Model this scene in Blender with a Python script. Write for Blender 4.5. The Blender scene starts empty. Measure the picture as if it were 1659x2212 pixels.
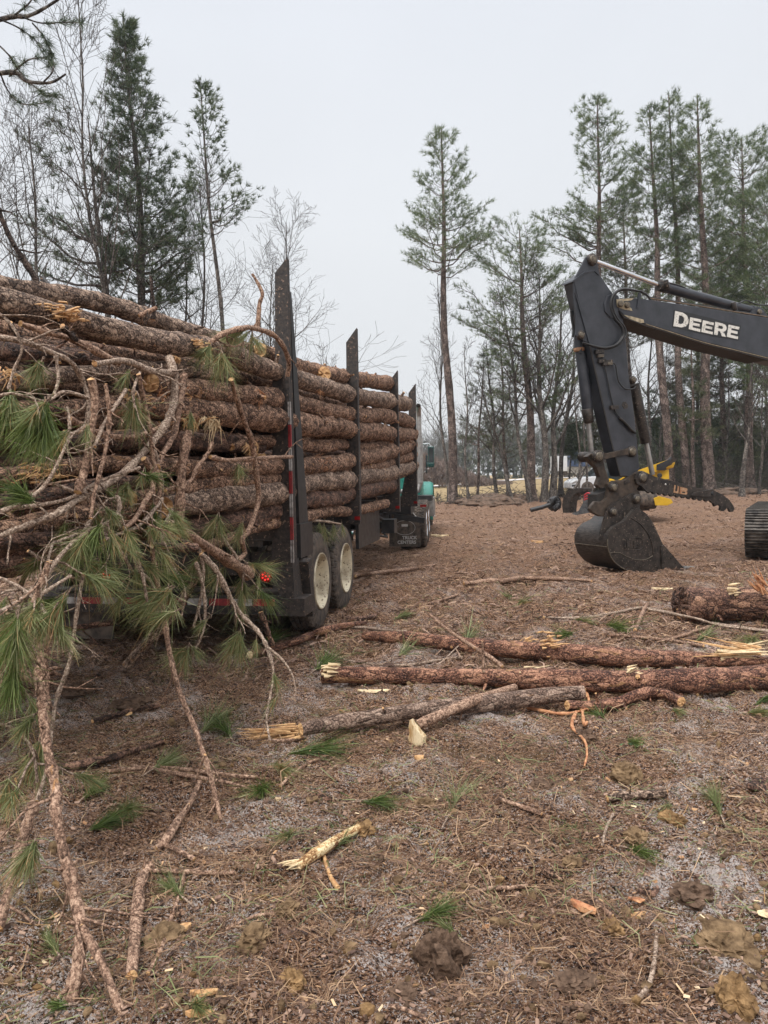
import bpy, bmesh, math, random
import numpy as np
from mathutils import Vector, Matrix, Euler
R_ = math.radians
random.seed(7)
RNG = np.random.default_rng(11)
C = bpy.context.scene.collection
scene = bpy.context.scene

# ------------------------------------------------------------------ camera
CAM_Z = 1.6
FPX = 1661.6            # focal length in the units of the 1659 x 2212 view of the photograph
CX, CY = 829.5, 1106.0
PITCH = math.atan((CY - 1028.0) / FPX)
ROLL = R_(1.0)
cd = bpy.data.cameras.new('camera')
cam = bpy.data.objects.new('camera', cd); C.objects.link(cam)
cd.sensor_fit = 'VERTICAL'; cd.sensor_height = 24.0
cd.lens = 24.0 * FPX / 2212.0
cd.clip_start = 0.05; cd.clip_end = 2000
CAMROT = (Matrix.Rotation(math.pi / 2 - PITCH, 3, 'X') @ Matrix.Rotation(-ROLL, 3, 'Z'))
cam.matrix_world = Matrix.Translation((0, 0, CAM_Z)) @ CAMROT.to_4x4()
scene.camera = cam
CAMP = Vector((0, 0, CAM_Z))

# ------------------------------------------------------------------ sky and sun (overcast)
SUN_EL, SUN_AZ = 55.0, 200.0
world = bpy.data.worlds.new('World'); scene.world = world
world.use_nodes = True
wn, wl = world.node_tree.nodes, world.node_tree.links
wn.clear()
wo = wn.new('ShaderNodeOutputWorld')
bg1 = wn.new('ShaderNodeBackground'); bg2 = wn.new('ShaderNodeBackground'); mx = wn.new('ShaderNodeAddShader')
sk = wn.new('ShaderNodeTexSky'); sk.sky_type = 'NISHITA'; sk.sun_disc = False
sk.sun_elevation = R_(SUN_EL); sk.sun_rotation = R_(SUN_AZ); sk.dust_density = 4.0; sk.air_density = 1.0
wl.new(sk.outputs[0], bg1.inputs[0]); bg1.inputs[1].default_value = 0.006
tc = wn.new('ShaderNodeTexCoord'); sp = wn.new('ShaderNodeSeparateXYZ'); wl.new(tc.outputs['Generated'], sp.inputs[0])
cr = wn.new('ShaderNodeValToRGB')                       # overcast cloud deck, brighter towards the zenith
cr.color_ramp.elements[0].position = 0.0; cr.color_ramp.elements[0].color = (0.56, 0.572, 0.585, 1)
cr.color_ramp.elements[1].position = 1.0; cr.color_ramp.elements[1].color = (1.95, 1.95, 2.0, 1)
e = cr.color_ramp.elements.new(0.28); e.color = (0.558, 0.572, 0.59, 1)
e = cr.color_ramp.elements.new(0.55); e.color = (0.55, 0.572, 0.612, 1)
wl.new(sp.outputs['Z'], cr.inputs[0])
nz = wn.new('ShaderNodeTexNoise'); nz.inputs['Scale'].default_value = 1.6; nz.inputs['Detail'].default_value = 3
nz.inputs['Distortion'].default_value = 0.6
wl.new(tc.outputs['Generated'], nz.inputs['Vector'])
mr = wn.new('ShaderNodeMapRange'); mr.inputs[1].default_value = 0.3; mr.inputs[2].default_value = 0.7
mr.inputs[3].default_value = 0.93; mr.inputs[4].default_value = 1.05
wl.new(nz.outputs[0], mr.inputs[0])
ml = wn.new('ShaderNodeVectorMath'); ml.operation = 'SCALE'
wl.new(cr.outputs[0], ml.inputs[0]); wl.new(mr.outputs[0], ml.inputs['Scale'])
wl.new(ml.outputs[0], bg2.inputs[0]); bg2.inputs[1].default_value = 1.0
wl.new(bg1.outputs[0], mx.inputs[0]); wl.new(bg2.outputs[0], mx.inputs[1]); wl.new(mx.outputs[0], wo.inputs[0])
sd = bpy.data.lights.new('sun', 'SUN'); sd.energy = 1.5; sd.angle = R_(16); sd.color = (1.0, 0.97, 0.93)
sun = bpy.data.objects.new('sun', sd); C.objects.link(sun)
_a, _e = R_(SUN_AZ), R_(SUN_EL)
sdir = Vector((math.sin(_a) * math.cos(_e), math.cos(_a) * math.cos(_e), math.sin(_e)))
sun.rotation_euler = sdir.to_track_quat('Z', 'Y').to_euler()
scene.view_settings.view_transform = 'Standard'; scene.view_settings.look = 'None'
scene.view_settings.exposure = 0.50; scene.view_settings.gamma = 1.0
scene.render.resolution_x = 768; scene.render.resolution_y = 1024
scene.cycles.max_bounces = 5; scene.cycles.diffuse_bounces = 3; scene.cycles.transparent_max_bounces = 8
scene.cycles.volume_bounces = 0; scene.cycles.volume_step_rate = 4.0

# ------------------------------------------------------------------ view helpers (photo pixel -> point in the place)
def ray(px, py):
    return CAMROT @ Vector(((px - CX) / FPX, -(py - CY) / FPX, -1.0))
def at(px, py, Y):
    d = ray(px, py); return CAMP + d * (Y / d.y)
def sstep(a, b, v):
    t = np.clip((v - a) / (b - a), 0, 1); return t * t * (3 - 2 * t)
def hashn(ix, iy, seed):
    h = (ix.astype(np.int64) * 374761393 + iy.astype(np.int64) * 668265263 + seed * 974711) & 0x7fffffff
    h = (h ^ (h >> 13)) * 1274126177 & 0x7fffffff
    h = (h ^ (h >> 16)) & 0xffff
    return h / 65535.0
def vnoise(x, y, seed=0):
    ix, iy = np.floor(x), np.floor(y); fx, fy = x - ix, y - iy
    fx = fx * fx * (3 - 2 * fx); fy = fy * fy * (3 - 2 * fy)
    a = hashn(ix, iy, seed); b = hashn(ix + 1, iy, seed); c = hashn(ix, iy + 1, seed); d = hashn(ix + 1, iy + 1, seed)
    return (a * (1 - fx) + b * fx) * (1 - fy) + (c * (1 - fx) + d * fx) * fy - 0.5
def base_h(x, y):
    x = np.asarray(x, float); y = np.asarray(y, float)
    return 0.45 * sstep(5, 14, x) * sstep(18, 36, y) * (1 - sstep(60, 90, y)) + 0.75 * sstep(6, 24, x) * sstep(50, 105, y)
def terrain(x, y, fine=True):
    x = np.asarray(x, float); y = np.asarray(y, float)
    mulch = 1 - sstep(43, 47, y + 0.0 * x)
    h = base_h(x, y)
    n = 0.16 * vnoise(x * 0.5, y * 0.5, 1) * sstep(3, 7, y) + 0.07 * vnoise(x * 1.7, y * 1.7, 2)
    n = n + (0.068 * vnoise(x * 4.6, y * 5, 3) + 0.058 * vnoise(x * 11, y * 12, 4))
    xl = (x + 0.86) * 0.984 - (y - 7.08) * 0.177      # wheel ruts running beside the trailer
    for c0 in (0.75, 2.05):
        d_ = (xl - c0 - 0.12 * np.sin(y * 0.6)) / 0.2
        n = n + (-0.07 * np.exp(-d_ ** 2) + 0.04 * np.exp(-((np.abs(d_) - 1.7) / 0.6) ** 2)) * sstep(4.5, 8, y)
    n = n - 0.09 * np.exp(-((x - 4.3) ** 2 / 1.6 + (y - 12.7) ** 2 / 2.5)) - 0.05 * np.exp(-((x - 7.0) ** 2 + (y - 14.6) ** 2) / 3.0)
    if fine:
        n = n + 0.028 * vnoise(x * 22, y * 24, 5) + 0.013 * vnoise(x * 46, y * 46, 6)
    return h + n * (0.25 + 0.75 * mulch)
def ground(px, py, lift=0.0):
    d = ray(px, py); z = 0.0
    for _ in range(25):
        t = (z - CAM_Z) / min(d.z, -1e-4); p = CAMP + d * t
        z = 0.6 * z + 0.4 * float(terrain(p.x, p.y, False))
    p.z = z + lift
    return p

# ------------------------------------------------------------------ mesh builder
class MB:
    def __init__(s): s.v = []; s.q = []; s.t = []; s.tc = []; s.qm = []; s.tm = []; s.n = 0; s.qs = []; s.ts = []
    def add(s, v, q=None, t=None, tcs=None, m=0, smooth=True):
        v = np.asarray(v, float).reshape(-1, 3)
        if q is not None and len(q):
            q = np.asarray(q, np.int64).reshape(-1, 4); s.q.append(q + s.n)
            s.qm.append(np.full(len(q), m)); s.qs.append(np.full(len(q), smooth))
        if t is not None and len(t):
            t = np.asarray(t, np.int64).reshape(-1, 3); s.t.append(t + s.n)
            s.tm.append(np.full(len(t), m)); s.ts.append(np.full(len(t), smooth))
        s.v.append(v); s.tc.append(v if tcs is None else np.asarray(tcs, float).reshape(-1, 3)); s.n += len(v)
        return s
    def tube(s, pts, rad, k=8, m=0, cap=None, rough=0.0, scale_tc=1.0, seed=0, endcut=None, smooth=True, oval=1.0):
        P = np.array([tuple(p) for p in pts], float); n = len(P)
        r = np.full(n, rad, float) if np.isscalar(rad) else np.asarray(rad, float)
        T = np.gradient(P, axis=0); T /= np.linalg.norm(T, axis=1)[:, None] + 1e-12
        ref = np.array([0, 0, 1.0]) if abs(T[0, 2]) < 0.85 else np.array([1.0, 0, 0])
        N = np.zeros_like(P); u = np.cross(T[0], ref); u /= np.linalg.norm(u)
        for i in range(n):
            u = u - T[i] * (u @ T[i]); u /= np.linalg.norm(u) + 1e-12; N[i] = u
        B = np.cross(T, N)
        th = np.linspace(0, 2 * np.pi, k, endpoint=False)
        rr = r[:, None] * np.ones((1, k))
        if rough:
            g = np.random.default_rng(seed + 5)
            rr = rr * (1 + rough * g.normal(size=(n, k)) + rough * 1.2 * g.normal(size=(n, 1)))
        V = P[:, None, :] + rr[..., None] * (np.cos(th)[None, :, None] * N[:, None, :] + oval * np.sin(th)[None, :, None] * B[:, None, :])
        L = np.concatenate([[0], np.cumsum(np.linalg.norm(np.diff(P, axis=0), axis=1))]) + seed * 3.17
        TC = np.stack([rr * np.cos(th)[None, :], rr * np.sin(th)[None, :], L[:, None] * np.ones((1, k))], -1) * scale_tc
        i = np.arange(n - 1)[:, None] * k; j = np.arange(k)[None, :]; j2 = (j + 1) % k
        q = np.stack([i + j, i + j2, i + k + j2, i + k + j], -1).reshape(-1, 4)
        s.add(V, q=q, tcs=TC, m=m, smooth=smooth)
        if cap is not None:
            for e_, sgn in ((0, -1), (n - 1, 1)):
                g = np.random.default_rng(seed + e_ + 9)
                ring = V[e_]; c = P[e_] + T[e_] * sgn * r[e_] * 0.12
                mid = P[e_] + (ring - P[e_]) * 0.55 + T[e_] * sgn * r[e_] * (0.1 + 0.16 * g.normal(size=(k, 1)) * (rough > 0))
                vv = np.concatenate([ring, mid, [c]])
                jj = np.arange(k); jn = (jj + 1) % k
                qq = np.stack([jj, jn, k + jn, k + jj], -1); tt = np.stack([k + jj, k + jn, np.full(k, 2 * k)], -1)
                s.add(vv, q=qq if sgn > 0 else qq[:, ::-1], t=tt if sgn > 0 else tt[:, ::-1], m=cap, smooth=False)
        return s
    def box(s, c, size, m=0, rot=None, taper=None):
        x, y, z = [a / 2 for a in size]
        v = np.array([[-x, -y, -z], [x, -y, -z], [x, y, -z], [-x, y, -z], [-x, -y, z], [x, -y, z], [x, y, z], [-x, y, z]], float)
        if taper: v[4:, 0] *= taper[0]; v[4:, 1] *= taper[1]
        if rot is not None: v = v @ np.array(Euler(rot).to_matrix()).T
        v = v + np.array(c)
        return s.add(v, q=[[0, 3, 2, 1], [4, 5, 6, 7], [0, 1, 5, 4], [1, 2, 6, 5], [2, 3, 7, 6], [3, 0, 4, 7]], m=m, smooth=False)
    def blades(s, P, D, L, W, m_per, spread=0.9, m=0, rng=None, droop=0.0, two=False):
        """bundles of needle blades: P base points, D directions"""
        g = rng or RNG
        P = np.asarray(P, float); D = np.asarray(D, float); n = len(P)
        if n == 0: return s
        D = D / (np.linalg.norm(D, axis=1)[:, None] + 1e-9)
        P = np.repeat(P, m_per, 0); D = np.repeat(D, m_per, 0)
        d = D + spread * g.normal(size=P.shape) * 0.6
        d /= np.linalg.norm(d, axis=1)[:, None]
        ln = L * g.uniform(0.6, 1.1, len(P))[:, None]
        side = np.cross(d, g.normal(size=P.shape)); side /= np.linalg.norm(side, axis=1)[:, None] + 1e-9
        w = W * g.uniform(0.7, 1.2, len(P))[:, None]
        tip = P + d * ln; tip[:, 2] -= droop * ln[:, 0]
        P2 = P + g.normal(size=P.shape) * L * 0.08
        V = np.stack([P2 - side * w / 2, P2 + side * w / 2, tip], 1)
        idx = np.arange(len(P) * 3).reshape(-1, 3)
        rnd = np.repeat(g.uniform(0, 1, len(P)), 3)
        tcs = np.stack([rnd, rnd * 0, rnd * 0], -1)
        return s.add(V, t=idx, tcs=tcs, m=m, smooth=False)
    def mesh(s, name, mats):
        me = bpy.data.meshes.new(name)
        v = np.concatenate(s.v) if s.v else np.zeros((0, 3))
        q = np.concatenate(s.q) if s.q else np.zeros((0, 4), np.int64)
        t = np.concatenate(s.t) if s.t else np.zeros((0, 3), np.int64)
        nq, nt = len(q), len(t)
        me.vertices.add(len(v)); me.vertices.foreach_set('co', v.astype(np.float32).ravel())
        me.loops.add(nq * 4 + nt * 3)
        me.loops.foreach_set('vertex_index', np.concatenate([q.ravel(), t.ravel()]).astype(np.int32))
        me.polygons.add(nq + nt)
        st = np.concatenate([np.arange(nq) * 4, nq * 4 + np.arange(nt) * 3]).astype(np.int32)
        me.polygons.foreach_set('loop_start', st)
        mi = np.concatenate((s.qm or []) + (s.tm or [])).astype(np.int32) if (nq + nt) else np.zeros(0, np.int32)
        sm = np.concatenate((s.qs or []) + (s.ts or [])).astype(bool) if (nq + nt) else np.zeros(0, bool)
        me.polygons.foreach_set('material_index', mi); me.polygons.foreach_set('use_smooth', sm)
        a = me.attributes.new('tc', 'FLOAT_VECTOR', 'POINT')
        a.data.foreach_set('vector', np.concatenate(s.tc).astype(np.float32).ravel())
        for m in (mats if isinstance(mats, (list, tuple)) else [mats]): me.materials.append(m)
        me.update(calc_edges=True); me.validate()
        return me
    def obj(s, name, mats, parent=None, mw=None):
        return link(name, s.mesh(name, mats), parent, mw)
def link(name, me, parent=None, mw=None):
    o = bpy.data.objects.new(name, me); C.objects.link(o)
    if parent is not None: o.parent = parent
    if mw is not None: o.matrix_basis = mw
    return o
def empty(name, loc=(0, 0, 0), rz=0.0):
    o = bpy.data.objects.new(name, None); C.objects.link(o); o.location = loc; o.rotation_euler = (0, 0, rz); o.empty_display_size = 0.3
    return o
def tag(o, label=None, cat=None, group=None, kind=None):
    if label: o['label'] = label
    if cat: o['category'] = cat
    if group: o['group'] = group
    if kind: o['kind'] = kind
    return o
def prism(poly, back, name, mats, parent=None, bevel=0.0):
    """poly: list of Vector points (one face), back: Vector to extrude along"""
    bm = bmesh.new()
    vs = [bm.verts.new(p) for p in poly]
    f = bm.faces.new(vs); bm.normal_update()
    r = bmesh.ops.extrude_face_region(bm, geom=[f])
    bmesh.ops.translate(bm, vec=back, verts=[g for g in r['geom'] if isinstance(g, bmesh.types.BMVert)])
    bmesh.ops.recalc_face_normals(bm, faces=bm.faces)
    if bevel:
        ed = [e for e in bm.edges if len(e.link_faces) == 2 and e.calc_face_angle(0) > 0.6]
        bmesh.ops.bevel(bm, geom=ed, offset=bevel, segments=2, affect='EDGES', profile=0.6)
    me = bpy.data.meshes.new(name); bm.to_mesh(me); bm.free()
    for m in (mats if isinstance(mats, (list, tuple)) else [mats]): me.materials.append(m)
    return link(name, me, parent)

# ------------------------------------------------------------------ materials
def newmat(name):
    m = bpy.data.materials.new(name); m.use_nodes = True
    nt = m.node_tree; b = nt.nodes['Principled BSDF']; return m, nt.nodes, nt.links, b
def ramp(N, stops, interp='LINEAR'):
    r = N.new('ShaderNodeValToRGB'); r.color_ramp.interpolation = interp
    while len(r.color_ramp.elements) > 1: r.color_ramp.elements.remove(r.color_ramp.elements[0])
    r.color_ramp.elements[0].position = stops[0][0]; r.color_ramp.elements[0].color = (*stops[0][1], 1)
    for p, c in stops[1:]:
        e = r.color_ramp.elements.new(p); e.color = (*c, 1)
    return r
def g3(v): return (v, v, v)
def noise(N, L, vec, scale, detail=4, rough=0.6, dist=0.0):
    n = N.new('ShaderNodeTexNoise'); n.inputs['Scale'].default_value = scale; n.inputs['Detail'].default_value = detail
    n.inputs['Roughness'].default_value = rough; n.inputs['Distortion'].default_value = dist
    L.new(vec, n.inputs['Vector']); return n.outputs[0]
def mixc(N, L, fac, a, b, mode='MIX'):
    m = N.new('ShaderNodeMix'); m.data_type = 'RGBA'; m.blend_type = mode
    for sock, v in ((m.inputs[0], fac), (m.inputs[6], a), (m.inputs[7], b)):
        if hasattr(v, 'node'): L.new(v, sock)
        elif isinstance(v, tuple): sock.default_value = (*v, 1)
        else: sock.default_value = v
    return m.outputs[2]
def maprange(N, L, v, a, b, c=0.0, d=1.0):
    m = N.new('ShaderNodeMapRange'); L.new(v, m.inputs[0])
    for i, x in enumerate((a, b, c, d)): m.inputs[i + 1].default_value = x
    return m.outputs[0]
def bump(N, L, b, h, strength=0.5, dist=0.01):
    n = N.new('ShaderNodeBump'); n.inputs['Strength'].default_value = strength; n.inputs['Distance'].default_value = dist
    L.new(h, n.inputs['Height']); L.new(n.outputs[0], b.inputs['Normal'])
def bark(name, dark, mid, light, plate=(30, 30, 9), scar=0.0, scarcol=(0.50, 0.27, 0.13), rough=0.85, grain=1.0, bstr=0.9, crk=0.85):
    m, N, L, b = newmat(name)
    a = N.new('ShaderNodeAttribute'); a.attribute_name = 'tc'
    mp = N.new('ShaderNodeMapping'); mp.inputs['Scale'].default_value = plate; L.new(a.outputs['Vector'], mp.inputs[0])
    wob = N.new('ShaderNodeVectorMath'); wob.operation = 'ADD'
    nn = N.new('ShaderNodeTexNoise'); nn.inputs['Scale'].default_value = 14; L.new(a.outputs['Vector'], nn.inputs[0])
    L.new(mp.outputs[0], wob.inputs[0]); L.new(nn.outputs['Color'], wob.inputs[1])
    v = N.new('ShaderNodeTexVoronoi'); v.feature = 'DISTANCE_TO_EDGE'; v.inputs['Scale'].default_value = 1.0
    L.new(wob.outputs[0], v.inputs['Vector'])
    v2 = N.new('ShaderNodeTexVoronoi'); v2.inputs['Scale'].default_value = 1.0; L.new(wob.outputs[0], v2.inputs['Vector'])
    n1 = noise(N, L, a.outputs['Vector'], 85 * grain, 6, 0.78); n2 = noise(N, L, a.outputs['Vector'], 5, 4, 0.6)
    base = ramp(N, [(0.36, tuple(c * .4 for c in dark)), (0.45, dark), (0.51, mid), (0.585, light), (0.70, tuple(min(1, c * 1.5) for c in light))]); 
    mm = N.new('ShaderNodeMath'); mm.operation = 'ADD'
    s1 = maprange(N, L, v2.outputs['Color'], 0, 1, -0.09, 0.09)
    L.new(n1, mm.inputs[0]); L.new(s1, mm.inputs[1]); 
    m2 = N.new('ShaderNodeMath'); m2.operation = 'ADD'; s2 = maprange(N, L, n2, 0.3, 0.7, -0.045, 0.045); L.new(mm.outputs[0], m2.inputs[0]); L.new(s2, m2.inputs[1])
    L.new(m2.outputs[0], base.inputs[0])
    cr0 = maprange(N, L, v.outputs['Distance'], 0.0, 0.13)
    brk = maprange(N, L, noise(N, L, a.outputs['Vector'], 16 * grain, 4, 0.7), 0.42, 0.58)
    cm_ = N.new('ShaderNodeMath'); cm_.operation = 'MAXIMUM'; L.new(cr0, cm_.inputs[0]); L.new(brk, cm_.inputs[1]); crack = cm_.outputs[0]
    ck = maprange(N, L, crack, 0, 1, 1 - crk, 1)
    col = mixc(N, L, ck, tuple(c * 0.45 for c in dark), base.outputs[0])
    hgt = N.new('ShaderNodeMath'); hgt.operation = 'ADD'; L.new(crack, hgt.inputs[0]); L.new(n1, hgt.inputs[1])
    if scar:
        smp = N.new('ShaderNodeMapping'); smp.inputs['Scale'].default_value = (1.6, 1.6, .55); L.new(a.outputs['Vector'], smp.inputs[0]); sn = noise(N, L, smp.outputs[0], 6.5, 5, 0.7, 1.2)
        sm = maprange(N, L, sn, 0.70 - scar, 0.73 - scar)
        sc2 = ramp(N, [(0.35, tuple(c * 0.45 for c in scarcol)), (0.6, scarcol), (0.75, tuple(min(1, c * 1.5) for c in scarcol))]); L.new(n1, sc2.inputs[0])
        col = mixc(N, L, sm, col, sc2.outputs[0])
    L.new(col, b.inputs['Base Color']); b.inputs['Roughness'].default_value = rough
    b.inputs['Specular IOR Level'].default_value = 0.35
    bump(N, L, b, hgt.outputs[0], bstr, 0.018)
    return m
def plain(name, c1, c2=None, rough=0.6, metal=0.0, scale=12, bscale=None, bstr=0.2, spec=0.5, detail=5, coords='Object', lo=0.35, hi=0.65, stretch=None, fleck=0.0, fleckcol=(0.30, 0.27, 0.23)):
    m, N, L, b = newmat(name)
    t = N.new('ShaderNodeTexCoord'); vec = t.outputs[coords]
    if stretch:
        mp = N.new('ShaderNodeMapping'); mp.inputs['Scale'].default_value = stretch; L.new(vec, mp.inputs[0]); vec = mp.outputs[0]
    n = noise(N, L, vec, scale, detail, 0.62)
    r = ramp(N, [(lo, c1), (hi, c2 or tuple(c * 1.3 for c in c1))]); L.new(n, r.inputs[0])
    co = r.outputs[0]
    if fleck:                                            # scratches, chips and splashed mud
        f1 = maprange(N, L, noise(N, L, vec, 38, 2, 0.5), 0.70 - fleck, 0.74 - fleck)
        mp2 = N.new('ShaderNodeMapping'); mp2.inputs['Scale'].default_value = (1.0, 1.0, 7.0); mp2.inputs['Rotation'].default_value = (0.3, 0.5, 0.2); L.new(vec, mp2.inputs[0])
        f2 = maprange(N, L, noise(N, L, mp2.outputs[0], 9, 5, 0.8), 0.60, 0.74, 0, 0.45)
        co = mixc(N, L, f2, co, tuple(c * .4 for c in fleckcol)); co = mixc(N, L, f1, co, fleckcol)
    L.new(co, b.inputs['Base Color']); b.inputs['Metallic'].default_value = metal
    b.inputs['Specular IOR Level'].default_value = spec
    rr = maprange(N, L, n, 0.3, 0.7, rough - 0.1, rough + 0.1); L.new(rr, b.inputs['Roughness'])
    if bscale: bump(N, L, b, noise(N, L, vec, bscale, 4), bstr, 0.01)
    return m
def needlemat(name, stops, trans=0.25, rough=0.55):
    m, N, L, b = newmat(name)
    a = N.new('ShaderNodeAttribute'); a.attribute_name = 'tc'; s = N.new('ShaderNodeSeparateXYZ'); L.new(a.outputs['Vector'], s.inputs[0])
    oi = N.new('ShaderNodeObjectInfo'); t = N.new('ShaderNodeTexCoord')
    nn = noise(N, L, t.outputs['Object'], 0.9, 3)
    ad = N.new('ShaderNodeMath'); ad.operation = 'ADD'; L.new(s.outputs['X'], ad.inputs[0]); 
    sc = maprange(N, L, nn, 0.3, 0.7, -0.3, 0.3); L.new(sc, ad.inputs[1])
    r = ramp(N, stops); L.new(ad.outputs[0], r.inputs[0])
    L.new(r.outputs[0], b.inputs['Base Color']); b.inputs['Roughness'].default_value = rough
    b.inputs['Specular IOR Level'].default_value = 0.4
    tr = N.new('ShaderNodeBsdfTranslucent'); L.new(r.outputs[0], tr.inputs[0])
    mx_ = N.new('ShaderNodeMixShader'); mx_.inputs[0].default_value = trans
    L.new(b.outputs[0], mx_.inputs[1]); L.new(tr.outputs[0], mx_.inputs[2]); L.new(mx_.outputs[0], N['Material Output'].inputs[0])
    return m
M = {}
M['bark'] = bark('pine_bark', (0.08, 0.04, 0.025), (0.30, 0.168, 0.105), (0.60, 0.375, 0.25), (40, 40, 17), 0.085)
M['bark_grey'] = bark('pine_bark_grey', (0.10, 0.062, 0.045), (0.31, 0.205, 0.145), (0.58, 0.42, 0.31), (40, 40, 17), 0.065)
M['bark_dark'] = bark('dark_pine_bark', (0.05, 0.026, 0.018), (0.17, 0.088, 0.058), (0.36, 0.205, 0.14), (34, 34, 13), 0.075, rough=0.6)  # darker bark; also carries the shade painted on logs in the load's gaps
M['bark_red'] = bark('red_bark', (0.085, 0.034, 0.022), (0.28, 0.122, 0.075), (0.50, 0.265, 0.165), (28, 28, 11), 0.10, rough=0.62)
M['bark_big'] = bark('plated_bark', (0.085, 0.038, 0.026), (0.22, 0.105, 0.068), (0.42, 0.24, 0.15), (19, 19, 9), 0.0, rough=0.65, grain=0.8, bstr=1.0, crk=1.0)
M['bark_far'] = bark('standing_pine_bark', (0.07, 0.05, 0.042), (0.15, 0.11, 0.092), (0.27, 0.21, 0.18), (6, 6, 3), 0, grain=0.25)
M['bark_bare'] = bark('bare_tree_bark', (0.055, 0.046, 0.04), (0.115, 0.098, 0.085), (0.21, 0.185, 0.16), (5, 5, 2), 0, grain=0.2)
M['twig'] = bark('twig_bark', (0.21, 0.14, 0.10), (0.37, 0.265, 0.195), (0.56, 0.44, 0.34), (110, 110, 90), 0.0, grain=1.2, crk=0.25, bstr=.5)
M['branch'] = bark('branch_bark', (0.17, 0.098, 0.065), (0.33, 0.195, 0.13), (0.50, 0.335, 0.235), (80, 80, 60), 0.055, grain=1.0, crk=0.25, bstr=.5)
M['branch_dark'] = bark('dark_branch_bark', (0.03, 0.02, 0.016), (0.07, 0.045, 0.035), (0.14, 0.1, 0.08), (60, 60, 26), 0.0, grain=1.5, crk=.4)
M['wood'] = plain('cut_wood', (0.42, 0.21, 0.085), (0.72, 0.46, 0.22), 0.7, scale=30, bscale=90, bstr=0.5)
M['wood_pale'] = plain('pale_split_wood', (0.60, 0.43, 0.24), (0.85, 0.68, 0.42), 0.65, scale=25, bscale=90, bstr=0.5, stretch=(1, 1, 1))
M['wood_red'] = plain('red_splinter_wood', (0.35, 0.12, 0.05), (0.62, 0.33, 0.16), 0.7, scale=30, bscale=80, bstr=0.5)
M['needle'] = needlemat('pine_needles', [(0, (0.08, 0.10, 0.03)), (0.35, (0.155, 0.185, 0.062)), (0.7, (0.26, 0.29, 0.12)), (0.92, (0.42, 0.41, 0.21)), (1.0, (0.45, 0.27, 0.12))], 0.3, 0.45)
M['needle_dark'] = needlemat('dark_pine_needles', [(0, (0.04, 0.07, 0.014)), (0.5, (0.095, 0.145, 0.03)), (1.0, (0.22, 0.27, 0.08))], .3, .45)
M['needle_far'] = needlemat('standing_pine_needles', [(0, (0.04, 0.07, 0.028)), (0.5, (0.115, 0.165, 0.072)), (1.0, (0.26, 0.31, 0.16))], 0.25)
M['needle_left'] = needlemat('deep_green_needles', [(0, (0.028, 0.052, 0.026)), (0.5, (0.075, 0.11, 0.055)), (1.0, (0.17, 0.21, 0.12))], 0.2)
M['cedar'] = needlemat('cedar_foliage', [(0, (0.035, 0.048, 0.022)), (0.5, (0.085, 0.10, 0.046)), (1.0, (0.19, 0.20, 0.105))], 0.2)
M['needle_dead'] = needlemat('dead_needles', [(0, (0.08, 0.04, 0.025)), (0.5, (0.22, 0.125, 0.07)), (1.0, (0.45, 0.30, 0.18))], 0.0, 0.8)
M['flake'] = needlemat('bark_flakes', [(0, (0.045, 0.025, 0.019)), (0.5, (0.17, 0.10, 0.07)), (1.0, (0.38, 0.25, 0.18))], 0.0, 0.8)
M['chip'] = needlemat('wood_chips', [(0, (0.35, 0.17, 0.08)), (0.5, (0.55, 0.34, 0.18)), (1.0, (0.8, 0.62, 0.4))], 0.0, 0.8)
HAZE = 0.0006
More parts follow.
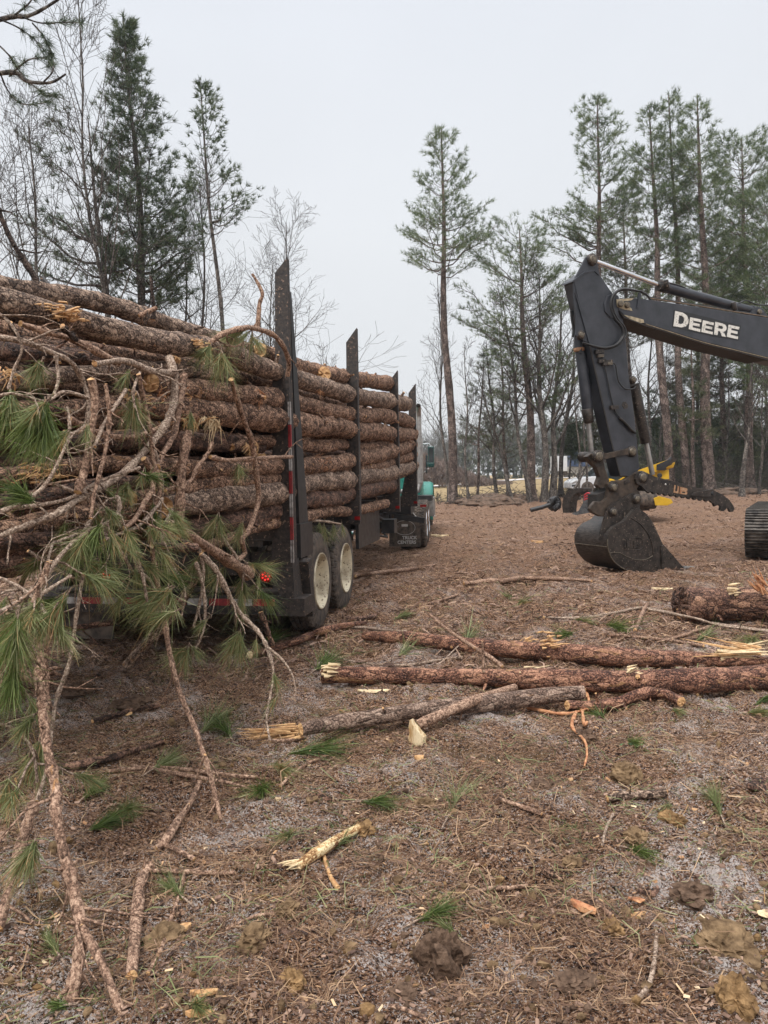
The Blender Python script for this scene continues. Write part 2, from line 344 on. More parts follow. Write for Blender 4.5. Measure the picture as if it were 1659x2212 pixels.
# ------------------------------------------------------------------ ground
def grow(start, step, ratio, end):
    out = []; x = start
    while x < end: step *= ratio; x += step; out.append(x)
    return out
def make_ground():
    xr = grow(5.5, 0.026, 1.04, 420); xl = [-(a) for a in grow(4.2, 0.026, 1.04, 420)][::-1]
    xs = np.array(xl + list(np.arange(-4.2, 5.5 + 1e-6, 0.026)) + xr)
    ys = np.array([-60, -30, -15, -8, -4, -2, -1, -0.3, 0.2, 0.6, 0.9] + list(np.arange(1.1, 9, 0.022)) + grow(9, 0.022, 1.02, 520))
    X, Y = np.meshgrid(xs, ys, indexing='ij'); Z = terrain(X, Y)
    V = np.stack([X, Y, Z], -1).reshape(-1, 3); nx, ny = len(xs), len(ys)
    i = np.arange(nx - 1)[:, None] * ny; j = np.arange(ny - 1)[None, :]
    q = np.stack([i + j, i + ny + j, i + ny + j + 1, i + j + 1], -1).reshape(-1, 4)
    m, N, L, b = newmat('ground_soil')
    t = N.new('ShaderNodeTexCoord'); vec = t.outputs['Object']
    mp = N.new('ShaderNodeMapping'); mp.inputs['Rotation'].default_value = (0, 0, 0.5); mp.inputs['Scale'].default_value = (1, 3.2, 1); L.new(vec, mp.inputs[0])
    nA = noise(N, L, vec, 1.3, 5, 0.65); nB = noise(N, L, mp.outputs[0], 26, 6, 0.75, 1.2); nC = noise(N, L, vec, 75, 5, 0.75)
    nD = noise(N, L, vec, 0.45, 3, 0.5); nE = noise(N, L, vec, 9, 4, 0.7)
    soil = ramp(N, [(0.41, (0.018, 0.008, 0.005)), (0.465, (0.13, 0.060, 0.032)), (0.53, (0.33, 0.172, 0.096)), (0.62, (0.66, 0.42, 0.265))])
    ad = N.new('ShaderNodeMath'); ad.operation = 'ADD'; L.new(nB, ad.inputs[0]); L.new(maprange(N, L, nC, 0.3, 0.7, -0.14, 0.14), ad.inputs[1])
    L.new(ad.outputs[0], soil.inputs[0])
    clay = ramp(N, [(0.35, (0.09, 0.055, 0.025)), (0.65, (0.25, 0.165, 0.085))]); L.new(ad.outputs[0], clay.inputs[0])
    col = mixc(N, L, maprange(N, L, nA, 0.55, 0.68, 0, 0.75), soil.outputs[0], clay.outputs[0])
    # sleet grains lying in patches
    fr = N.new('ShaderNodeMath'); fr.operation = 'MULTIPLY'
    big = noise(N, L, vec, 1.15, 5, 0.65, 0.4)
    L.new(maprange(N, L, big, 0.46, 0.70), fr.inputs[0])
    L.new(maprange(N, L, nE, 0.30, 0.50), fr.inputs[1])
    grain = noise(N, L, vec, 120, 3, 0.8)
    gsum = N.new('ShaderNodeMath'); gsum.operation = 'MULTIPLY_ADD'; L.new(fr.outputs[0], gsum.inputs[0]); gsum.inputs[1].default_value = 0.20; L.new(grain, gsum.inputs[2])
    fm = maprange(N, L, gsum.outputs[0], 0.595, 0.635)
    sy = N.new('ShaderNodeSeparateXYZ'); L.new(vec, sy.inputs[0])
    fd = maprange(N, L, sy.outputs['Y'], 3.4, 13, 1, 0.25)
    fm2 = N.new('ShaderNodeMath'); fm2.operation = 'MULTIPLY'; L.new(fm, fm2.inputs[0]); L.new(fd, fm2.inputs[1])
    fm3 = N.new('ShaderNodeMath'); fm3.operation = 'MULTIPLY'; L.new(fm2.outputs[0], fm3.inputs[0]); fm3.inputs[1].default_value = 0.85
    col = mixc(N, L, fm3.outputs[0], col, (0.90, 0.80, 0.745))
    # far: red-brown mulch gives way to tan winter field
    red = mixc(N, L, nB, (0.07, 0.036, 0.022), (0.44, 0.28, 0.185))
    col = mixc(N, L, maprange(N, L, sy.outputs['Y'], 9, 24, 0, 0.75), col, red)
    fa = N.new('ShaderNodeMath'); fa.operation = 'ADD'; L.new(sy.outputs['Y'], fa.inputs[0]); L.new(maprange(N, L, nD, 0.3, 0.7, -2.5, 2.5), fa.inputs[1])
    fld = ramp(N, [(0.3, (0.24, 0.17, 0.085)), (0.55, (0.34, 0.25, 0.13)), (0.75, (0.44, 0.34, 0.19))]); L.new(noise(N, L, vec, 0.7, 6, 0.75), fld.inputs[0])
    col = mixc(N, L, maprange(N, L, fa.outputs[0], 44, 46.5), col, fld.outputs[0])
    L.new(col, b.inputs['Base Color']); b.inputs['Roughness'].default_value = 0.9; b.inputs['Specular IOR Level'].default_value = 0.2
    hs = N.new('ShaderNodeMath'); hs.operation = 'ADD'; L.new(nB, hs.inputs[0]); L.new(nC, hs.inputs[1])
    bump(N, L, b, hs.outputs[0], 1.0, 0.035)
    mb = MB(); mb.add(V, q=q); o = mb.obj('ground', m); tag(o, kind='structure')
make_ground()
# pale road crossing the far field
mb = MB(); pr = []
for px, py, yd in [(880, 1052, 104), (930, 1051, 106), (1000, 1046, 109), (1080, 1041, 112), (1150, 1035, 116), (1230, 1030.5, 120), (1330, 1027, 124), (1500, 1024, 128)]:
    p = at(px, py, yd); pr.append(p)
vs = []
for p in pr: vs += [(p.x, p.y - 4.5, float(terrain(p.x, p.y - 4.5, False)) + 0.10), (p.x, p.y + 4.5, float(terrain(p.x, p.y + 4.5, False)) + 0.12)]
n = len(pr); mb.add(vs, q=[[2 * i, 2 * i + 2, 2 * i + 3, 2 * i + 1] for i in range(n - 1)])
tag(mb.obj('road', plain('pale_gravel', (0.50, 0.46, 0.43), (0.66, 0.62, 0.60), 0.9, scale=0.6)), kind='structure')

# ------------------------------------------------------------------ litter (uncountable)
def frame_pts(n, y0, y1, power, rng):
    u = rng.uniform(0, 1, n); y = y0 * (y1 / y0) ** (u ** power)
    x = rng.uniform(-0.56, 0.56, n) * (y + 0.6)
    z = terrain(x, y)
    return x, y, z
def litter(name, n, y0, y1, L0, W0, mat, seed, power=1.0, grow_w=0.0, kinks=True, patch=None, zoff=0.004, thick=False):
    g = np.random.default_rng(seed); x, y, z = frame_pts(n, y0, y1, power, g)
    if patch is not None:
        k = vnoise(x * patch, y * patch, seed) > -0.06; x, y, z = x[k], y[k], z[k]; n = len(x)
    a = g.uniform(0, 2 * np.pi, n); ln = L0 * g.uniform(0.35, 1.25, n); w = W0 * g.uniform(0.6, 1.4, n) * (1 + grow_w * y)
    el = g.normal(0, 0.22, n)
    d = np.stack([np.cos(a), np.sin(a), el], -1); s = np.stack([-np.sin(a), np.cos(a), g.normal(0, 0.5, n)], -1)
    c = np.stack([x, y, z + zoff + np.abs(el) * ln * 0.4], -1)
    rnd = g.uniform(0, 1, n)
    if kinks:
        bend = g.normal(0, 0.12, n)[:, None] * s * ln[:, None]
        P0 = c - d * ln[:, None] / 2; P1 = c + bend; P2 = c + d * ln[:, None] / 2; P2[:, 2] -= np.abs(el) * ln * 0.4
        hw = (s * w[:, None] / 2)
        V = np.stack([P0 - hw, P0 + hw, P1 - hw, P1 + hw, P2 - hw * 0.3, P2 + hw * 0.3], 1)
        q = (np.arange(n)[:, None, None] * 6 + np.array([[0, 2, 3, 1], [2, 4, 5, 3]])[None]).reshape(-1, 4); k = 6
    else:
        up = np.array([0, 0, 1.0]) * (w * 0.22)[:, None]
        j = lambda: 1 + g.uniform(-0.35, 0.25, n)[:, None]
        A = c - d * ln[:, None] / 2; B = c + d * ln[:, None] / 2; hw = s * w[:, None] / 2
        V = np.stack([A - hw * j(), A + hw * j(), B + hw * j(), B - hw * j(), A - hw * 0.8 + up, A + hw * 0.7 + up, B + hw * 0.6 + up, B - hw * 0.8 + up], 1)
        q = (np.arange(n)[:, None, None] * 8 + np.array([[4, 5, 6, 7], [0, 1, 5, 4], [1, 2, 6, 5], [2, 3, 7, 6], [3, 0, 4, 7]])[None]).reshape(-1, 4); k = 8
    mb = MB(); mb.add(V, q=q, tcs=np.stack([np.repeat(rnd, k)] * 3, -1), smooth=False)
    return tag(mb.obj(name, mat), kind='stuff')
litter('fallen_needles', 68000, 1.7, 14, 0.085, 0.0013, M['needle_dead'], 21, 0.9, 0.15, patch=1.6)
litter('fallen_needles', 9000, 1.7, 12, 0.13, 0.0017, M['needle'], 22, 0.85, 0.18, patch=0.9)
litter('twig_litter', 3500, 1.8, 22, 0.15, 0.003, M['needle_dead'], 23, 0.95, 0.06)
litter('bark_debris', 20000, 1.7, 34, 0.020, 0.007, M['flake'], 24, 1.0, 0.10, kinks=False)
litter('wood_chip_litter', 1100, 1.8, 32, 0.024, 0.006, M['chip'], 25, 1.0, 0.09, kinks=False)
litter('mulch_shreds', 36000, 6, 40, 0.13, 0.006, M['flake'], 26, 0.9, 0.09)
litter('mulch_shreds', 22000, 7, 40, 0.13, 0.005, M['needle_dead'], 27, 0.9, 0.08)
# soil crumbs
def ico(sub):
    bm = bmesh.new(); bmesh.ops.create_icosphere(bm, subdivisions=sub, radius=1); bm.verts.ensure_lookup_table()
    v = np.array([tuple(a.co) for a in bm.verts]); f = np.array([[a.index for a in c.verts] for c in bm.faces]); bm.free(); return v, f
IV1, IF1 = ico(1); IV3, IF3 = ico(4)
M['clod'] = plain('clod_soil', (0.085, 0.052, 0.028), (0.27, 0.18, 0.10), 0.95, scale=22, bscale=60, bstr=0.9, spec=0.15)
M['clod_dark'] = plain('dark_clod_soil', (0.05, 0.03, 0.02), (0.17, 0.11, 0.075), 0.95, scale=25, bscale=60, bstr=0.9, spec=0.15)
M['clod_orange'] = plain('clay_clod_soil', (0.09, 0.05, 0.022), (0.34, 0.21, 0.10), 0.95, scale=22, bscale=60, bstr=0.9, spec=0.15)
def crumbs(n, seed, r0, mat, y0, y1, power):
    g = np.random.default_rng(seed); x, y, z = frame_pts(n, y0, y1, power, g)
    k = vnoise(x * 1.9, y * 1.9, 77) > -0.12; x, y, z = x[k], y[k], z[k]; n = len(x)
    r = r0 * g.uniform(0.4, 1.0, n) ** 2 * g.choice([1, 1, 1, 1.5], n) + 0.003
    V = IV1[None] * (1 + 0.38 * g.uniform(-1, 1, size=(n, len(IV1), 1))) * r[:, None, None] * g.uniform(0.6, 1.3, (n, 1, 3))
    V = V + np.stack([x, y, z + r * 0.25], -1)[:, None, :]
    f = (np.arange(n)[:, None, None] * len(IV1) + IF1[None]).reshape(-1, 3)
    mb = MB(); mb.add(V, t=f, smooth=False); tag(mb.obj('soil_crumbs', mat), kind='stuff')
crumbs(1500, 31, 0.017, M['clod'], 1.75, 11, 0.9)
crumbs(3200, 32, 0.010, M['clod_dark'], 1.75, 9, 0.9)
crumbs(160, 33, 0.016, M['clod_orange'], 1.75, 8, 0.9)
def clod(px, py, r, label, mat='clod', sq=(1, 1, 0.7), seed=0):
    p = ground(px, py); g = np.random.default_rng(seed)
    R = .92 * r * p.y / FPX
    v = IV3.copy(); d = np.ones(len(v))
    for s_, a_ in ((1.3, 0.45), (2.7, 0.4), (6.5, 0.22), (15, 0.15), (31, .12)):
        o = seed * 3.7
        d += a_ * (vnoise(v[:, 0] * s_ + o, v[:, 1] * s_ + v[:, 2] * s_ * 0.7, 3) + vnoise(v[:, 2] * s_ + o, v[:, 0] * s_ - v[:, 1] * s_ * 0.6, 8))
    v = v * d[:, None] * R * np.array(sq)
    mb = MB(); mb.add(v, t=IF3, smooth=False)
    o = mb.obj('dirt_clod', M[mat]); o.location = (p.x, p.y, p.z + R * sq[2] * 0.12); o.rotation_euler = (0, 0, seed * 1.3)
    tag(o, label, 'dirt clod', 'dirt clods on the ground')
for a in [
    (920, 1745, 26, 'rounded dirt clod beside the upright pine sprig in mid ground', 'clod', (1, 1, .8), 1),
    (1340, 1672, 30, 'brown dirt clod below the torn green leaf', 'clod', (1.1, 1, .8), 2),
    (630, 2125, 34, 'yellowish crumbly clod low on the frosted ground left of centre', 'clod_orange', (1, 1, .85), 3),
    (955, 2075, 52, 'largest upright mud lump with a root across it and grass on top', 'clod_dark', (.8, 1, 1.15), 4),
    (1320, 2010, 24, 'oval rust coloured clod alone on pale frosted soil', 'clod_orange', (1, 1, .85), 5),
    (1560, 2045, 60, 'wide sprawling clay mound on the right of the bottom ground', 'clod', (1.2, 1, .55), 6),
    (1590, 2160, 44, 'ochre clay lump at the bottom right corner of the ground', 'clod_orange', (1, 1, .8), 7),
    (350, 2035, 44, 'flat long frosted clod beside the barked stick end', 'clod', (1.4, .8, .45), 8),
    (560, 1945, 16, 'small egg shaped clod near the peeled stick', 'clod_orange', (.8, 1, .8), 9),
    (620, 1965, 26, 'knobbly pair of fused clods under the peeled stick', 'clod', (1.2, 1, .6), 10),
    (790, 1795, 20, 'small reddish clod right of the peeled stick top', 'clod_orange', (1, 1, .7), 11),
    (1175, 1700, 26, 'low dirt clod left of the short broken stick', 'clod_dark', (1.2, 1, .6), 12),
    (1370, 1810, 26, 'smooth clod next to a thin green needle bundle', 'clod', (1.2, 1, .7), 13),
    (1500, 1940, 40, 'dark grassy soil lump at right in front of the bark scraps', 'clod_dark', (1.1, 1, .7), 14),
    (550, 2030, 36, 'two headed brown clod left of the wet muddy patch', 'clod', (1.2, .9, .7), 15),
    (1450, 1770, 24, 'orange clay clod beside the right hand pine sprig', 'clod_orange', (1.1, 1, .7), 16),
    (170, 1490, 30, 'dark mud lump in the shade behind the trailer', 'clod_dark', (1.3, 1, .5), 17),
    (280, 1525, 34, 'broad dark mud lump lying behind the trailer bumper', 'clod_dark', (1.5, 1, .45), 18),
    (1265, 1595, 24, 'dark crumb topped clod in front of the torn root', 'clod_dark', (1.2, 1, .7), 19),
    (870, 2150, 30, 'small mud clod at the bottom edge near the centre', 'clod_dark', (1.2, 1, .6), 20),
    (1230, 1860, 20, 'small brown clod between the two short sticks', 'clod', (1, 1, .7), 21),
    (1240, 2120, 40, 'broad low mud hump near the lower right ground', 'clod_dark', (1.3, 1, .5), 22)]:
    clod(*a[:4], mat=a[4], sq=a[5], seed=a[6])
# ------------------------------------------------------------------ truck and trailer metal
M['black'] = plain('dirty_black_paint', (0.013, 0.013, 0.015), (0.035, 0.032, 0.031), 0.45, scale=9, bscale=30, bstr=0.15)
M['black_worn'] = plain('muddy_black_steel', (0.008, 0.007, 0.007), (0.055, 0.040, 0.032), 0.6, fleck=.06, fleckcol=(.20, .13, .09), scale=26, bscale=45, bstr=0.6)
M['rubber'] = plain('tyre_rubber', (0.028, 0.025, 0.023), (0.15, 0.115, 0.09), 0.85, scale=9, bscale=40, bstr=0.4, spec=0.3)
M['cream'] = plain('cream_rim_paint', (0.24, 0.18, 0.11), (0.66, 0.58, 0.42), 0.6, scale=5, lo=0.34, hi=0.54, fleck=.08, fleckcol=(.14, .09, .05))
M['red'] = plain('red_reflective_tape', (0.15, 0.012, 0.014), (0.36, 0.025, 0.03), 0.4, scale=20)
M['white'] = plain('white_reflective_tape', (0.16, 0.14, 0.13), (0.45, 0.43, 0.41), 0.45, scale=20)
M['chrome'] = plain('chrome', (0.6, 0.6, 0.6), (0.75, 0.75, 0.75), 0.18, 1.0, scale=5)
M['dull_metal'] = plain('dull_metal', (0.28, 0.27, 0.26), (0.45, 0.43, 0.40), 0.45, 0.8, scale=12)
M['green'] = plain('teal_truck_paint', (0.02, 0.16, 0.125), (0.035, 0.22, 0.175), 0.3, scale=3)
M['green_dark'] = plain('dark_teal_plastic', (0.006, 0.045, 0.04), (0.01, 0.07, 0.06), 0.35, scale=5)
M['glass'] = plain('dark_glass', (0.02, 0.03, 0.035), (0.04, 0.05, 0.055), 0.08, scale=2, spec=0.8)
def emis(name, col, s):
    m, N, L, b = newmat(name); b.inputs['Base Color'].default_value = (*col, 1)
    b.inputs['Emission Color'].default_value = (*col, 1); b.inputs['Emission Strength'].default_value = s; return m
M['red_led'] = emis('lit_red_lamp', (1.0, 0.03, 0.03), .75)
M['red_lens'] = plain('red_lens', (0.22, 0.008, 0.008), (0.3, 0.015, 0.015), 0.2, scale=30)
M['mat_text'] = plain('pale_print', (0.35, 0.34, 0.32), (0.5, 0.48, 0.46), 0.7, scale=40)

HEAD = R_(10.2)
TP = Vector((-0.86, 7.08, 0)); TM = Matrix.Translation(TP) @ Matrix.Rotation(-HEAD, 4, 'Z')
TI = TM.inverted()
def side(px, py, off=0.0):
    """point on the load's right face (trailer frame x = -off) seen at a pixel, in trailer coordinates"""
    o = TI @ CAMP; d = TI.to_3x3() @ ray(px, py); t = (-off - o.x) / d.x
    return o + d * t
def side_depth(px):
    a = (px - CX) / FPX; return 2.134 / (0.18 - a)
def text_curve(body, size, mat, name, parent, mw, extrude=0.002, offset=0.0):
    c = bpy.data.curves.new(name, 'FONT'); c.body = body; c.size = size; c.extrude = extrude; c.offset = offset; c.align_x = 'CENTER'; c.align_y = 'CENTER'
    o = bpy.data.objects.new(name, c); me = bpy.data.meshes.new_from_object(o); me.name = name; bpy.data.objects.remove(o)
    me.materials.clear(); me.materials.append(mat)
    return link(name, me, parent, mw)

def lathe_x(mb, prof, n=64, m=0, cx=0, cy=0, cz=0, mod=None, smooth=True):
    """profile [(x, r)] spun about the x axis"""
    prof = np.array(prof, float); k = len(prof); th = np.linspace(0, 2 * np.pi, n, endpoint=False)
    r = prof[None, :, 1] * np.ones((n, 1))
    if mod is not None: r = r + mod(th[:, None], np.arange(k)[None, :])
    V = np.stack([prof[None, :, 0] + 0 * r + cx, r * np.cos(th)[:, None] + cy, r * np.sin(th)[:, None] + cz], -1)
    i = np.arange(n)[:, None] * k; i2 = ((np.arange(n) + 1) % n)[:, None] * k; j = np.arange(k - 1)[None, :]
    q = np.stack([i + j, i2 + j, i2 + j + 1, i + j + 1], -1).reshape(-1, 4)
    mb.add(V, q=q, m=m, smooth=smooth); return mb
def wheel(name_parent, x, y, z, R=0.51, W=0.27, right=True, rimmat='cream', inner=True, rimR=0.29, dish=0.17):
    """dual wheel; outer face at x (towards +x)"""
    w = empty('wheel'); w.parent = name_parent; w.location = (x, y, z)
    if not right: w.rotation_euler = (0, 0, math.pi)
    g = np.random.default_rng(int(abs(y * 100)) + 3)
    for kk in range(2 if inner else 1):
        o = -kk * (W + 0.06)
        T = W
        pr = [(-0.02, rimR), (-0.005, rimR + .01), (0.0, rimR + .05), (-0.002, R - .10), (-0.012, R - .045), (-0.03, R - .012)]
        cols = [(-0.045, R), (-T * .30, R), (-T * .305, R - .016), (-T * .345, R - .016), (-T * .35, R + .002), (-T * .5, R + .003), (-T * .505, R - .014), (-T * .545, R - .014), (-T * .55, R + .002),
                (-T * .70, R), (-T * .705, R - .016), (-T * .745, R - .016), (-T * .75, R), (-T + .03, R)]
        pr2 = [(-T + .012, R - .04), (-T + .002, R - .1), (-T, rimR + .05), (-T + .02, rimR)]
        prof = [(a + o, b_) for a, b_ in pr + cols + pr2]
        n0, n1 = len(pr), len(pr) + len(cols)
        def mod(th, j):
            ph = (th * 40 / (2 * np.pi) + 0.25 * np.sin(j * 1.1)) % 1.0
            return np.where((ph < 0.22) & (j >= n0 - 2) & (j < n1 + 1), -0.014, 0.0)
        t = MB(); lathe_x(t, prof, 240, mod=mod, smooth=False)
        t.obj('tyre', M['rubber'], w)
        r = MB()
        if kk == 0:
            lathe_x(r, [(-0.02, rimR + .004), (0.006, rimR + .006), (0.008, rimR - .008), (-0.03, rimR - .02), (-0.06, rimR - .035), (-dish * .9, rimR - .05), (-dish, rimR - .09), (-dish, 0.12), (-dish + .06, 0.10), (-dish + .07, 0.0)], 64)
            for a in range(8):
                an = a * math.pi / 4; yy, zz = 0.155 * math.cos(an), 0.155 * math.sin(an)
                lathe_x(r, [(-dish, .016), (-dish + .03, .016), (-dish + .03, 0)], 6, cx=0, cy=yy, cz=zz, smooth=False)
        else:
            lathe_x(r, [(o - 0.02, rimR + .004), (o - 0.06, rimR - .03), (o - 0.1, 0.1), (o - .1, 0)], 32)
            lathe_x(r, [(o - T, rimR + .004), (o - T + .05, rimR - .03), (o - T + 0.12, 0.1), (o - T + .12, 0)], 32)
        r.obj('rim', M[rimmat], w)
    return w

# ------------------------------------------------------------------ log trailer
tr = empty('log_trailer'); tr.matrix_world = TM
tag(tr, 'long black muddy log trailer with tall stakes and cream wheel rims', 'log trailer')
fr = MB()
for x in (-0.80, -1.55):
    fr.box((x, 5.0, 0.86), (0.12, 9.6, 0.30)); fr.box((x, 5.0, 1.02), (0.2, 9.6, 0.025)); fr.box((x, 5.0, 0.70), (0.2, 9.6, 0.025))
for y in (0.3, 1.5, 2.9, 4.6, 6.2, 8.5): fr.box((-1.17, y, 0.86), (0.7, 0.12, 0.18))
fr.box((-0.62, 2.9, 0.70), (0.06, 2.2, 0.45)); fr.box((-1.75, 2.9, 0.70), (0.06, 2.2, 0.45))
fr.obj('frame', M['black_worn'], tr)
ax = MB()
for y in (0.98, 2.13): lathe_x(ax, [(-2.3, 0), (-2.3, .07), (-0.2, .07), (-0.2, 0)], 16, cy=y, cz=.51)
ax.obj('axle', M['black_worn'], tr)
for y in (0.98, 2.13):
    wheel(tr, 0.02, y, 0.51); wheel(tr, -2.42, y, 0.51, right=False)
for y, zt, nm in ((0.0, 3.58, 0), (2.97, 3.5, 1), (6.25, 3.39, 2), (8.5, 3.42, 2)):
    b_ = MB(); b_.box((-1.2, y + .06, 1.10), (2.36, 0.20, 0.16)); b_.box((-1.2, y + .06, 1.0), (1.9, 0.26, 0.06)); b_.obj('bolster', M['black_worn'], tr)
    for sx in (1, -1):
        st = empty('stake'); st.parent = tr; st.location = (-1.2 + sx * 1.17, y, 0)
        p = MB()
        zb = 0.50 if y == 0 else 0.95
        w = 0.125 if y == 0 else 0.115
        def post(z0, z1, w0, w1, d0, d1, slant=0.16):
            # tapered post: outer (right) edge leans very slightly, top cut at a slant
            def rect(z, w_, d_, dz): return [(-w_ + .06, -d_ / 2, z - dz), (.06, -d_ / 2, z), (.06, d_ / 2, z), (-w_ + .06, d_ / 2, z - dz)]
            lo, hi = rect(z0, w0, d0, 0), rect(z1, w1, d1, slant)
            v = [(sx * a, b, c) for a, b, c in lo + hi]
            q = [[0, 3, 2, 1], [4, 5, 6, 7], [0, 1, 5, 4], [1, 2, 6, 5], [2, 3, 7, 6], [3, 0, 4, 7]]
            if sx < 0: q = [a[::-1] for a in q]
            p.add(v, q=q, smooth=False)
        if y == 0:
            post(0.55, 2.56, 0.20, 0.155, 0.16, 0.10, 0.0); post(2.5, zt, 0.135, 0.115, 0.085, 0.075, 0.13)
        else:
            post(1.0, zt, 0.16, 0.14, 0.10, 0.085, 0.18)
            # flared gusset at the foot
            for s2 in (1,):
                v = [(sx * a, b, c) for a, b, c in [(.063, -.06, .98), (-.30, -.06, .98), (-.06, -.06, 2.2), (.063, -.06, 2.2), (.063, .05, .98), (-.30, .05, .98), (-.06, .05, 2.2), (.063, .05, 2.2)]]
                p.add(v, q=[[0, 1, 2, 3], [7, 6, 5, 4], [0, 4, 5, 1], [1, 5, 6, 2], [2, 6, 7, 3], [3, 7, 4, 0]], smooth=False)
        p.obj('post', M['black_worn'], st)
        if y == 0:
            q2 = MB()     # second, forward leg of the rear stake, black
            q2.add([(sx * a, b, c) for a, b, c in [(.05, .22, 1.0), (-.09, .22, 1.0), (-.09, .55, 1.0), (.05, .55, 1.0), (.055, .052, 3.3), (-.05, .052, 3.3), (-.05, .10, 3.3), (.055, .10, 3.3)]],
                   q=[[0, 3, 2, 1], [4, 5, 6, 7], [0, 1, 5, 4], [1, 2, 6, 5], [2, 3, 7, 6], [3, 0, 4, 7]], smooth=False)
            q2.box((sx * -.01, .36, 1.0), (.17, .42, .32))
            q2.obj('brace', M['black'], st)
            # foot plate leaning back to the bumper
            f_ = MB(); f_.add([(sx * a, b, c) for a, b, c in [(-.14, -.12, .38), (.09, -.12, .38), (.09, .16, .42), (-.14, .16, .42), (-.10, -.085, .78), (.065, -.085, .78), (.065, .11, .85), (-.1, .11, .85)]],
                   q=[[0, 3, 2, 1], [4, 5, 6, 7], [0, 1, 5, 4], [1, 2, 6, 5], [2, 3, 7, 6], [3, 0, 4, 7]], smooth=False)
            f_.box((sx * .1, .25, .55), (.10, .12, .55), rot=(R_(12), 0, 0)); f_.box((sx * .05, .02, .42), (.26, .3, .16))
            f_.obj('foot', M['black_worn'], st)
            z = 0.82; i = 0
            while z < 2.2:
                h = 0.21; t_ = MB(); x0 = .0645
                t_.box((sx * (x0 + .004), -.070 + (z - .55) * .006, z + h / 2), (.006, .024, h - .006))
                t_.box((sx * (.053), -.0855 + (z - .55) * .0122, z + h / 2), (.014, .004, h - .006))
                t_.obj('reflective_tape', M['red' if i % 2 else 'white'], st); z += h; i += 1
        elif y > 2:
            r_ = MB(); r_.box((sx * .03, -.065, 1.06), (.07, .02, .045)); r_.obj('reflector', M['red_lens'], st)
# rear bumper
bp = empty('bumper'); bp.parent = tr; bp.location = (0, 0, 0)
b_ = MB(); b_.box((-1.2, -.1, .46), (2.24, .07, .13)); b_.box((-1.2, -.05, .37), (2.24, .12, .05)); b_.tube([(-2.3, -.09, .56), (-0.1, -.09, .56)], .032, 10)
b_.box((-1.95, .05, .7), (.08, .16, .55)); b_.box((-.45, .05, .7), (.08, .16, .55)); b_.box((-1.2, .05, .8), (2.1, .05, .22))
b_.obj('bumper_bar', M['black_worn'], bp)
for i in range(10):
    t_ = MB(); t_.box((-0.23 - i * 0.215, -.139, .462), (.20, .006, .062)); t_.obj('reflective_tape', M['red' if i % 2 == 0 else 'white'], bp)
for x in (-.245, -1.85):
    l = empty('tail_light'); l.parent = tr; l.location = (x, 0.0, .69)
    h = MB(); h.tube([(0, .06, 0), (0, -.02, 0)], .062, 20, cap=0); h.obj('lamp_housing', M['red_lens'], l)
    d_ = MB()
    for k in range(8):
        a = k * math.pi / 3.5; r0 = .034 if k < 7 else 0
        d_.tube([(r0 * math.cos(a), -.01, r0 * math.sin(a)), (r0 * math.cos(a), -.034, r0 * math.sin(a))], .0085, 8, cap=0)
    d_.obj('lamp_diode', M['red_led'], l)
for x in (-2.1,):
    f_ = MB(); f_.box((x, 0.28 if x > -1 else -.02, .33), (.60, .012, .52)); o = f_.obj('mud_flap', M['rubber'], tr)
b_ = MB()      # drawbar and hanging gear between trailer and truck
b_.box((-.7, 8.0, .78), (.12, 4.4, .14)); b_.box((-1.6, 8.0, .78), (.12, 4.4, .14)); b_.box((-.35, 8.6, .92), (.5, .3, .2)); b_.box((-.3, 5.1, .78), (.05, 1.7, .5))
b_.tube([(-.5, 6.3, 1.0), (-.3, 6.9, .72), (-.25, 7.6, .62)], .035, 8); b_.tube([(-.55, 6.2, .6), (-.3, 6.8, .5), (-.5, 7.4, .55)], .02, 8); b_.box((-.2, 6.5, .72), (.22, .3, .24)); b_.box((-.12, 8.4, .74), (.62, .06, .11), rot=(0, R_(8), 0))
b_.obj('drawbar', M['black'], tr)
SP = []
def hose(pts, r, mat, name, parent, k=8):
    P = [Vector(p) for p in pts]; out = []
    n = len(P)
    for i in range(n - 1):
        p0, p1, p2, p3 = P[max(i - 1, 0)], P[i], P[i + 1], P[min(i + 2, n - 1)]
        for t in np.linspace(0, 1, 7)[:-1]:
            out.append(0.5 * ((2 * p1) + (-p0 + p2) * t + (2 * p0 - 5 * p1 + 4 * p2 - p3) * t * t + (-p0 + 3 * p1 - 3 * p2 + p3) * t ** 3))
    out.append(P[-1]); mb_ = MB(); mb_.tube(out, r, k); return mb_.obj(name, mat, parent)

# ------------------------------------------------------------------ truck
KP = Vector((0.92, 16.9, 0)); KM = Matrix.Translation(KP) @ Matrix.Rotation(-R_(5.5), 4, 'Z')
tk = empty('semi_truck'); tk.matrix_world = KM
tag(tk, 'teal green logging truck tractor in front of the loaded trailer', 'truck')
for y in (0.0, 1.3): wheel(tk, 0.02, y, 0.51, rimmat='chrome'); wheel(tk, -2.42, y, 0.51, right=False, rimmat='chrome')
wheel(tk, -0.06, 6.3, 0.51, inner=False, rimmat='chrome', dish=.02); wheel(tk, -2.34, 6.3, 0.51, right=False, inner=False, rimmat='chrome', dish=.02)
f_ = MB()
for x in (-.75, -1.65): f_.box((x, 3.2, .85), (.1, 8.2, .28))
f_.box((-1.2, 0.65, 1.12), (1.0, 1.2, .14)); f_.box((-.32, 2.9, 1.02), (.75, .9, .13)); f_.box((-1.2, .0, .51), (2, .14, .14)); f_.box((-1.2, 1.3, .51), (2, .14, .14)); f_.box((-1.2, -.75, .95), (1.9, .12, .2))
f_.obj('frame', M['black'], tk)
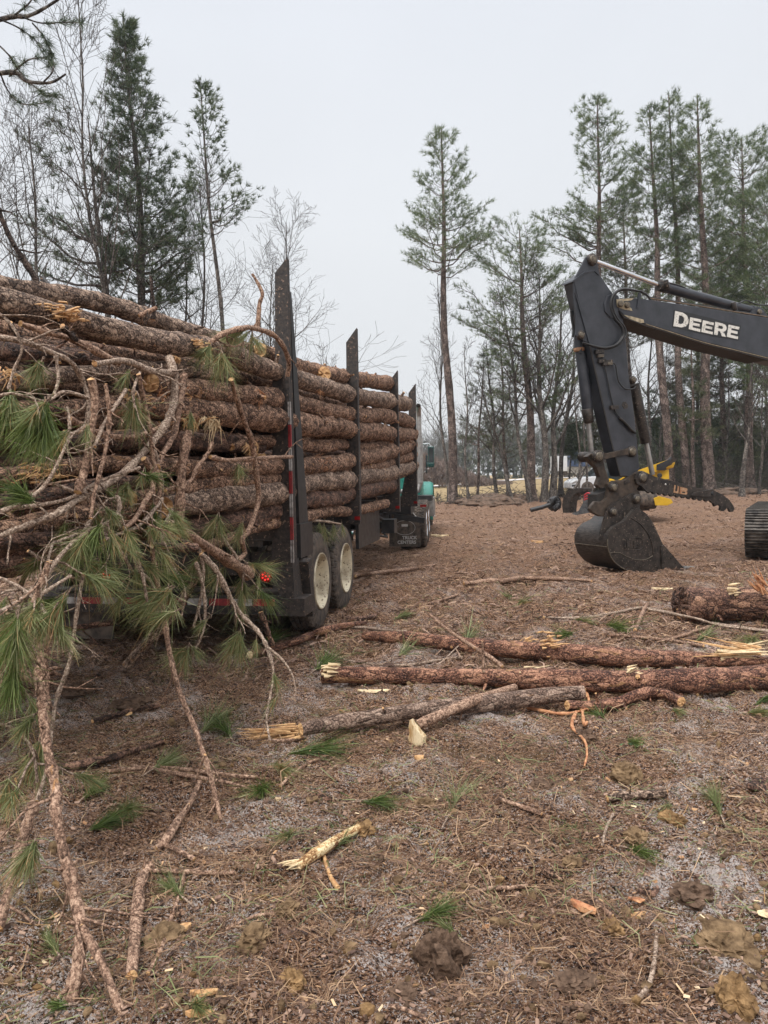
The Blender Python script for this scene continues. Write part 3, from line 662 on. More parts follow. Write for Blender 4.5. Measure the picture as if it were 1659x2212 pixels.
def loftbox(mb_, secs, m=0):
    """rounded box sections: (y, xc, half width, z0, z1)"""
    V = []
    for y, xc, hw, z0, z1 in secs:
        c = min(.12, (z1 - z0) * .2)
        for dx, z in ((-hw, z0), (hw, z0), (hw, z1 - c * 2), (hw - c * .35, z1 - c * .6), (hw - c * 1.2, z1), (-hw + c * 1.2, z1), (-hw + c * .35, z1 - c * .6), (-hw, z1 - c * 2)):
            V.append((xc + dx, y, z))
    n = len(secs); k = 8; q = []
    for i in range(n - 1):
        for j in range(k): q.append([i * k + j, i * k + (j + 1) % k, (i + 1) * k + (j + 1) % k, (i + 1) * k + j])
    V += [(secs[0][1], secs[0][0], (secs[0][3] + secs[0][4]) / 2), (secs[-1][1], secs[-1][0], (secs[-1][3] + secs[-1][4]) / 2)]
    t = [[(j + 1) % k, j, n * k] for j in range(k)] + [[(n - 1) * k + j, (n - 1) * k + (j + 1) % k, n * k + 1] for j in range(k)]
    mb_.add(V, q=q, t=t, m=m, smooth=False)
c_ = MB(); loftbox(c_, [(3.35, -1.2, .92, .95, 2.3), (3.5, -1.2, .95, .9, 2.4), (4.7, -1.2, .95, .9, 2.35), (5.1, -1.2, .9, .9, 2.0)]); c_.obj('cab', M['green'], tk)
w_ = MB(); w_.box((-1.2, 3.345, 1.95), (1.0, .03, .5)); w_.box((-.14, 4.4, 1.9), (.03, .7, .5)); w_.obj('cab_window', M['glass'], tk)
h_ = MB(); loftbox(h_, [(5.0, -1.2, .8, .9, 1.95), (5.6, -1.2, .72, .9, 1.85), (7.2, -1.2, .6, .7, 1.65), (7.35, -1.2, .55, .75, 1.5)]); h_.obj('hood', M['green'], tk)
# front fender: half barrel over each front wheel
for sx in (1, -1):
    fd = MB(); V = []; n = 18
    for i in range(n):
        a = R_(-15 + 185 * i / (n - 1)); yy, zz = 6.3 - .68 * math.cos(a), .55 + .74 * math.sin(a)
        yo, zo = 6.3 - .74 * math.cos(a), .55 + .86 * math.sin(a)
        for dx, (yq, zq) in ((-.30, (yo, zo)), (.08, (yo, zo)), (.17, (yo * .9 + yy * .1, zo - .05)), (.18, (yy, zz - .02)), (.08, (yy, zz))): V.append((-1.2 + sx * (1.0 + dx), yq, zq))
    k = 5; fd.add(V, q=[[i * k + j, i * k + j + 1, (i + 1) * k + j + 1, (i + 1) * k + j] for i in range(n - 1) for j in range(k - 1)]); fd.obj('fender', M['green'], tk)
    s_ = MB(); s_.box((-1.2 + sx * 1.1, 4.6, .55), (.28, 1.5, .06)); s_.box((-1.2 + sx * 1.1, 4.2, .75), (.34, 1.1, .5)); s_.obj('fuel_tank_step', M['dull_metal'], tk)
    mr_ = empty('side_mirror'); mr_.parent = tk; mr_.location = (-1.2 + sx * 1.16, 5.1, 2.12)
    q_ = MB(); q_.box((0, 0, 0), (.17, .13, .60)); q_.box((sx * -.012, .055, 0), (.14, .08, .5)); q_.box((0.0, 0, -.22), (.18, .14, .12))
    mo = q_.obj('mirror_housing', M['green_dark'], mr_); bv = mo.modifiers.new('b', 'BEVEL'); bv.width = .025; bv.segments = 2
    q_ = MB(); q_.box((0, -.068, .05), (.13, .006, .4)); q_.obj('mirror_glass', M['glass'], mr_)
    q_ = MB(); q_.tube([(-sx * .55, 0, .36), (-sx * .05, 0, .38), (0, 0, .28)], .013, 8); q_.tube([(-sx * .52, 0, -.52), (-sx * .2, 0, -.44), (0, 0, -.28)], .013, 8); q_.obj('mirror_arm', M['chrome'], mr_)
    ex = MB()
    xs = -1.2 + sx * .93
    ex.tube([(xs - sx * .5, 2.95, 1.2), (xs - sx * .25, 3.0, 1.12), (xs - sx * .05, 3.05, 1.2), (xs, 3.08, 1.4), (xs, 3.08, 2.0), (xs, 3.08, 2.9), (xs, 3.08, 3.15)], [.065] * 3 + [.075, .075, .06, .06], 14)
    ex.tube([(xs, 3.08, 3.12), (xs, 3.05, 3.25), (xs, 2.95, 3.34), (xs, 2.88, 3.38)], .062, 14)
    ex.tube([(xs, 3.08, 1.4), (xs, 3.08, 2.55)], .09, 14)
    ex.obj('exhaust_stack', M['dull_metal'] if sx > 0 else M['dull_metal'], tk)
for i in range(5):
    n_ = MB(); n_.tube([(-.06, 6.3 + .16 * math.cos(i * 1.25), .51 + .16 * math.sin(i * 1.25)), (.02, 6.3 + .16 * math.cos(i * 1.25), .51 + .16 * math.sin(i * 1.25))], .018, 8, cap=0); n_.obj('lug_nut', M['chrome'], tk)
# mud flaps with print
for sx in (1, -1):
    mf = empty('mud_flap'); mf.parent = tk; mf.location = (-1.2 + sx * .78, -.74, 0)
    poly = [Vector((-.33, 0, .10)), Vector((.33, 0, .10)), Vector((.33, 0, .62)), Vector((.10, 0, .90)), Vector((-.33, 0, .90))]
    if sx < 0: poly = [Vector((-v.x, v.y, v.z)) for v in poly]
    prism(poly, Vector((0, .015, 0)), 'flap', M['rubber'], mf)
    e_ = MB(); V = [(.333 * sx, -.012, .62), (.10 * sx, -.012, .905), (-.33 * sx, -.012, .905)]; e_.tube(V, .014, 6); e_.obj('flap_bracket', M['dull_metal'], mf)
    rg = MB(); rg.tube([(.22 * math.cos(a), -.006, .50 + .15 * math.sin(a)) for a in np.linspace(0, 2 * np.pi, 49)], .004, 4); rg.obj('oval_outline', M['mat_text'], mf)
    rot = Matrix.Rotation(math.pi / 2, 4, 'X')
    text_curve('TRUCK', .095, M['mat_text'], 'lettering', mf, Matrix.Translation((.10, -.006, .285)) @ rot, .001, .003)
    text_curve('CENTERS', .095, M['mat_text'], 'lettering', mf, Matrix.Translation((.04, -.006, .19)) @ rot, .001, .003)
    bd = MB(); bd.box((0, -.006, .55), (.13, .003, .05)); bd.obj('printed_badge', M['mat_text'], mf)
r_ = MB(); r_.box((-.02, -.80, .96), (.13, .03, .05)); r_.obj('reflector', M['red_lens'], tk)

# ------------------------------------------------------------------ the logs on the trailer (traced along the load's right side)
def dens(pts, step=0.12):
    out = [pts[0]]
    for a, b in zip(pts[:-1], pts[1:]):
        n = max(1, int((b[0] - a[0]).length / step))
        for i in range(1, n + 1):
            t = i / n; out.append((a[0].lerp(b[0], t), a[1] * (1 - t) + b[1] * t))
    return out
def log_obj(P, Rd, label, cat='log', group=None, mats=('bark', 'wood'), seed=0, stubs=3, mw=None, k=14, rough=.035, name='pine_log', wob=0.02):
    pr_ = dens(list(zip(P, Rd))); g = np.random.default_rng(seed)
    L_ = np.cumsum([0] + [(a[0] - b[0]).length for a, b in zip(pr_[:-1], pr_[1:])])
    pts = []; rad = []
    for (p, r), l in zip(pr_, L_):
        pts.append(p + Vector((0, float(vnoise(np.array(l * .9 + seed), np.array(1.0), 4)) * wob, float(vnoise(np.array(l * .8 + seed), np.array(5.0), 4)) * wob)))
        rad.append(r * (1 + .09 * float(vnoise(np.array(l * 2.2 + seed), np.array(9.0), 4))))
    mb_ = MB(); mb_.tube(pts, rad, k, m=0, cap=1, rough=rough, seed=seed)
    for _ in range(stubs):
        i = int(g.integers(2, max(3, len(pts) - 2))); i = min(i, len(pts) - 1); a = g.uniform(0, 2 * math.pi); r = rad[i]
        ax_ = (pts[min(i + 1, len(pts) - 1)] - pts[max(i - 1, 0)]).normalized()
        n_ = ax_.orthogonal().normalized(); n_ = Matrix.Rotation(a, 3, ax_) @ n_
        if n_.y > 0.3 and abs(ax_.y) < .5: n_ = -n_
        s_ = pts[i] + n_ * r * .8; e_ = pts[i] + n_ * (r + g.uniform(.015, .09)) + ax_ * g.uniform(-.04, .04)
        rs = r * g.uniform(.10, .24)
        mb_.tube([s_, s_.lerp(e_, .6), e_], [rs * 1.3, rs, rs * .9], 7, m=0, cap=1, rough=.08, seed=int(g.integers(99)))
    o = mb_.obj(name, [M[m] for m in mats], None, mw)
    if label: tag(o, label, cat, group)
    return o
GL = 'pine logs loaded on the trailer'
ROWS = [
 ('A', [(-60, 590, 23), (0, 611, 22), (182, 650, 22), (365, 702, 20), (474, 732, 19), (590, 778, 16)], .42, 'topmost grey brown pine log on the load with a round sawn knot', 'bark_grey'),
 ('B', [(-60, 648, 32), (0, 659, 31), (146, 688, 29), (255, 713, 27), (365, 739, 26), (456, 750, 24), (547, 783, 23), (640, 815, 21), (705, 834, 19), (756, 850, 18), (833, 866, 18), (876, 873, 16)], .10, 'thick long pine log with a torn orange scar, just under the topmost log', 'bark_grey'),
 ('A2', [(560, 752, 16), (650, 792, 16), (700, 800, 15), (751, 810, 14), (790, 818, 12)], .30, 'thin log behind the stakes at the very top of the load', 'bark'),
 ('A3', [(700, 806, 15), (775, 817, 16), (837, 826, 17)], .16, 'short dark log end sticking out highest between the second and third stake', 'bark'),
 ('C', [(-60, 742, 20), (0, 750, 20), (110, 757, 22), (219, 775, 17), (330, 796, 15)], .35, 'shadowed log in the gap under the thick scarred log', 'bark_dark'),  # shade of the gap put into a darker bark colour
 ('C2', [(-60, 722, 14), (60, 735, 14), (219, 752, 15), (365, 775, 15), (470, 795, 16), (590, 825, 16)], .62, 'reddish log set back in the upper gap of the load', 'bark'),
 ('D', [(-60, 820, 21), (0, 815, 21), (110, 805, 20), (219, 799, 17), (292, 788, 18), (420, 795, 18), (480, 806, 15)], .14, 'pale scaly log crossing behind the hanging bark stripped limbs', 'bark_grey'),
 ('E', [(330, 822, 20), (394, 834, 23), (474, 841, 24), (605, 863, 23), (651, 874, 19), (705, 888, 18), (757, 896, 18), (844, 899, 16), (884, 914, 15)], .10, 'dark log passing behind the rear stake, third down from the top', 'bark'),
 ('F', [(-60, 872, 17), (0, 874, 17), (128, 879, 20), (237, 877, 22), (365, 881, 27), (474, 892, 29), (605, 907, 29), (705, 921, 22), (757, 928, 21), (844, 936, 18), (886, 940, 16)], .10, 'stout log with a large shredded pale wound left of the rear stake', 'bark'),
 ('G', [(130, 958, 22), (204, 954, 24), (310, 947, 22), (430, 955, 20), (560, 962, 18)], .22, 'shadowed log below the shredded wound', 'bark_dark'),
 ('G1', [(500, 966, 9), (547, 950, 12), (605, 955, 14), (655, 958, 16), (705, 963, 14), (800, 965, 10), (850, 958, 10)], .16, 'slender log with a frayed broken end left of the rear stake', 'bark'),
 ('G3', [(560, 990, 16), (640, 984, 15), (740, 986, 14), (850, 985, 14)], .40, 'thin log deep in the gap between the rear and second stakes', 'bark_dark'),
 ('H', [(-60, 1032, 20), (0, 1023, 20), (109, 1012, 22), (255, 1007, 18), (365, 1009, 18), (510, 1010, 20), (605, 1009, 19), (658, 1005, 18), (705, 1000, 18), (760, 994, 19), (844, 976, 17), (890, 961, 14)], .10, 'middle log with a yellow scar crossing the whole side of the load', 'bark'),
 ('H2', [(640, 1024, 9), (720, 1024, 10), (786, 1012, 11), (844, 998, 13), (891, 983, 13)], .12, 'narrow log wedged between thicker ones by the front stakes', 'bark'),
 ('I', [(280, 1072, 16), (357, 1060, 18), (456, 1045, 20), (547, 1036, 18), (605, 1030, 15), (680, 1026, 10)], .12, 'scaly log resting on the thick lower log left of the rear stake', 'bark'),
 ('J', [(346, 1100, 27), (456, 1078, 29), (605, 1060, 27), (658, 1046, 21), (760, 1034, 20), (844, 1023, 17), (891, 1005, 15)], .10, 'thick lower log whose broken orange end shows among the limbs', 'bark_grey'),
 ('K', [(-60, 1150, 24), (0, 1144, 24), (109, 1122, 29), (219, 1100, 27), (330, 1080, 22)], .18, 'lower log at the rear left half hidden by pine needles', 'bark'),
 ('K2', [(-60, 1085, 22), (60, 1078, 24), (180, 1058, 22), (300, 1046, 18)], .34, 'dark log behind the long curved limb at the rear', 'bark_dark'),
 ('L', [(380, 1150, 20), (419, 1143, 22), (510, 1122, 22), (605, 1100, 21), (662, 1078, 22), (724, 1076, 22), (797, 1052, 19), (848, 1043, 18)], .14, 'rough muddy log in the second lowest row of the load', 'bark_dark'),
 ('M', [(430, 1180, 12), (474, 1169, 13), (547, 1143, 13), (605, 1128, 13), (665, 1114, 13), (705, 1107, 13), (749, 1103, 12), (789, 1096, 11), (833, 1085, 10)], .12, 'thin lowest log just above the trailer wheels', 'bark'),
 ('N', [(-60, 1188, 24), (0, 1180, 24), (100, 1174, 22), (220, 1150, 18)], .10, 'wet red brown log lowest at the rear left corner', 'bark_dark'),
 ('N2', [(-60, 1235, 20), (20, 1225, 22), (120, 1205, 18), (240, 1170, 14)], .3, 'dark butt log drooping under the rear left of the load', 'bark_dark'),
]
for i, (nm, pp, off, lab, mt) in enumerate(ROWS):
    P = []; Rd = []
    for px, py, rp in pp:
        p = side(px, py, off); r = rp * (TM @ p).y / FPX * .97
        P.append(p); Rd.append(r)
    log_obj(P, Rd, lab, 'log', GL, (mt, 'wood'), seed=i + 3, stubs=8, mw=TM, rough=.05, wob=.045)
g = np.random.default_rng(5)
for lv in range(8):
    z0_ = 1.26 + lv * .238
    for c in range(7):
        z = z0_ + (.115 if c % 2 else 0) * (lv < 7)
        x = -.78 - c * .25 + g.uniform(-.05, .05)
        if lv == 7 and c not in (1, 2, 3, 4): continue
        if lv == 0 and c in (6,): continue
        y0 = -4.1 + g.uniform(-.4, .4); y1 = 8.1 + g.uniform(-.3, .9)
        zr = z - .06 * (lv < 3) + .0 * lv; zt = z + .05 + (.12 if lv > 4 else 0)
        zr = min(zr, 2.62)
        P = [Vector((x, y0, zr + g.uniform(-.05, .05))), Vector((x + g.uniform(-.06, .06), -1.0, zr + .02)), Vector((x + g.uniform(-.06, .06), 1.5, z)), Vector((x, 5.2, (z + zt) / 2)), Vector((x + g.uniform(-.05, .05), y1, zt))]
        log_obj(P, [.055, .075, .095, .105, .11], f"pine log inside the load, {['lowest','second lowest','third','fourth','fifth','sixth','seventh','top'][lv]} layer, {['outermost','second','third','middle','fifth','sixth','farthest'][c]} from the stakes' right side", 'log', 'pine logs packed inside the load', ('bark_dark' if g.uniform() < .4 else 'bark', 'wood'), seed=100 + lv * 9 + c, stubs=1, mw=TM, k=10, wob=.05)
# torn pale wounds and bark strips on the logs
def splinters(px, py, off, n, spread, ln, mat, down=1.0, seed=0, w=.012):
    g = np.random.default_rng(seed); mb_ = MB()
    c0 = side(px, py, off)
    w *= .5
    for _ in range(int(n * 1.6)):
        c = c0 + Vector((g.uniform(-.03, .01), g.normal() * spread * 1.3, g.normal() * spread * .35))
        d = Vector((g.uniform(-.1, .22), g.normal() * 1.1, -down * g.uniform(.2, 1) + .25)).normalized()
        L_ = ln * g.uniform(.4, 1.2); q_ = c + d * L_ * .5 + Vector((.02, 0, 0)); e_ = c + d * L_ + Vector((0, 0, -.15 * L_))
        mb_.tube([c, q_, e_], [w * g.uniform(.4, 1), w * g.uniform(.3, .7), .001], 4, rough=.2, seed=int(g.integers(999)), smooth=False)
    return mb_.obj('splintered_wood', mat, None, TM)
def host(lab):
    return next(o for o in bpy.data.objects if o.get('label') == lab)
for lab, L0 in (('F', [(395, 880, .06, 60, .16, .12, 'wood', .7, 1, .016), (300, 868, .06, 30, .06, .09, 'wood', .3, 2, .014), (455, 898, .05, 45, .07, .17, 'wood_pale', 1.2, 3, .013), (365, 872, .07, 30, .10, .1, 'wood_red', .2, 12, .016), (848, 948, .06, 14, .05, .12, 'wood_red', 1.4, 13, .01)]),
                ('B', [(140, 680, .03, 34, .05, .09, 'wood', .2, 4, .014), (430, 745, .02, 20, .04, .07, 'wood', .2, 5, .012), (690, 842, .04, 12, .04, .1, 'wood_red', 1, 14, .009), (374, 770, .04, 14, .012, .07, 'wood', 1.2, 15, .012)]),
                ('E', [(560, 845, .03, 14, .02, .12, 'wood_red', 1.2, 6, .014)]), ('G1', [(545, 960, .03, 24, .04, .14, 'wood', 1.2, 7, .011)]),
                ('H', [(90, 1020, .03, 22, .06, .1, 'wood', .5, 8, .013), (700, 1000, .03, 26, .14, .14, 'wood_red', .4, 16, .01)]), ('J', [(345, 1108, .02, 24, .025, .06, 'wood', .8, 9, .014), (858, 1020, .06, 18, .06, .14, 'wood', .9, 17, .01)]),
                ('D', [(20, 800, .06, 16, .04, .1, 'wood', 1, 10, .012)])):
    lb = next(r for r in ROWS if r[0] == lab)[3]; ho = host(lb)
    for (px, py, off, n, sp_, ln, mt, dn, sd_, w) in L0:
        o = splinters(px, py, off, n, sp_, ln, M[mt], dn, sd_, w); o.parent = ho; o.matrix_parent_inverse = TM.inverted()
# ------------------------------------------------------------------ needle tufts
def tuft_mesh(d, L, n, seed, spread=.55, width=.0022, droop=.25, shoot=.4, mb_=None, origin=None):
    g = np.random.default_rng(seed); d = np.array(tuple(d), float); d /= np.linalg.norm(d)
    s = g.uniform(0, 1, n) ** .8 * shoot * L
    base = d[None] * s[:, None] + g.normal(size=(n, 3)) * .004
    sp_ = spread * g.uniform(.25, 1.15, n)[:, None]
    v = d[None] + sp_ * g.normal(size=(n, 3)); v /= np.linalg.norm(v, axis=1)[:, None]
    ln = (L * (1 - shoot * .55) * g.uniform(.45, 1.12, n))[:, None]
    side_ = np.cross(v, g.normal(size=(n, 3))); side_ /= np.linalg.norm(side_, axis=1)[:, None]
    w = width * g.uniform(.7, 1.2, n)[:, None]; dr = droop * g.uniform(.5, 1.4, n)[:, None] * np.array([[0, 0, -1.0]])
    pts = []; bend = g.normal(size=(n, 3)) * .22
    for t, ww in ((0, 1), (.35, 1), (.7, .8), (1, .15)):
        c = base + v * ln * t + (dr + bend) * ln * t * t
        pts += [c - side_ * w * ww / 2, c + side_ * w * ww / 2]
    V = np.stack(pts, 1)
    if origin is not None: V = V + np.array(tuple(origin))[None, None, :]
    q = (np.arange(n)[:, None, None] * 8 + np.array([[0, 1, 3, 2], [2, 3, 5, 4], [4, 5, 7, 6]])[None]).reshape(-1, 4)
    rnd = np.clip(g.normal(.5, .3, n), 0, 1)
    mb2 = mb_ or MB(); mb2.add(V, q=q, tcs=np.repeat(rnd, 8)[:, None] * np.ones((1, 3)), smooth=True)
    return mb2
TS = [0]
def tuft(parent, P, Q, n=150, mat='needle', spread=.5, droop=.25, twig=True, width=.0022):
    TS[0] += 1; d = Q - P; L = d.length
    mb_ = tuft_mesh(d, L, n, TS[0] * 13 + 1, spread, width, droop)
    if twig:
        t_ = MB(); dn = d.normalized()
    o = mb_.obj('needle_tuft', M[mat]); o.location = P
    if parent is not None:
        pass
    o.parent = parent
    if twig:
        tw = MB(); tw.tube([P - dn * .02, P + dn * L * .2, P + dn * L * .42], [.004, .0035, .002], 5); 
        to = tw.obj('shoot', M['twig'], parent)
    return o
def r3(x, y): return (x / 2.743, 553 + y / 2.743)
def r4(x, y): return (432.1 + x / 2.743, 553 + y / 2.743)
def r6(x, y): return (x / 2.743, 1123.3 + y / 2.743)
def ra(x, y): return (x / 2.743, 1693.6 + y / 2.743)
def smooth_path(P, R, sub=4):
    P = [Vector(p) for p in P]; n = len(P); out = []; ro = []
    for i in range(n - 1):
        p0, p1, p2, p3 = P[max(i - 1, 0)], P[i], P[i + 1], P[min(i + 2, n - 1)]
        for t in np.linspace(0, 1, sub + 1)[:-1]:
            out.append(0.5 * ((2 * p1) + (-p0 + p2) * t + (2 * p0 - 5 * p1 + 4 * p2 - p3) * t * t + (-p0 + 3 * p1 - 3 * p2 + p3) * t ** 3)); ro.append(R[i] * (1 - t) + R[i + 1] * t)
    out.append(P[-1]); ro.append(R[-1]); return out, ro
BS = [0]
def limb(label, pts, rpx, depth, mat='branch', tufts=(), forks=(), cat='branch', group='broken limbs hanging off the load', name='broken_limb', cap='wood', sub=5, knob=.09, nmat='needle', auto=0, L_auto=62):
    """pts in photo pixels; rpx start/end radius in pixels; depth list of metres or (dy0, dy1) in front of the load's side"""
    BS[0] += 1; sd = BS[0]
    def to3(pp, dep, rp):
        n = len(pp); P = []; R = []
        for i, (x, y) in enumerate(pp):
            t = i / max(1, n - 1)
            if isinstance(dep, list): Y = np.interp(t, np.linspace(0, 1, len(dep)), dep)
            else: Y = side_depth(min(max(x, -40), 640)) - (dep[0] * (1 - t) + dep[1] * t)
            P.append(at(x, y, float(Y))); R.append((rp[0] * (1 - t) + rp[1] * t) * float(Y) / FPX)
        return P, R
    root = None
    P, R = to3(pts, depth, rpx); S, Q = smooth_path(P, R, sub)
    g = np.random.default_rng(sd)
    Q = [q * (1 + knob * g.normal()) + (q * .35 if g.uniform() < .07 else 0) for q in Q]
    mb_ = MB(); mb_.tube(S, Q, 9, cap=1, rough=.05, seed=sd)
    # broken side twigs
    for _ in range(max(2, len(S) // 7)):
        i = int(g.integers(1, len(S) - 1)); a = Vector(g.normal(size=3)).normalized(); l = g.uniform(.02, .07)
        mb_.tube([S[i], S[i] + a * (Q[i] + l * .5), S[i] + a * (Q[i] + l) + Vector((0, 0, -.01))], [Q[i] * .4, Q[i] * .25, Q[i] * .12], 5, cap=1)
    # longer side shoots that fork and taper
    if len(S) > 12:
        for _ in range(max(2, len(S) // 6)):
            i = int(g.integers(2, len(S) - 2)); T_ = (S[i + 1] - S[i - 1]).normalized(); o_ = T_.orthogonal().normalized(); o_.rotate(Matrix.Rotation(g.uniform(0, 6.28), 3, T_))
            d_ = (T_ * g.uniform(.3, .9) + o_ * .7).normalized(); l = g.uniform(.08, .32); q = [S[i]]
            for k in range(5): d_ = (d_ + Vector(g.normal(size=3)) * .22 + Vector((0, 0, -.06))).normalized(); q.append(q[-1] + d_ * l / 5)
            r_ = min(Q[i] * .5, .007); mb_.tube(q, [r_, r_ * .85, r_ * .7, r_ * .55, r_ * .4, r_ * .25], 5)
            e_ = q[3] + (d_ + Vector(g.normal(size=3)) * .8).normalized() * l * .35; mb_.tube([q[3], q[3].lerp(e_, .5), e_], [r_ * .5, r_ * .35, r_ * .2], 4)
    for fp, fd, fr_ in forks:
        P2, R2 = to3(fp, fd, fr_); S2, Q2 = smooth_path(P2, R2, 4); mb_.tube(S2, Q2, 7, cap=1, rough=.05, seed=sd + 50)
        if auto:
            S = S + S2
    o = mb_.obj(name, [M[mat], M[cap]]); tag(o, label, cat, group)
    for tf in tufts:
        x0, y0, x1, y1 = tf[:4]; Y0 = tf[4] if len(tf) > 4 and tf[4] else side_depth(min(max(x0, -30), 620)) - .22
        n = tf[5] if len(tf) > 5 else 150; nm = tf[6] if len(tf) > 6 else nmat
        tuft(o, at(x0, y0, Y0), at(x1, y1, Y0 - .03), n, nm, droop=.18)
    for _ in range(auto):
        i = int(g.integers(len(S) // 3, len(S))); i = min(i, len(S) - 1); p = S[i]
        a = Vector((g.normal() * .7, g.normal() * .5, -abs(g.normal()) * .8 - .1)).normalized()
        st_ = p + a * g.uniform(.06, .16); tw = MB(); tw.tube([p, p.lerp(st_, .5) + Vector((0, 0, .015)), st_], [.006, .005, .004], 5); tw.obj('side_twig', M['twig'], o)
        tuft(o, st_, st_ + a * (L_auto * p.y / FPX * g.uniform(.8, 1.3)), 130, nmat if g.uniform() < .8 else 'needle_dark')
    return o
limb('long straight limb hanging from mid load down to the ground by its forked tip', [r3(820, 700), r3(850, 850), r3(885, 1000), r3(905, 1200), r3(950, 1380), r6(890, 0), r6(920, 300), r6(970, 560), r6(1000, 760), r6(1060, 1010), r6(1150, 1220), r6(1200, 1370), r6(1250, 1530), r6(1300, 1750), ra(1325, 335)],
     (5, 6), [4.0, 4.1, 4.15, 4.1, 4.0, 3.9, 3.75, 3.6, 3.45], forks=[([r6(1215, 1390), r6(1180, 1480), r6(1160, 1560)], [3.55, 3.6], (3.5, 2))],
     tufts=[(365, 1269, 262, 1315, 3.75, 240), (372, 1272, 285, 1345, 3.75, 190), (365, 1269, 380, 1335, 3.8, 120), (379, 1320, 305, 1352, 3.7, 170)])
limb('long curved grey limb sweeping down to the left across the load', [r3(1000, 600), r3(1030, 700), r3(1030, 860), r3(980, 1000), r3(880, 1130), r3(760, 1260), r3(620, 1360), r3(480, 1430), r3(330, 1530), r3(150, 1600), r3(-60, 1680)],
     (9, 6.5), [4.6, 4.5, 4.2, 3.7, 3.3, 3.1], 'twig')
limb('scaly limb lying over the pale log with a kink before it hangs', [r3(560, 640), r3(700, 620), r3(780, 632), r3(860, 670), r3(950, 690), r3(1035, 692)], (6, 8.5), (.12, .16), 'twig')
limb('limb hanging close beside the curved grey limb', [r3(1090, 700), r3(1080, 800), r3(1060, 900), r3(1030, 1060), r3(960, 1180), r3(930, 1250)], (7, 6), (.15, .3))
limb('thick vertical limb with a snapped lower end above the tail lights', [r3(1120, 1040), r3(1085, 1200), r3(1070, 1400), r3(1062, 1650)], (9, 10), (.2, .22))
limb('slender winding limb hanging left of the rear stake', [r3(1370, 730), r3(1430, 930), r3(1490, 1100), r3(1520, 1300), r3(1530, 1450), r3(1475, 1620), r3(1435, 1680), r3(1450, 1760), r3(1410, 1800)], (6, 5.5), (.3, .3),
     tufts=[(478, 757, 470, 832, 5.2, 150), (480, 760, 505, 825, 5.2, 110), (525, 1125, 505, 1190, 5.6, 150), (470, 1111, 438, 1168, 5.2, 170), (474, 1113, 478, 1172, 5.2, 140)])
limb('stout limb with flaking bark hanging at the rear left of the load', [r3(540, 730), r3(562, 850), r3(540, 1050), r3(505, 1250), r3(460, 1400)], (9, 9), (.2, .25))
limb('pale twig arching down in front of the pale log at the rear', [r3(-30, 478), r3(150, 510), r3(300, 570), r3(420, 630), r3(490, 740), r3(525, 880), r3(500, 1010), r3(430, 1052), r3(380, 1040)], (7, 3.5), [3.1, 3.3, 3.5, 3.5, 3.4], 'twig',
     tufts=[(142, 932, 52, 985, 3.3, 220, 'needle_dark'), (150, 930, 80, 1000, 3.3, 160), (190, 917, 186, 965, 3.4, 90)])
limb('long thin limb running level to the left below the middle log', [r3(-40, 1515), r3(200, 1480), r3(400, 1440), r3(600, 1330), r3(830, 1255)], (5, 3.5), [3.0, 3.4, 3.8], 'twig', auto=5)
limb('s shaped limb curling at the centre of the hanging brush', [r3(850, 1200), r3(905, 1290), r3(900, 1390), r3(850, 1470), r3(800, 1560), r3(740, 1610)], (7, 5), (.3, .5), auto=4)
limb('hooked twig beside the pine cone with its tip pointing left', [r3(640, 1395), r3(700, 1440), r3(700, 1520), r3(620, 1590), r3(480, 1640), r3(320, 1705)], (5, 4), [3.7, 3.6, 3.4], 'twig', auto=4)
limb('short limb curving up and right below the shredded wound', [r3(980, 1390), r3(1120, 1340), r3(1170, 1250), r3(1225, 1180), r3(1258, 1105)], (5, 3.5), (.1, .15))
limb('thin twig forking over the lower left log', [r3(930, 1480), r3(960, 1440), r3(900, 1520), r3(820, 1600), r3(700, 1650), r3(620, 1682)], (4.5, 3.5), (.3, .5), 'twig', auto=3)
limb('dark limb wedged under the thick scarred log', [r3(120, 400), r3(260, 445), r3(440, 500), r3(600, 580), r3(700, 640)], (6, 8), (-.1, .06), 'branch')
limb('twig hanging across the middle logs toward the lower left', [r3(745, 795), r3(690, 880), r3(620, 990), r3(560, 1130)], (4.5, 4), (.2, .35), 'twig')
limb('thick limb with a pale sawn end pointing right above the bumper', [r6(1010, 20), r6(1100, 75), r6(1200, 140), r6(1350, 240), r6(1480, 320)], (9, 13), (.25, .45), cap='wood_pale')
limb('short limb stub with a yellow oval cut end under the load', [r6(900, 150), r6(1050, 160), r6(1165, 165)], (8, 9.5), (.4, .75), cap='wood_pale', mat='bark_dark')
limb('pale forked limb trailing down right to the ground by the wheel', [r6(1190, 200), r6(1290, 310), r6(1370, 470), r6(1430, 560), r6(1520, 650), r6(1580, 750), r6(1620, 900), r6(1600, 1050), r6(1580, 1180), r6(1600, 1310)], (6, 2), [4.6, 4.7, 4.8, 4.6, 4.4, 4.2], 'twig',
     forks=[([r6(1580, 750), (610, 1425), (632, 1460), (640, 1500)], [4.6, 4.5, 4.4], (3.5, 1.5))],
     tufts=[(590, 1451, 603, 1500, 4.5, 90), (518, 1364, 478, 1432, 4.8, 190), (520, 1364, 520, 1440, 4.8, 170), (554, 1378, 552, 1420, 4.8, 100), (602, 1500, 570, 1545, 4.4, 60)])
limb('drooping needle covered twig hanging below the bumper', [r6(1160, 250), r6(1205, 400), r6(1215, 580), r6(1190, 700), r6(1120, 830)], (4, 2.5), [4.6, 4.6, 4.5], 'twig',
     tufts=[(448, 1338, 415, 1368, 4.5, 100), (405, 1395, 352, 1448, 4.5, 190), (408, 1395, 395, 1455, 4.5, 150), (412, 1393, 440, 1430, 4.5, 60)])
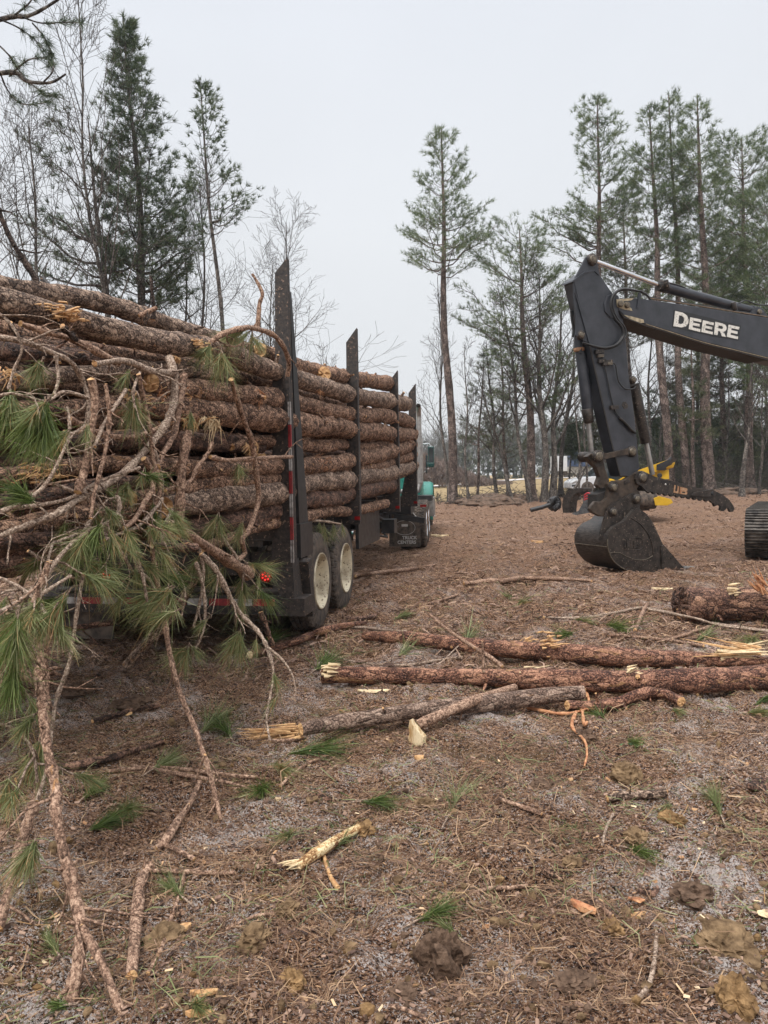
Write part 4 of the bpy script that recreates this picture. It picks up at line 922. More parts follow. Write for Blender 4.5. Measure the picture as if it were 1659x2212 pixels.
limb('thick pale cut limb leaning down in the shade behind the bumper', [r6(1210, 250), r6(1100, 450), r6(960, 640), r6(850, 750), r6(755, 862)], (9, 11), [5.4, 5.6, 5.8], 'bark_grey')
limb('forked red brown trunk nearest on the left standing to the ground', [r6(290, 250), r6(200, 500), r6(120, 720), r6(150, 900), r6(238, 990), r6(252, 1150), r6(280, 1350), r6(330, 1600), ra(330, 150), ra(375, 400), ra(440, 650), ra(480, 850), ra(470, 1000), ra(430, 1250), ra(380, 1480)],
     (7, 15), [3.0, 2.95, 2.9, 2.85, 2.75, 2.65, 2.55, 2.45, 2.35, 2.25], forks=[([ra(485, 850), ra(590, 1040), ra(670, 1230), ra(760, 1450)], [2.42, 2.3, 2.2], (10, 10))], knob=.04, sub=6, group='broken limbs hanging off the load',
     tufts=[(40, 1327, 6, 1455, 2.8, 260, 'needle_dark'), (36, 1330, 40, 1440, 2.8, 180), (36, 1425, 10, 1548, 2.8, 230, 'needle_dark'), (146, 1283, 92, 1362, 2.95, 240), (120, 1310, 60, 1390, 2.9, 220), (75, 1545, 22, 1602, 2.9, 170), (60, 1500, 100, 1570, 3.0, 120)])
limb('dark limb leaning behind the forked trunk at the far left', [r6(270, 640), r6(245, 900), r6(270, 1100), r6(245, 1500), ra(190, 150), ra(110, 400), ra(60, 600), ra(-10, 860)], (12, 11), [3.5, 3.4, 3.2, 2.9, 2.6], 'branch',
     tufts=[(78, 1811, 25, 1912, 2.7, 190), (76, 1811, 62, 1900, 2.7, 120), (90, 1600, 80, 1690, 3.1, 130), (85, 1600, 45, 1680, 3.1, 120), (20, 1680, -5, 1760, 2.9, 150)])
limb('pale spotted twig crossing the needles at the upper left', [r6(300, 240), r6(210, 480), r6(150, 640), r6(100, 720)], (4, 5), [3.0, 2.9], 'twig', auto=3, L_auto=95)
limb('level twig low on the left edge with a dense green plume', [r6(-20, 510), r6(120, 540), r6(230, 450), r6(420, 330)], (4, 4), [2.9, 3.0, 3.2], 'twig', tufts=[(90, 1290, 30, 1370, 2.95, 200), (40, 1320, -10, 1390, 2.9, 180), (15, 1290, -20, 1360, 2.9, 140)])
limb('limb holding the big blurred green plume at the left edge', [(-40, 868), (20, 850), (60, 858), (102, 866), (140, 846), (190, 860)], (3, 3.5), [2.7, 2.8, 3.1], 'twig',
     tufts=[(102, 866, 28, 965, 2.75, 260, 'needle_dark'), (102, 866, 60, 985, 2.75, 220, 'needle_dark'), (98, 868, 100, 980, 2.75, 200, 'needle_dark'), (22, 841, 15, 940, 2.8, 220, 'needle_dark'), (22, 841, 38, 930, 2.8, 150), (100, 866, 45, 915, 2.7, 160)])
limb('twig drooping tufts in front of the pale upper log', [r3(-20, 330), r3(60, 400), r3(130, 540), r3(80, 680), r3(50, 790)], (3, 3), [3.0, 3.0], 'twig')
limb('small needled twig hanging at the upper left of the load', [r3(330, 590), r3(340, 660), r3(345, 740), r3(320, 820)], (4, 3), (.25, .3), 'twig',
     tufts=[(91, 779, 70, 840, 3.35, 170), (91, 779, 55, 815, 3.35, 120)])
limb('twig with narrow hanging plumes left of the shredded wound', [r3(830, 690), r3(800, 760), r3(790, 820), r3(800, 900)], (3, 3), (.25, .3), 'twig',
     tufts=[(281, 797, 252, 840, 0, 150), (288, 848, 296, 938, 0, 240), (288, 848, 278, 920, 0, 130), (412, 888, 412, 925, 0, 110)])
limb('broken horizontal limb sticking past the rear stake', [r4(60, 1190), r4(150, 1210), r4(250, 1205), r4(400, 1195), r4(545, 1190)], (5, 4), (.15, .35), 'branch')
limb('curved bough arching over the top of the load to the rear stake', [(452, 742), (480, 722), (530, 708), (560, 712), (592, 725), (614, 752), (624, 785), (621, 812)], (6, 5), [5.4, 5.5, 6.0, 6.4, 6.75, 6.85], 'branch', cap='wood',
     forks=[([(556, 710), (559, 680), (561, 655), (567, 635), (556, 610), (545, 592)], [6.3, 6.3], (5.5, 3))],
     tufts=[(532, 710, 448, 742, 5.7, 200), (530, 710, 470, 760, 5.7, 150), (547, 728, 572, 762, 5.8, 130), (456, 745, 410, 785, 5.2, 160), (456, 745, 445, 800, 5.2, 150), (540, 715, 500, 752, 5.8, 170), (545, 720, 540, 770, 5.8, 110)])
limb('bare dark limb jutting up at the far left above the load', [(-8, 440), (6, 478), (28, 525), (52, 562), (82, 612)], (4.5, 6), [4.2, 4.2], 'branch_dark')
limb('short dark snag standing up from the top of the load', [(326, 598), (329, 635), (332, 672), (330, 690)], (3.5, 4.5), [4.9, 4.9], 'branch_dark')
limb('stubby broken limb lying on the topmost log', [(338, 664), (318, 674), (300, 682)], (4, 5), [4.8, 4.75], 'branch')
limb('dark limb sloping in the gap under the upper log at left', [r3(60, 395), r3(95, 460), r3(130, 500)], (5, 5), (.05, .02), 'branch_dark')
limb('second dark limb sloping in the upper left gap', [r3(370, 415), r3(410, 460), r3(455, 500)], (6, 5), (.05, .02), 'branch_dark')
limb('barkless limb poking out low left beneath the bumper', [r6(280, 660), r6(450, 640), r6(560, 622), r6(670, 605)], (7, 7), [5.2, 5.6], 'bark_dark')
limb('short upright stick leaning on the wheel behind the bumper', [r6(1545, 545), r6(1580, 640), r6(1615, 745)], (6, 6), [6.2, 6.2], 'bark_dark')
limb('wispy brush with many green plumes at the lower left of the load', [r3(540, 1560), r3(480, 1650), r3(380, 1740), r6(320, 130), r6(280, 260)], (4, 3), [3.6, 3.4, 3.2], 'twig', auto=5, L_auto=88,
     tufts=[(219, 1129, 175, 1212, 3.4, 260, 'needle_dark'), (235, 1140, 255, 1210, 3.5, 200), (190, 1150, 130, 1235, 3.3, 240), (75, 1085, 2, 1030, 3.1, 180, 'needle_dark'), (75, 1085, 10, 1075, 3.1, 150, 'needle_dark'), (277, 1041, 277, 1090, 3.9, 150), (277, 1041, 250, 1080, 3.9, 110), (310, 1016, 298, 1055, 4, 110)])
limb('bushy green sprays hanging over the left tail lights', [r6(620, 100), r6(700, 160), r6(760, 260), r6(800, 330)], (4, 3), [4.0, 4.0, 4.1], 'twig', auto=4, L_auto=76,
     tufts=[(292, 1225, 300, 1275, 4.0, 140), (361, 1150, 342, 1205, 4.2, 160), (361, 1150, 365, 1200, 4.2, 120)])
limb('green sprays filling the shade left of the rear stake', [r6(1250, 20), r6(1330, 120), r6(1400, 220), r6(1450, 330)], (4, 3), [5.2, 5.3, 5.4], 'twig', auto=6, L_auto=66,
     tufts=[(560, 1245, 552, 1292, 5.6, 120), (525, 1240, 512, 1288, 5.6, 130), (430, 1200, 400, 1255, 5.3, 170), (440, 1200, 455, 1262, 5.3, 160)])
limb('dense green brush spilling at the left edge under the logs', [(-20, 1240), (30, 1262), (70, 1290), (100, 1330)], (4, 4), [3.0, 3.0, 2.95], 'twig', auto=5, L_auto=90)
limb('green brush drooping from the lower left log ends', [(60, 1190), (100, 1215), (140, 1240), (190, 1260)], (4, 3), [3.3, 3.4, 3.5], 'twig', auto=3, L_auto=85)
limb('mossy twigs with dark plumes low at the left edge', [(-20, 1560), (30, 1575), (70, 1620), (80, 1690)], (4, 3), [2.9, 3.0, 3.0], 'twig', auto=4, L_auto=80)
limb('small pine sprig caught above the trailer wheels', [(655, 1128), (690, 1125), (735, 1132)], (2.5, 2), [8.0, 8.6], 'twig', tufts=[(664, 1128, 668, 1172, 8.0, 90), (690, 1126, 695, 1165, 8.3, 90), (720, 1128, 722, 1168, 8.6, 90), (700, 1130, 704, 1180, 8.2, 80), (738, 1130, 742, 1160, 8.7, 70)])
limb('tuft caught on the middle log beside the slender limb', [(505, 998), (514, 1001)], (2, 2), [5.5, 5.5], 'twig', tufts=[(514, 1001, 514, 1040, 5.5, 110), (514, 1001, 530, 1032, 5.5, 70)])

for lab, pts, r_, d_, m_ in (
 ('bare pale limb dropping straight down left of the curved grey limb', [(228, 830), (236, 900), (226, 980), (205, 1060), (196, 1120)], (5, 4), (.3, .45), 'branch'),
 ('bare limb crossing diagonally over the lower left logs', [(60, 1035), (130, 1050), (200, 1085), (262, 1140), (300, 1215), (318, 1300)], (4.5, 3), [3.5, 3.6, 3.7, 3.7], 'twig'),
 ('bare limb curling upward at the far left of the load', [(-20, 1110), (40, 1090), (95, 1050), (130, 990), (150, 930), (145, 880)], (5, 3), [3.0, 3.2, 3.4], 'twig'),
 ('thin bare limb drooping from the pale log to the bumper', [(330, 960), (350, 1040), (345, 1120), (362, 1200), (398, 1270), (392, 1330)], (4, 2.5), [4.2, 4.3, 4.3], 'twig'),
 ('bare limb with two bends hanging under the middle of the load', [(282, 1180), (300, 1230), (330, 1262), (338, 1320), (322, 1372)], (4.5, 3), [3.9, 3.9], 'twig'),
 ('pale bare limb sweeping out low at the left edge toward the ground', [(-20, 1330), (40, 1300), (90, 1255), (140, 1190), (190, 1150)], (5, 5), [2.8, 3.1, 3.4], 'twig'),
 ('stripped orange limb lying across the logs behind the brush', [(150, 905), (200, 930), (262, 945), (320, 935), (372, 905)], (6, 5), (.1, .12), 'branch'),
 ('thin hooked limb hanging left of the snapped vertical limb', [(372, 1100), (352, 1150), (356, 1210), (372, 1262), (352, 1300)], (4, 3), (.35, .5), 'twig'),
 ('slender limb trailing from the brush to the ground at lower left', [(180, 1240), (165, 1330), (150, 1430), (120, 1520), (105, 1640), (80, 1730)], (4, 4), [3.3, 3.3, 3.2, 3.0], 'twig'),
 ('bare limb reaching down between the tail lights', [(430, 1180), (440, 1240), (432, 1300), (418, 1355)], (3.5, 2.5), [5.0, 5.0], 'twig')):
    limb(lab, pts, r_, d_, m_)
# pine cone in the brush
pc = MB(); pcP = at(*r3(600, 1420), 3.75)
for i in range(90):
    t = i / 90; a = i * 2.4; r = .038 * math.sin(math.pi * (0.12 + .82 * t)); c_ = Vector((-.05 + .1 * t, r * math.cos(a), r * math.sin(a)))
    o_ = Vector((.35, math.cos(a), math.sin(a))).normalized(); s_ = o_.cross(Vector((1, 0, 0))).normalized() * .009
    pc.add([c_ - s_, c_ + s_, c_ + s_ * .9 + o_ * .014, c_ - s_ * .9 + o_ * .014, c_ + o_ * .02 + Vector((-.004, 0, 0))], q=[[0, 1, 2, 3]], t=[[3, 2, 4]], smooth=False)
o = pc.obj('pine_cone', M['branch_dark']); o.location = pcP; o.rotation_euler = (0, R_(-10), R_(15)); tag(o, 'closed dark pine cone among the hanging brush', 'pine cone')

M['wood_split'] = plain('grained_split_wood', (0.45, 0.27, 0.11), (0.86, 0.70, 0.45), 0.65, scale=9, bscale=40, bstr=.8, stretch=(4, 4, .7), lo=.36, hi=.55)
M['bark_l3'] = bark('grey_brown_bark', (0.13, 0.08, 0.058), (0.31, 0.20, 0.145), (0.47, 0.34, 0.26), (30, 30, 11), 0.05, crk=.6)
M['wood_peeled'] = bark('peeled_wood', (0.34, 0.17, 0.07), (0.62, 0.42, 0.20), (0.82, 0.64, 0.38), (50, 50, 9), 0.10, scarcol=(.26, .12, .05), grain=1.0, crk=.3, bstr=.5)
# ------------------------------------------------------------------ logs and sticks on the ground
def glog(label, pts, mats=('bark_red', 'wood'), seed=0, stubs=5, k=18, rough=.03, cat='log', name='fallen_log', group='logs on the ground', wob=.02, lift=0):
    P = []; Rd = []
    for px, py, rp in pts:
        p = ground(px, py + rp * .9); r = rp * p.y / FPX; p.z += r * .95 + lift + (.012 if r > .02 else .004); P.append(p); Rd.append(r)
    return log_obj(P, Rd, label, cat, group, mats, seed=seed, stubs=stubs, k=k, rough=rough, name=name, wob=wob)
def gspl(parent, c, n, spread, ln, mat, axis, seed, w=.012, up=.3):
    g = np.random.default_rng(seed); mb_ = MB()
    for _ in range(n):
        p = c + Vector(g.normal(size=3)) * spread; p.z = max(p.z, .01)
        d = (axis + Vector(g.normal(size=3)) * .11 + Vector((0, 0, g.uniform(0, up)))).normalized(); L_ = ln * g.uniform(.4, 1.15)
        mb_.tube([p, p + d * L_ * .5, p + d * L_], [w * g.uniform(.4, 1), w * g.uniform(.3, .8), .001], 5, rough=.2, seed=int(g.integers(999)), smooth=False)
    o = mb_.obj('splintered_wood', mat, parent); return o
l1 = glog('longest red brown log on the ground, nearest to the bucket side of the torn root', [(697, 1462, 17), (760, 1463, 18), (880, 1464, 19), (1120, 1468, 20), (1134, 1470, 23), (1337, 1474, 25), (1500, 1472, 26), (1659, 1468, 28), (1800, 1465, 30)], seed=31)
l1['label'] = 'long red brown log lying front-most of the two parallel logs'
gspl(l1, at(1134, 1462, ground(1134, 1490).y), 22, .035, .16, M['wood_pale'], Vector((1, 0, 0)), 41, .01, .1)
gspl(l1, at(702, 1446, ground(702, 1480).y), 22, .03, .10, M['wood_pale'], Vector((1, 0, 0)), 42, .012, .1)
gspl(l1, at(1355, 1452, ground(1340, 1498).y), 12, .02, .08, M['wood_pale'], Vector((1, 0, .2)), 43, .012, .3)
l2 = glog('dark log behind and parallel whose right end is split pale and yellow', [(788, 1376, 10), (882, 1380, 15), (1046, 1400, 18), (1149, 1408, 19), (1337, 1423, 20), (1450, 1428, 18), (1560, 1432, 13), (1659, 1434, 9)], seed=32)
gspl(l2, at(1560, 1412, ground(1560, 1445).y), 26, .02, .42, M['wood_pale'], Vector((1, 0, -.01)), 44, .018, .02)
gspl(l2, at(1640, 1405, ground(1640, 1445).y), 9, .02, .55, M['wood'], Vector((-1, .1, .14)), 45, .014, .1)
gspl(l2, at(1185, 1392, ground(1185, 1427).y), 40, .05, .10, M['wood'], Vector((1, 0, 0)), 46, .014, .1)
gspl(l2, at(1130, 1392, ground(1130, 1425).y), 20, .03, .08, M['wood'], Vector((1, 0, .3)), 47, .01, .4)
l3 = glog('grey brown log with a cracked hollow left end, crossed by the pale tipped branch', [(650, 1590, 15), (729, 1575, 18), (882, 1553, 18), (1000, 1540, 19), (1112, 1528, 19), (1190, 1518, 17), (1262, 1513, 15)], ('bark_l3', 'wood'), seed=33, lift=.035)
gspl(l3, ground(640, 1598) + Vector((0, 0, .04)), 55, .024, .30, M['wood'], Vector((-1, -.08, -.02)), 48, .009, .02)
gspl(l3, at(860, 1540, ground(860, 1572).y), 14, .02, .08, M['wood'], Vector((1, 0, 0)), 49, .012, .05)
glog('crooked bark stripped root lying between the two front logs', [(1225, 1528, 10), (1290, 1530, 12), (1340, 1522, 12), (1370, 1508, 13), (1400, 1500, 12), (1440, 1503, 13), (1472, 1520, 11)], ('bark_red', 'wood'), seed=34, stubs=9, rough=.09, name='crooked_root', wob=0, k=10, cat='root')
big = glog('thickest log with plated bark and an orange cut face at the right edge', [(1472, 1311, 36), (1540, 1312, 36), (1659, 1308, 37), (1850, 1300, 40)], ('bark_big', 'bark_dark'), seed=35, stubs=2, k=34, rough=.045)
gspl(big, at(1650, 1272, ground(1650, 1345).y - .1), 36, .05, .18, M['wood_red'], Vector((-.6, .1, .5)), 50, .014, .5)
gspl(big, at(1572, 1276, ground(1590, 1345).y - .05), 10, .03, .12, M['wood_pale'], Vector((1, 0, 0)), 51, .016, .1)
gspl(big, at(1478, 1322, ground(1480, 1345).y - .06), 22, .035, .10, M['wood'], Vector((.3, 0, -.5)), 53, .012, .05)
sp = glog('smooth branch lying over the cracked log with a bright split end raised', [(905, 1589, 12), (919, 1582, 12), (1028, 1535, 11), (1080, 1518, 10), (1112, 1506, 8)], ('branch', 'wood_pale'), seed=36, stubs=1, name='cut_branch', cat='branch', lift=.06, k=12)
Ye = ground(905, 1612).y
cp_ = [(1005, 1185), (1022, 1215), (1040, 1235), (1062, 1262), (1086, 1288), (1082, 1330), (1070, 1372), (1060, 1392), (1044, 1384), (1030, 1388), (1016, 1355), (1000, 1330), (996, 1290), (1004, 1262), (998, 1225)]
prism([at(518.4 + x / 2.743, 1123.3 + y / 2.743, Ye) for x, y in cp_], Vector((.022, .02, .004)), 'split_end', M['wood_split'], sp, .002)
pl = glog('pale peeled stick with a thin side shoot on frosted soil', [(645, 1872, 10), (675, 1853, 12), (700, 1838, 12), (725, 1822, 11), (750, 1803, 10), (776, 1790, 9)], ('wood_peeled', 'wood_pale'), seed=37, stubs=2, name='peeled_stick', cat='stick', k=12)
sh = MB(); q0 = [ground(x, y, .012) for x, y in ((700, 1855), (706, 1880), (716, 1905), (730, 1925))]; sh.tube(q0, [.008, .008, .010, .011], 8, cap=0, rough=.06); sh.obj('side_shoot', M['wood'], pl)
gspl(pl, ground(645, 1872) + Vector((0, 0, .02)), 16, .008, .07, M['wood_pale'], Vector((-1, -.6, .05)), 52, .006, .1)
STK = [
 ('barked stick with snapped yellow end lying upright in the lower left ground', [(330, 1870, 10), (306, 1900, 11), (298, 1960, 13), (292, 2030, 14), (285, 2110, 14)], 'branch', 'wood'),
 ('branching crooked stick above the barked stick at lower left', [(432, 1690, 6), (410, 1740, 7), (385, 1775, 9), (360, 1815, 10), (340, 1835, 9)], 'branch', 'wood'),
 ('long dark limb half buried in mulch behind the lower left brush', [(35, 1692, 9), (110, 1668, 9), (180, 1655, 10), (250, 1640, 9), (310, 1618, 7), (355, 1602, 5)], 'bark_dark', 'wood'),
 ('broken limb with a bright orange face lying behind the trailer', [(200, 1560, 5), (245, 1548, 6), (290, 1535, 6), (345, 1525, 5)], 'bark_dark', 'wood'),
 ('thin orange barked stick in the open near the bucket', [(1002, 1263, 5), (1060, 1258, 6), (1130, 1252, 5.5), (1200, 1252, 4), (1278, 1256, 3)], 'branch', 'wood'),
 ('weathered stub log with shredded bark at right of centre', [(1312, 1727, 8), (1345, 1722, 9), (1370, 1720, 8), (1440, 1716, 9)], 'bark_grey', 'wood'),
 ('short brown stick left of the small crumb clod', [(1078, 1728, 5), (1110, 1738, 5.5), (1170, 1760, 5)], 'branch', 'wood'),
 ('short dark broken twig pointing down right in the lower ground', [(1262, 1922, 4.5), (1285, 1950, 6), (1300, 1962, 6), (1322, 1982, 7)], 'branch', 'wood'),
 ('pair of crossed twigs lying flat left of the peeled stick', [(315, 1883, 5), (400, 1885, 5), (455, 1888, 5), (508, 1888, 4)], 'branch', 'wood'),
 ('curved twig lying above the crossed twigs', [(340, 1820, 5), (375, 1835, 5), (420, 1858, 5)], 'branch', 'wood'),
 ('long thin barkless wand lying on needles left of the cracked log', [(285, 1655, 4), (340, 1665, 4), (420, 1680, 4.5), (480, 1690, 4), (520, 1700, 3.5), (585, 1722, 3)], 'branch', 'wood_pale'),
 ('dark wand lying just behind the barkless wand', [(230, 1668, 4), (330, 1660, 5), (430, 1668, 5), (510, 1678, 5), (555, 1680, 4)], 'branch', 'wood'),
 ('red limb beside the trailer wheel with a yellow torn tip', [(540, 1418, 8), (600, 1402, 8), (660, 1380, 8), (700, 1366, 9), (740, 1355, 8), (790, 1348, 5)], 'bark_red', 'wood_pale'),
 ('thin limb in front of the wheels among green needles', [(690, 1360, 3), (760, 1355, 3.5), (830, 1362, 3.5), (880, 1366, 3)], 'twig', 'wood'),
 ('short dark stick between wheel and logs', [(745, 1340, 5), (780, 1338, 5), (810, 1334, 5)], 'bark_dark', 'wood_pale'),
 ('long bowed sapling lying behind the two parallel logs', [(1175, 1334, 2.5), (1260, 1336, 3), (1340, 1322, 3), (1388, 1314, 3.5), (1450, 1326, 3.5), (1540, 1348, 3.5), (1659, 1364, 4)], 'twig', 'wood'),
 ('knobbly short stick standing off the bowed sapling', [(1372, 1362, 4), (1380, 1345, 4), (1392, 1318, 4.5), (1400, 1304, 3)], 'branch', 'wood'),
 ('reddish thin limb lying right of the green needles behind the logs', [(1320, 1372, 3), (1380, 1378, 4), (1440, 1384, 4), (1520, 1396, 3)], 'branch', 'wood'),
 ('pale split lath lying slanted behind the right end of the logs', [(1420, 1388, 2), (1460, 1378, 4), (1500, 1366, 4.5), (1535, 1354, 3)], 'branch', 'wood_pale'),
 ('twig sprawling in front of the dark log at centre', [(690, 1400, 2), (740, 1425, 2.5), (800, 1435, 2.5), (880, 1438, 3), (930, 1430, 3), (1000, 1420, 3)], 'twig', 'wood'),
 ('bleached twig in the far mulch near the trailer', [(768, 1246, 4), (820, 1238, 4), (880, 1232, 4), (938, 1222, 3)], 'branch', 'wood'),
 ('small forked twig between far mulch and the cut logs', [(925, 1305, 2.5), (960, 1295, 3), (990, 1285, 3)], 'branch', 'wood_pale'),
 ('slim vertical twig low right resting on brown soil', [(1418, 2015, 4), (1416, 2060, 5), (1408, 2110, 6), (1395, 2140, 7), (1370, 2170, 7)], 'twig', 'wood'),
 ('thin root like twig running below the cracked log', [(560, 1600, 4), (610, 1602, 4), (660, 1596, 3)], 'branch', 'wood'),
 ('curly twig on frosted ground left of centre', [(605, 1700, 3.5), (650, 1660, 3.5), (690, 1640, 4), (730, 1625, 3)], 'branch', 'wood'),
 ('thin twig with snow grains lying by the upright pine sprig', [(720, 1728, 2.5), (800, 1732, 3), (850, 1730, 3)], 'twig', 'wood'),
 ('short grey twig under the smooth clod right of centre', [(1300, 1830, 3), (1310, 1790, 3.5), (1325, 1760, 3)], 'twig', 'wood'),
 ('bent twig along the bottom edge near the middle', [(840, 2175, 4), (880, 2185, 4.5), (920, 2205, 4)], 'branch', 'wood'),
 ('dead twig at the lower left under the standing trunk', [(130, 1880, 3), (155, 1870, 4), (170, 1860, 4)], 'branch', 'wood'),
 ('thin upright twig crossing the barked stick at lower left', [(400, 1880, 3), (385, 1940, 4.5), (365, 2000, 5), (345, 2060, 5), (320, 2105, 5)], 'branch', 'wood'),
 ('brown twig arc in the lower middle ground', [(490, 2010, 3.5), (540, 1985, 4), (590, 1975, 4)], 'branch', 'wood'),
 ('small split twig right of the clay lump at lower centre', [(1000, 1945, 4), (1040, 1925, 4.5), (1100, 1920, 5), (1140, 1915, 4)], 'branch', 'wood'),
]
for i, (lab, pts, m1, m2) in enumerate(STK):
    big_ = max(p[2] for p in pts)
    P, Rr = smooth_path([(a, b, 0) for a, b, c in pts], [c for a, b, c in pts], 3)
    pp = [(p.x, p.y, r) for p, r in zip(P, Rr)]
    glog(lab, pp, (m1, m2), seed=200 + i, stubs=2 if big_ > 4 else 1, k=9, rough=.06, name='stick' if big_ < 9 else 'broken_limb', cat='stick', group='sticks on the ground', wob=0)
# leaning whip and upright twigs around the two logs
def air(label, pts, rp, mat='branch', mcap='wood', cat='twig', nm='leaning_twig'):
    P = [at(x, y, Y) for x, y, Y in pts]; R0 = [rp * p.y / FPX * (1 - .5 * i / len(P)) for i, p in enumerate(P)]
    S, Q = smooth_path(P, R0, 4); mb_ = MB(); mb_.tube(S, Q, 8, cap=1, rough=.07, seed=len(label)); o = mb_.obj(nm, [M[mat], M[mcap]]); tag(o, label, cat, 'leaning twigs by the cut logs'); return o
yb = ground(1100, 1440).y
air('snapped whip leaning with a pale torn tip over the dark log', [(1085, 1440, yb - .6), (1060, 1420, yb - .5), (1010, 1390, yb - .2), (960, 1355, yb - .1), (925, 1325, yb)], 5)
air('thin straight twig standing against the front log', [(1045, 1452, yb - 1.0), (1043, 1410, yb - 1), (1042, 1385, yb - 1)], 3.2)
air('grey twig arching across the dark log on its left', [(878, 1435, 6.6), (940, 1438, 6.6), (985, 1400, 6.9), (1010, 1378, 7.0)], 2.2, 'twig')
air('bare thin limb lying up over the thick plated log', [(1400, 1316, 8.0), (1500, 1335, 7.9), (1560, 1352, 7.8), (1680, 1366, 7.6)], 3, 'twig')
rt = MB(); g = np.random.default_rng(4)
for pts in ([(1140, 1538), (1200, 1550), (1245, 1548), (1290, 1530)], [(1245, 1548), (1235, 1580), (1262, 1610), (1268, 1640), (1262, 1668)], [(1265, 1545), (1272, 1520), (1264, 1500)], [(1258, 1545), (1262, 1575), (1268, 1570)]):
    P = [ground(x, y, .03) for x, y in pts]; S, Q = smooth_path(P, [.014, .012, .009, .007, .004][:len(P)], 4); rt.tube(S, Q, 7, rough=.14, seed=int(pts[0][0]))
tag(rt.obj('torn_root', M['wood_red']), 'red torn root with stringy ends lying in front of the long logs', 'root')

# pine sprigs on the ground
SPR = [
 (780, 1738, 858, 1748, 'needle_dark', 150, 'vivid dark green sprig left of the rounded dirt clod'),
 (968, 1770, 1005, 1712, 'needle', 150, 'pale green sprig standing upright right of the rounded clod'),
 (900, 1998, 985, 1975, 'needle_dark', 130, 'dark green sprig above the large mud lump'),
 (1000, 2040, 935, 2010, 'needle', 70, 'thin yellow green sprig on top of the large mud lump'),
 (1560, 1772, 1530, 1712, 'needle', 190, 'loose green sprig beside the orange clay clod at right'),
 (1350, 1838, 1420, 1872, 'needle_dark', 120, 'dark sprig pointing down right in the right ground'),
 (190, 1800, 285, 1770, 'needle_dark', 230, 'wide bright green fan of needles lying at lower left'),
 (262, 1745, 300, 1770, 'needle', 160, 'drooping spray above the wide green fan'),
 (330, 1668, 395, 1640, 'needle', 160, 'soft green sprig on the mulch left of the barkless wand'),
 (680, 1452, 730, 1425, 'needle_dark', 220, 'thick green clump at the left end of the long front log'),
 (1005, 1400, 1022, 1360, 'needle', 120, 'upright green sprig between whip and dark log'),
 (1120, 1300, 1170, 1322, 'needle', 100, 'faint green sprig in the open mulch mid distance'),
 (1310, 1352, 1375, 1372, 'needle_dark', 140, 'green sprig under the bowed sapling'),
 (1240, 1340, 1285, 1352, 'needle', 90, 'small green sprig left of the bowed sapling'),
 (1630, 1525, 1680, 1515, 'needle_dark', 120, 'dark green sprig at the right edge under the front log'),
 (1612, 1545, 1670, 1552, 'needle', 150, 'larger green sprig at the right edge near the bottom of the logs'),
 (620, 1632, 760, 1626, 'needle_dark', 220, 'long flat dark green plume under the cracked log'),
 (400, 1950, 345, 1920, 'needle', 150, 'green sprig with a curled stem right of the barked stick'),
 (415, 2175, 440, 2215, 'needle', 130, 'green sprig at the bottom edge left of centre'),
 (130, 2075, 90, 2035, 'needle', 90, 'sparse yellow green sprig at the lower left under the fork'),
 (150, 2180, 100, 2205, 'needle_dark', 110, 'green sprig in the bottom left corner'),
 (500, 1600, 470, 1560, 'needle_dark', 120, 'dark sprig in the mulch behind the barkless wand'),
 (640, 1805, 600, 1830, 'needle', 100, 'bleached sprig above the peeled stick'),
 (720, 1840, 760, 1815, 'needle', 60, 'short green sprig lying across the peeled stick'),
 (580, 1700, 545, 1740, 'needle_dark', 170, 'needle heap right of the barkless wand'),
 (590, 1655, 630, 1690, 'needle', 150, 'grey green needle heap left of the curly twig'),
 (1310, 1560, 1280, 1548, 'needle_dark', 100, 'dark sprig tucked behind the torn root'),
 (1350, 1602, 1390, 1625, 'needle_dark', 70, 'green fleck sprig near the torn leaf'),
 (1450, 1535, 1480, 1555, 'needle', 80, 'sprig beneath the crooked root'),
 (1500, 1390, 1545, 1372, 'needle', 90, 'sprig by the pale split lath'),
 (1240, 1370, 1200, 1385, 'needle_dark', 110, 'dark sprig just behind the dark log'),
 (860, 1420, 900, 1405, 'needle', 110, 'sprig between the twig and the dark log'),
 (560, 1395, 620, 1380, 'needle_dark', 170, 'dark plume beside the wheel under the red limb'),
 (1450, 1740, 1430, 1770, 'needle', 30, 'few green blades beside the weathered stub'),
 (1205, 1790, 1215, 1835, 'needle', 60, 'thin needle bundle next to the smooth clod'),
 (180, 1730, 230, 1700, 'needle_dark', 160, 'green plume behind the wide fan'),
 (430, 1590, 500, 1540, 'needle', 140, 'green plume near the hanging limb fork'),
 (850, 1340, 890, 1330, 'needle', 100, 'green tuft right of the second wheel'),
 (1110, 1290, 1080, 1300, 'needle', 60, 'small faded tuft in the far mulch'),
 (1640, 1380, 1600, 1400, 'needle', 100, 'sprig under the thick plated log'),
]
for i, (x0, y0, x1, y1, mt, n, lab) in enumerate(SPR):
    p0 = ground(x0, y0, .012); p1 = ground(x1, y1, .05); 
    if (p1 - p0).length > .55: p1 = p0 + (p1 - p0).normalized() * .55
    r = empty('pine_sprig', p0); tag(r, lab, 'pine sprig', 'pine sprigs on the ground')
    d = p1 - p0; w = max(.0020, .0006 * p0.y)
    dm = tuft_mesh(d, d.length, int(n * 1.3), 500 + i, .33, w, .10, .45); dm.obj('needles', M[mt], r)
    s_ = MB(); dn = d.normalized(); s_.tube([-dn * d.length * .35 + Vector((0, 0, .004)), Vector((0, 0, .003)), dn * d.length * .4], [.005, .0045, .002], 6, rough=.08); s_.obj('stem', M['twig'], r)
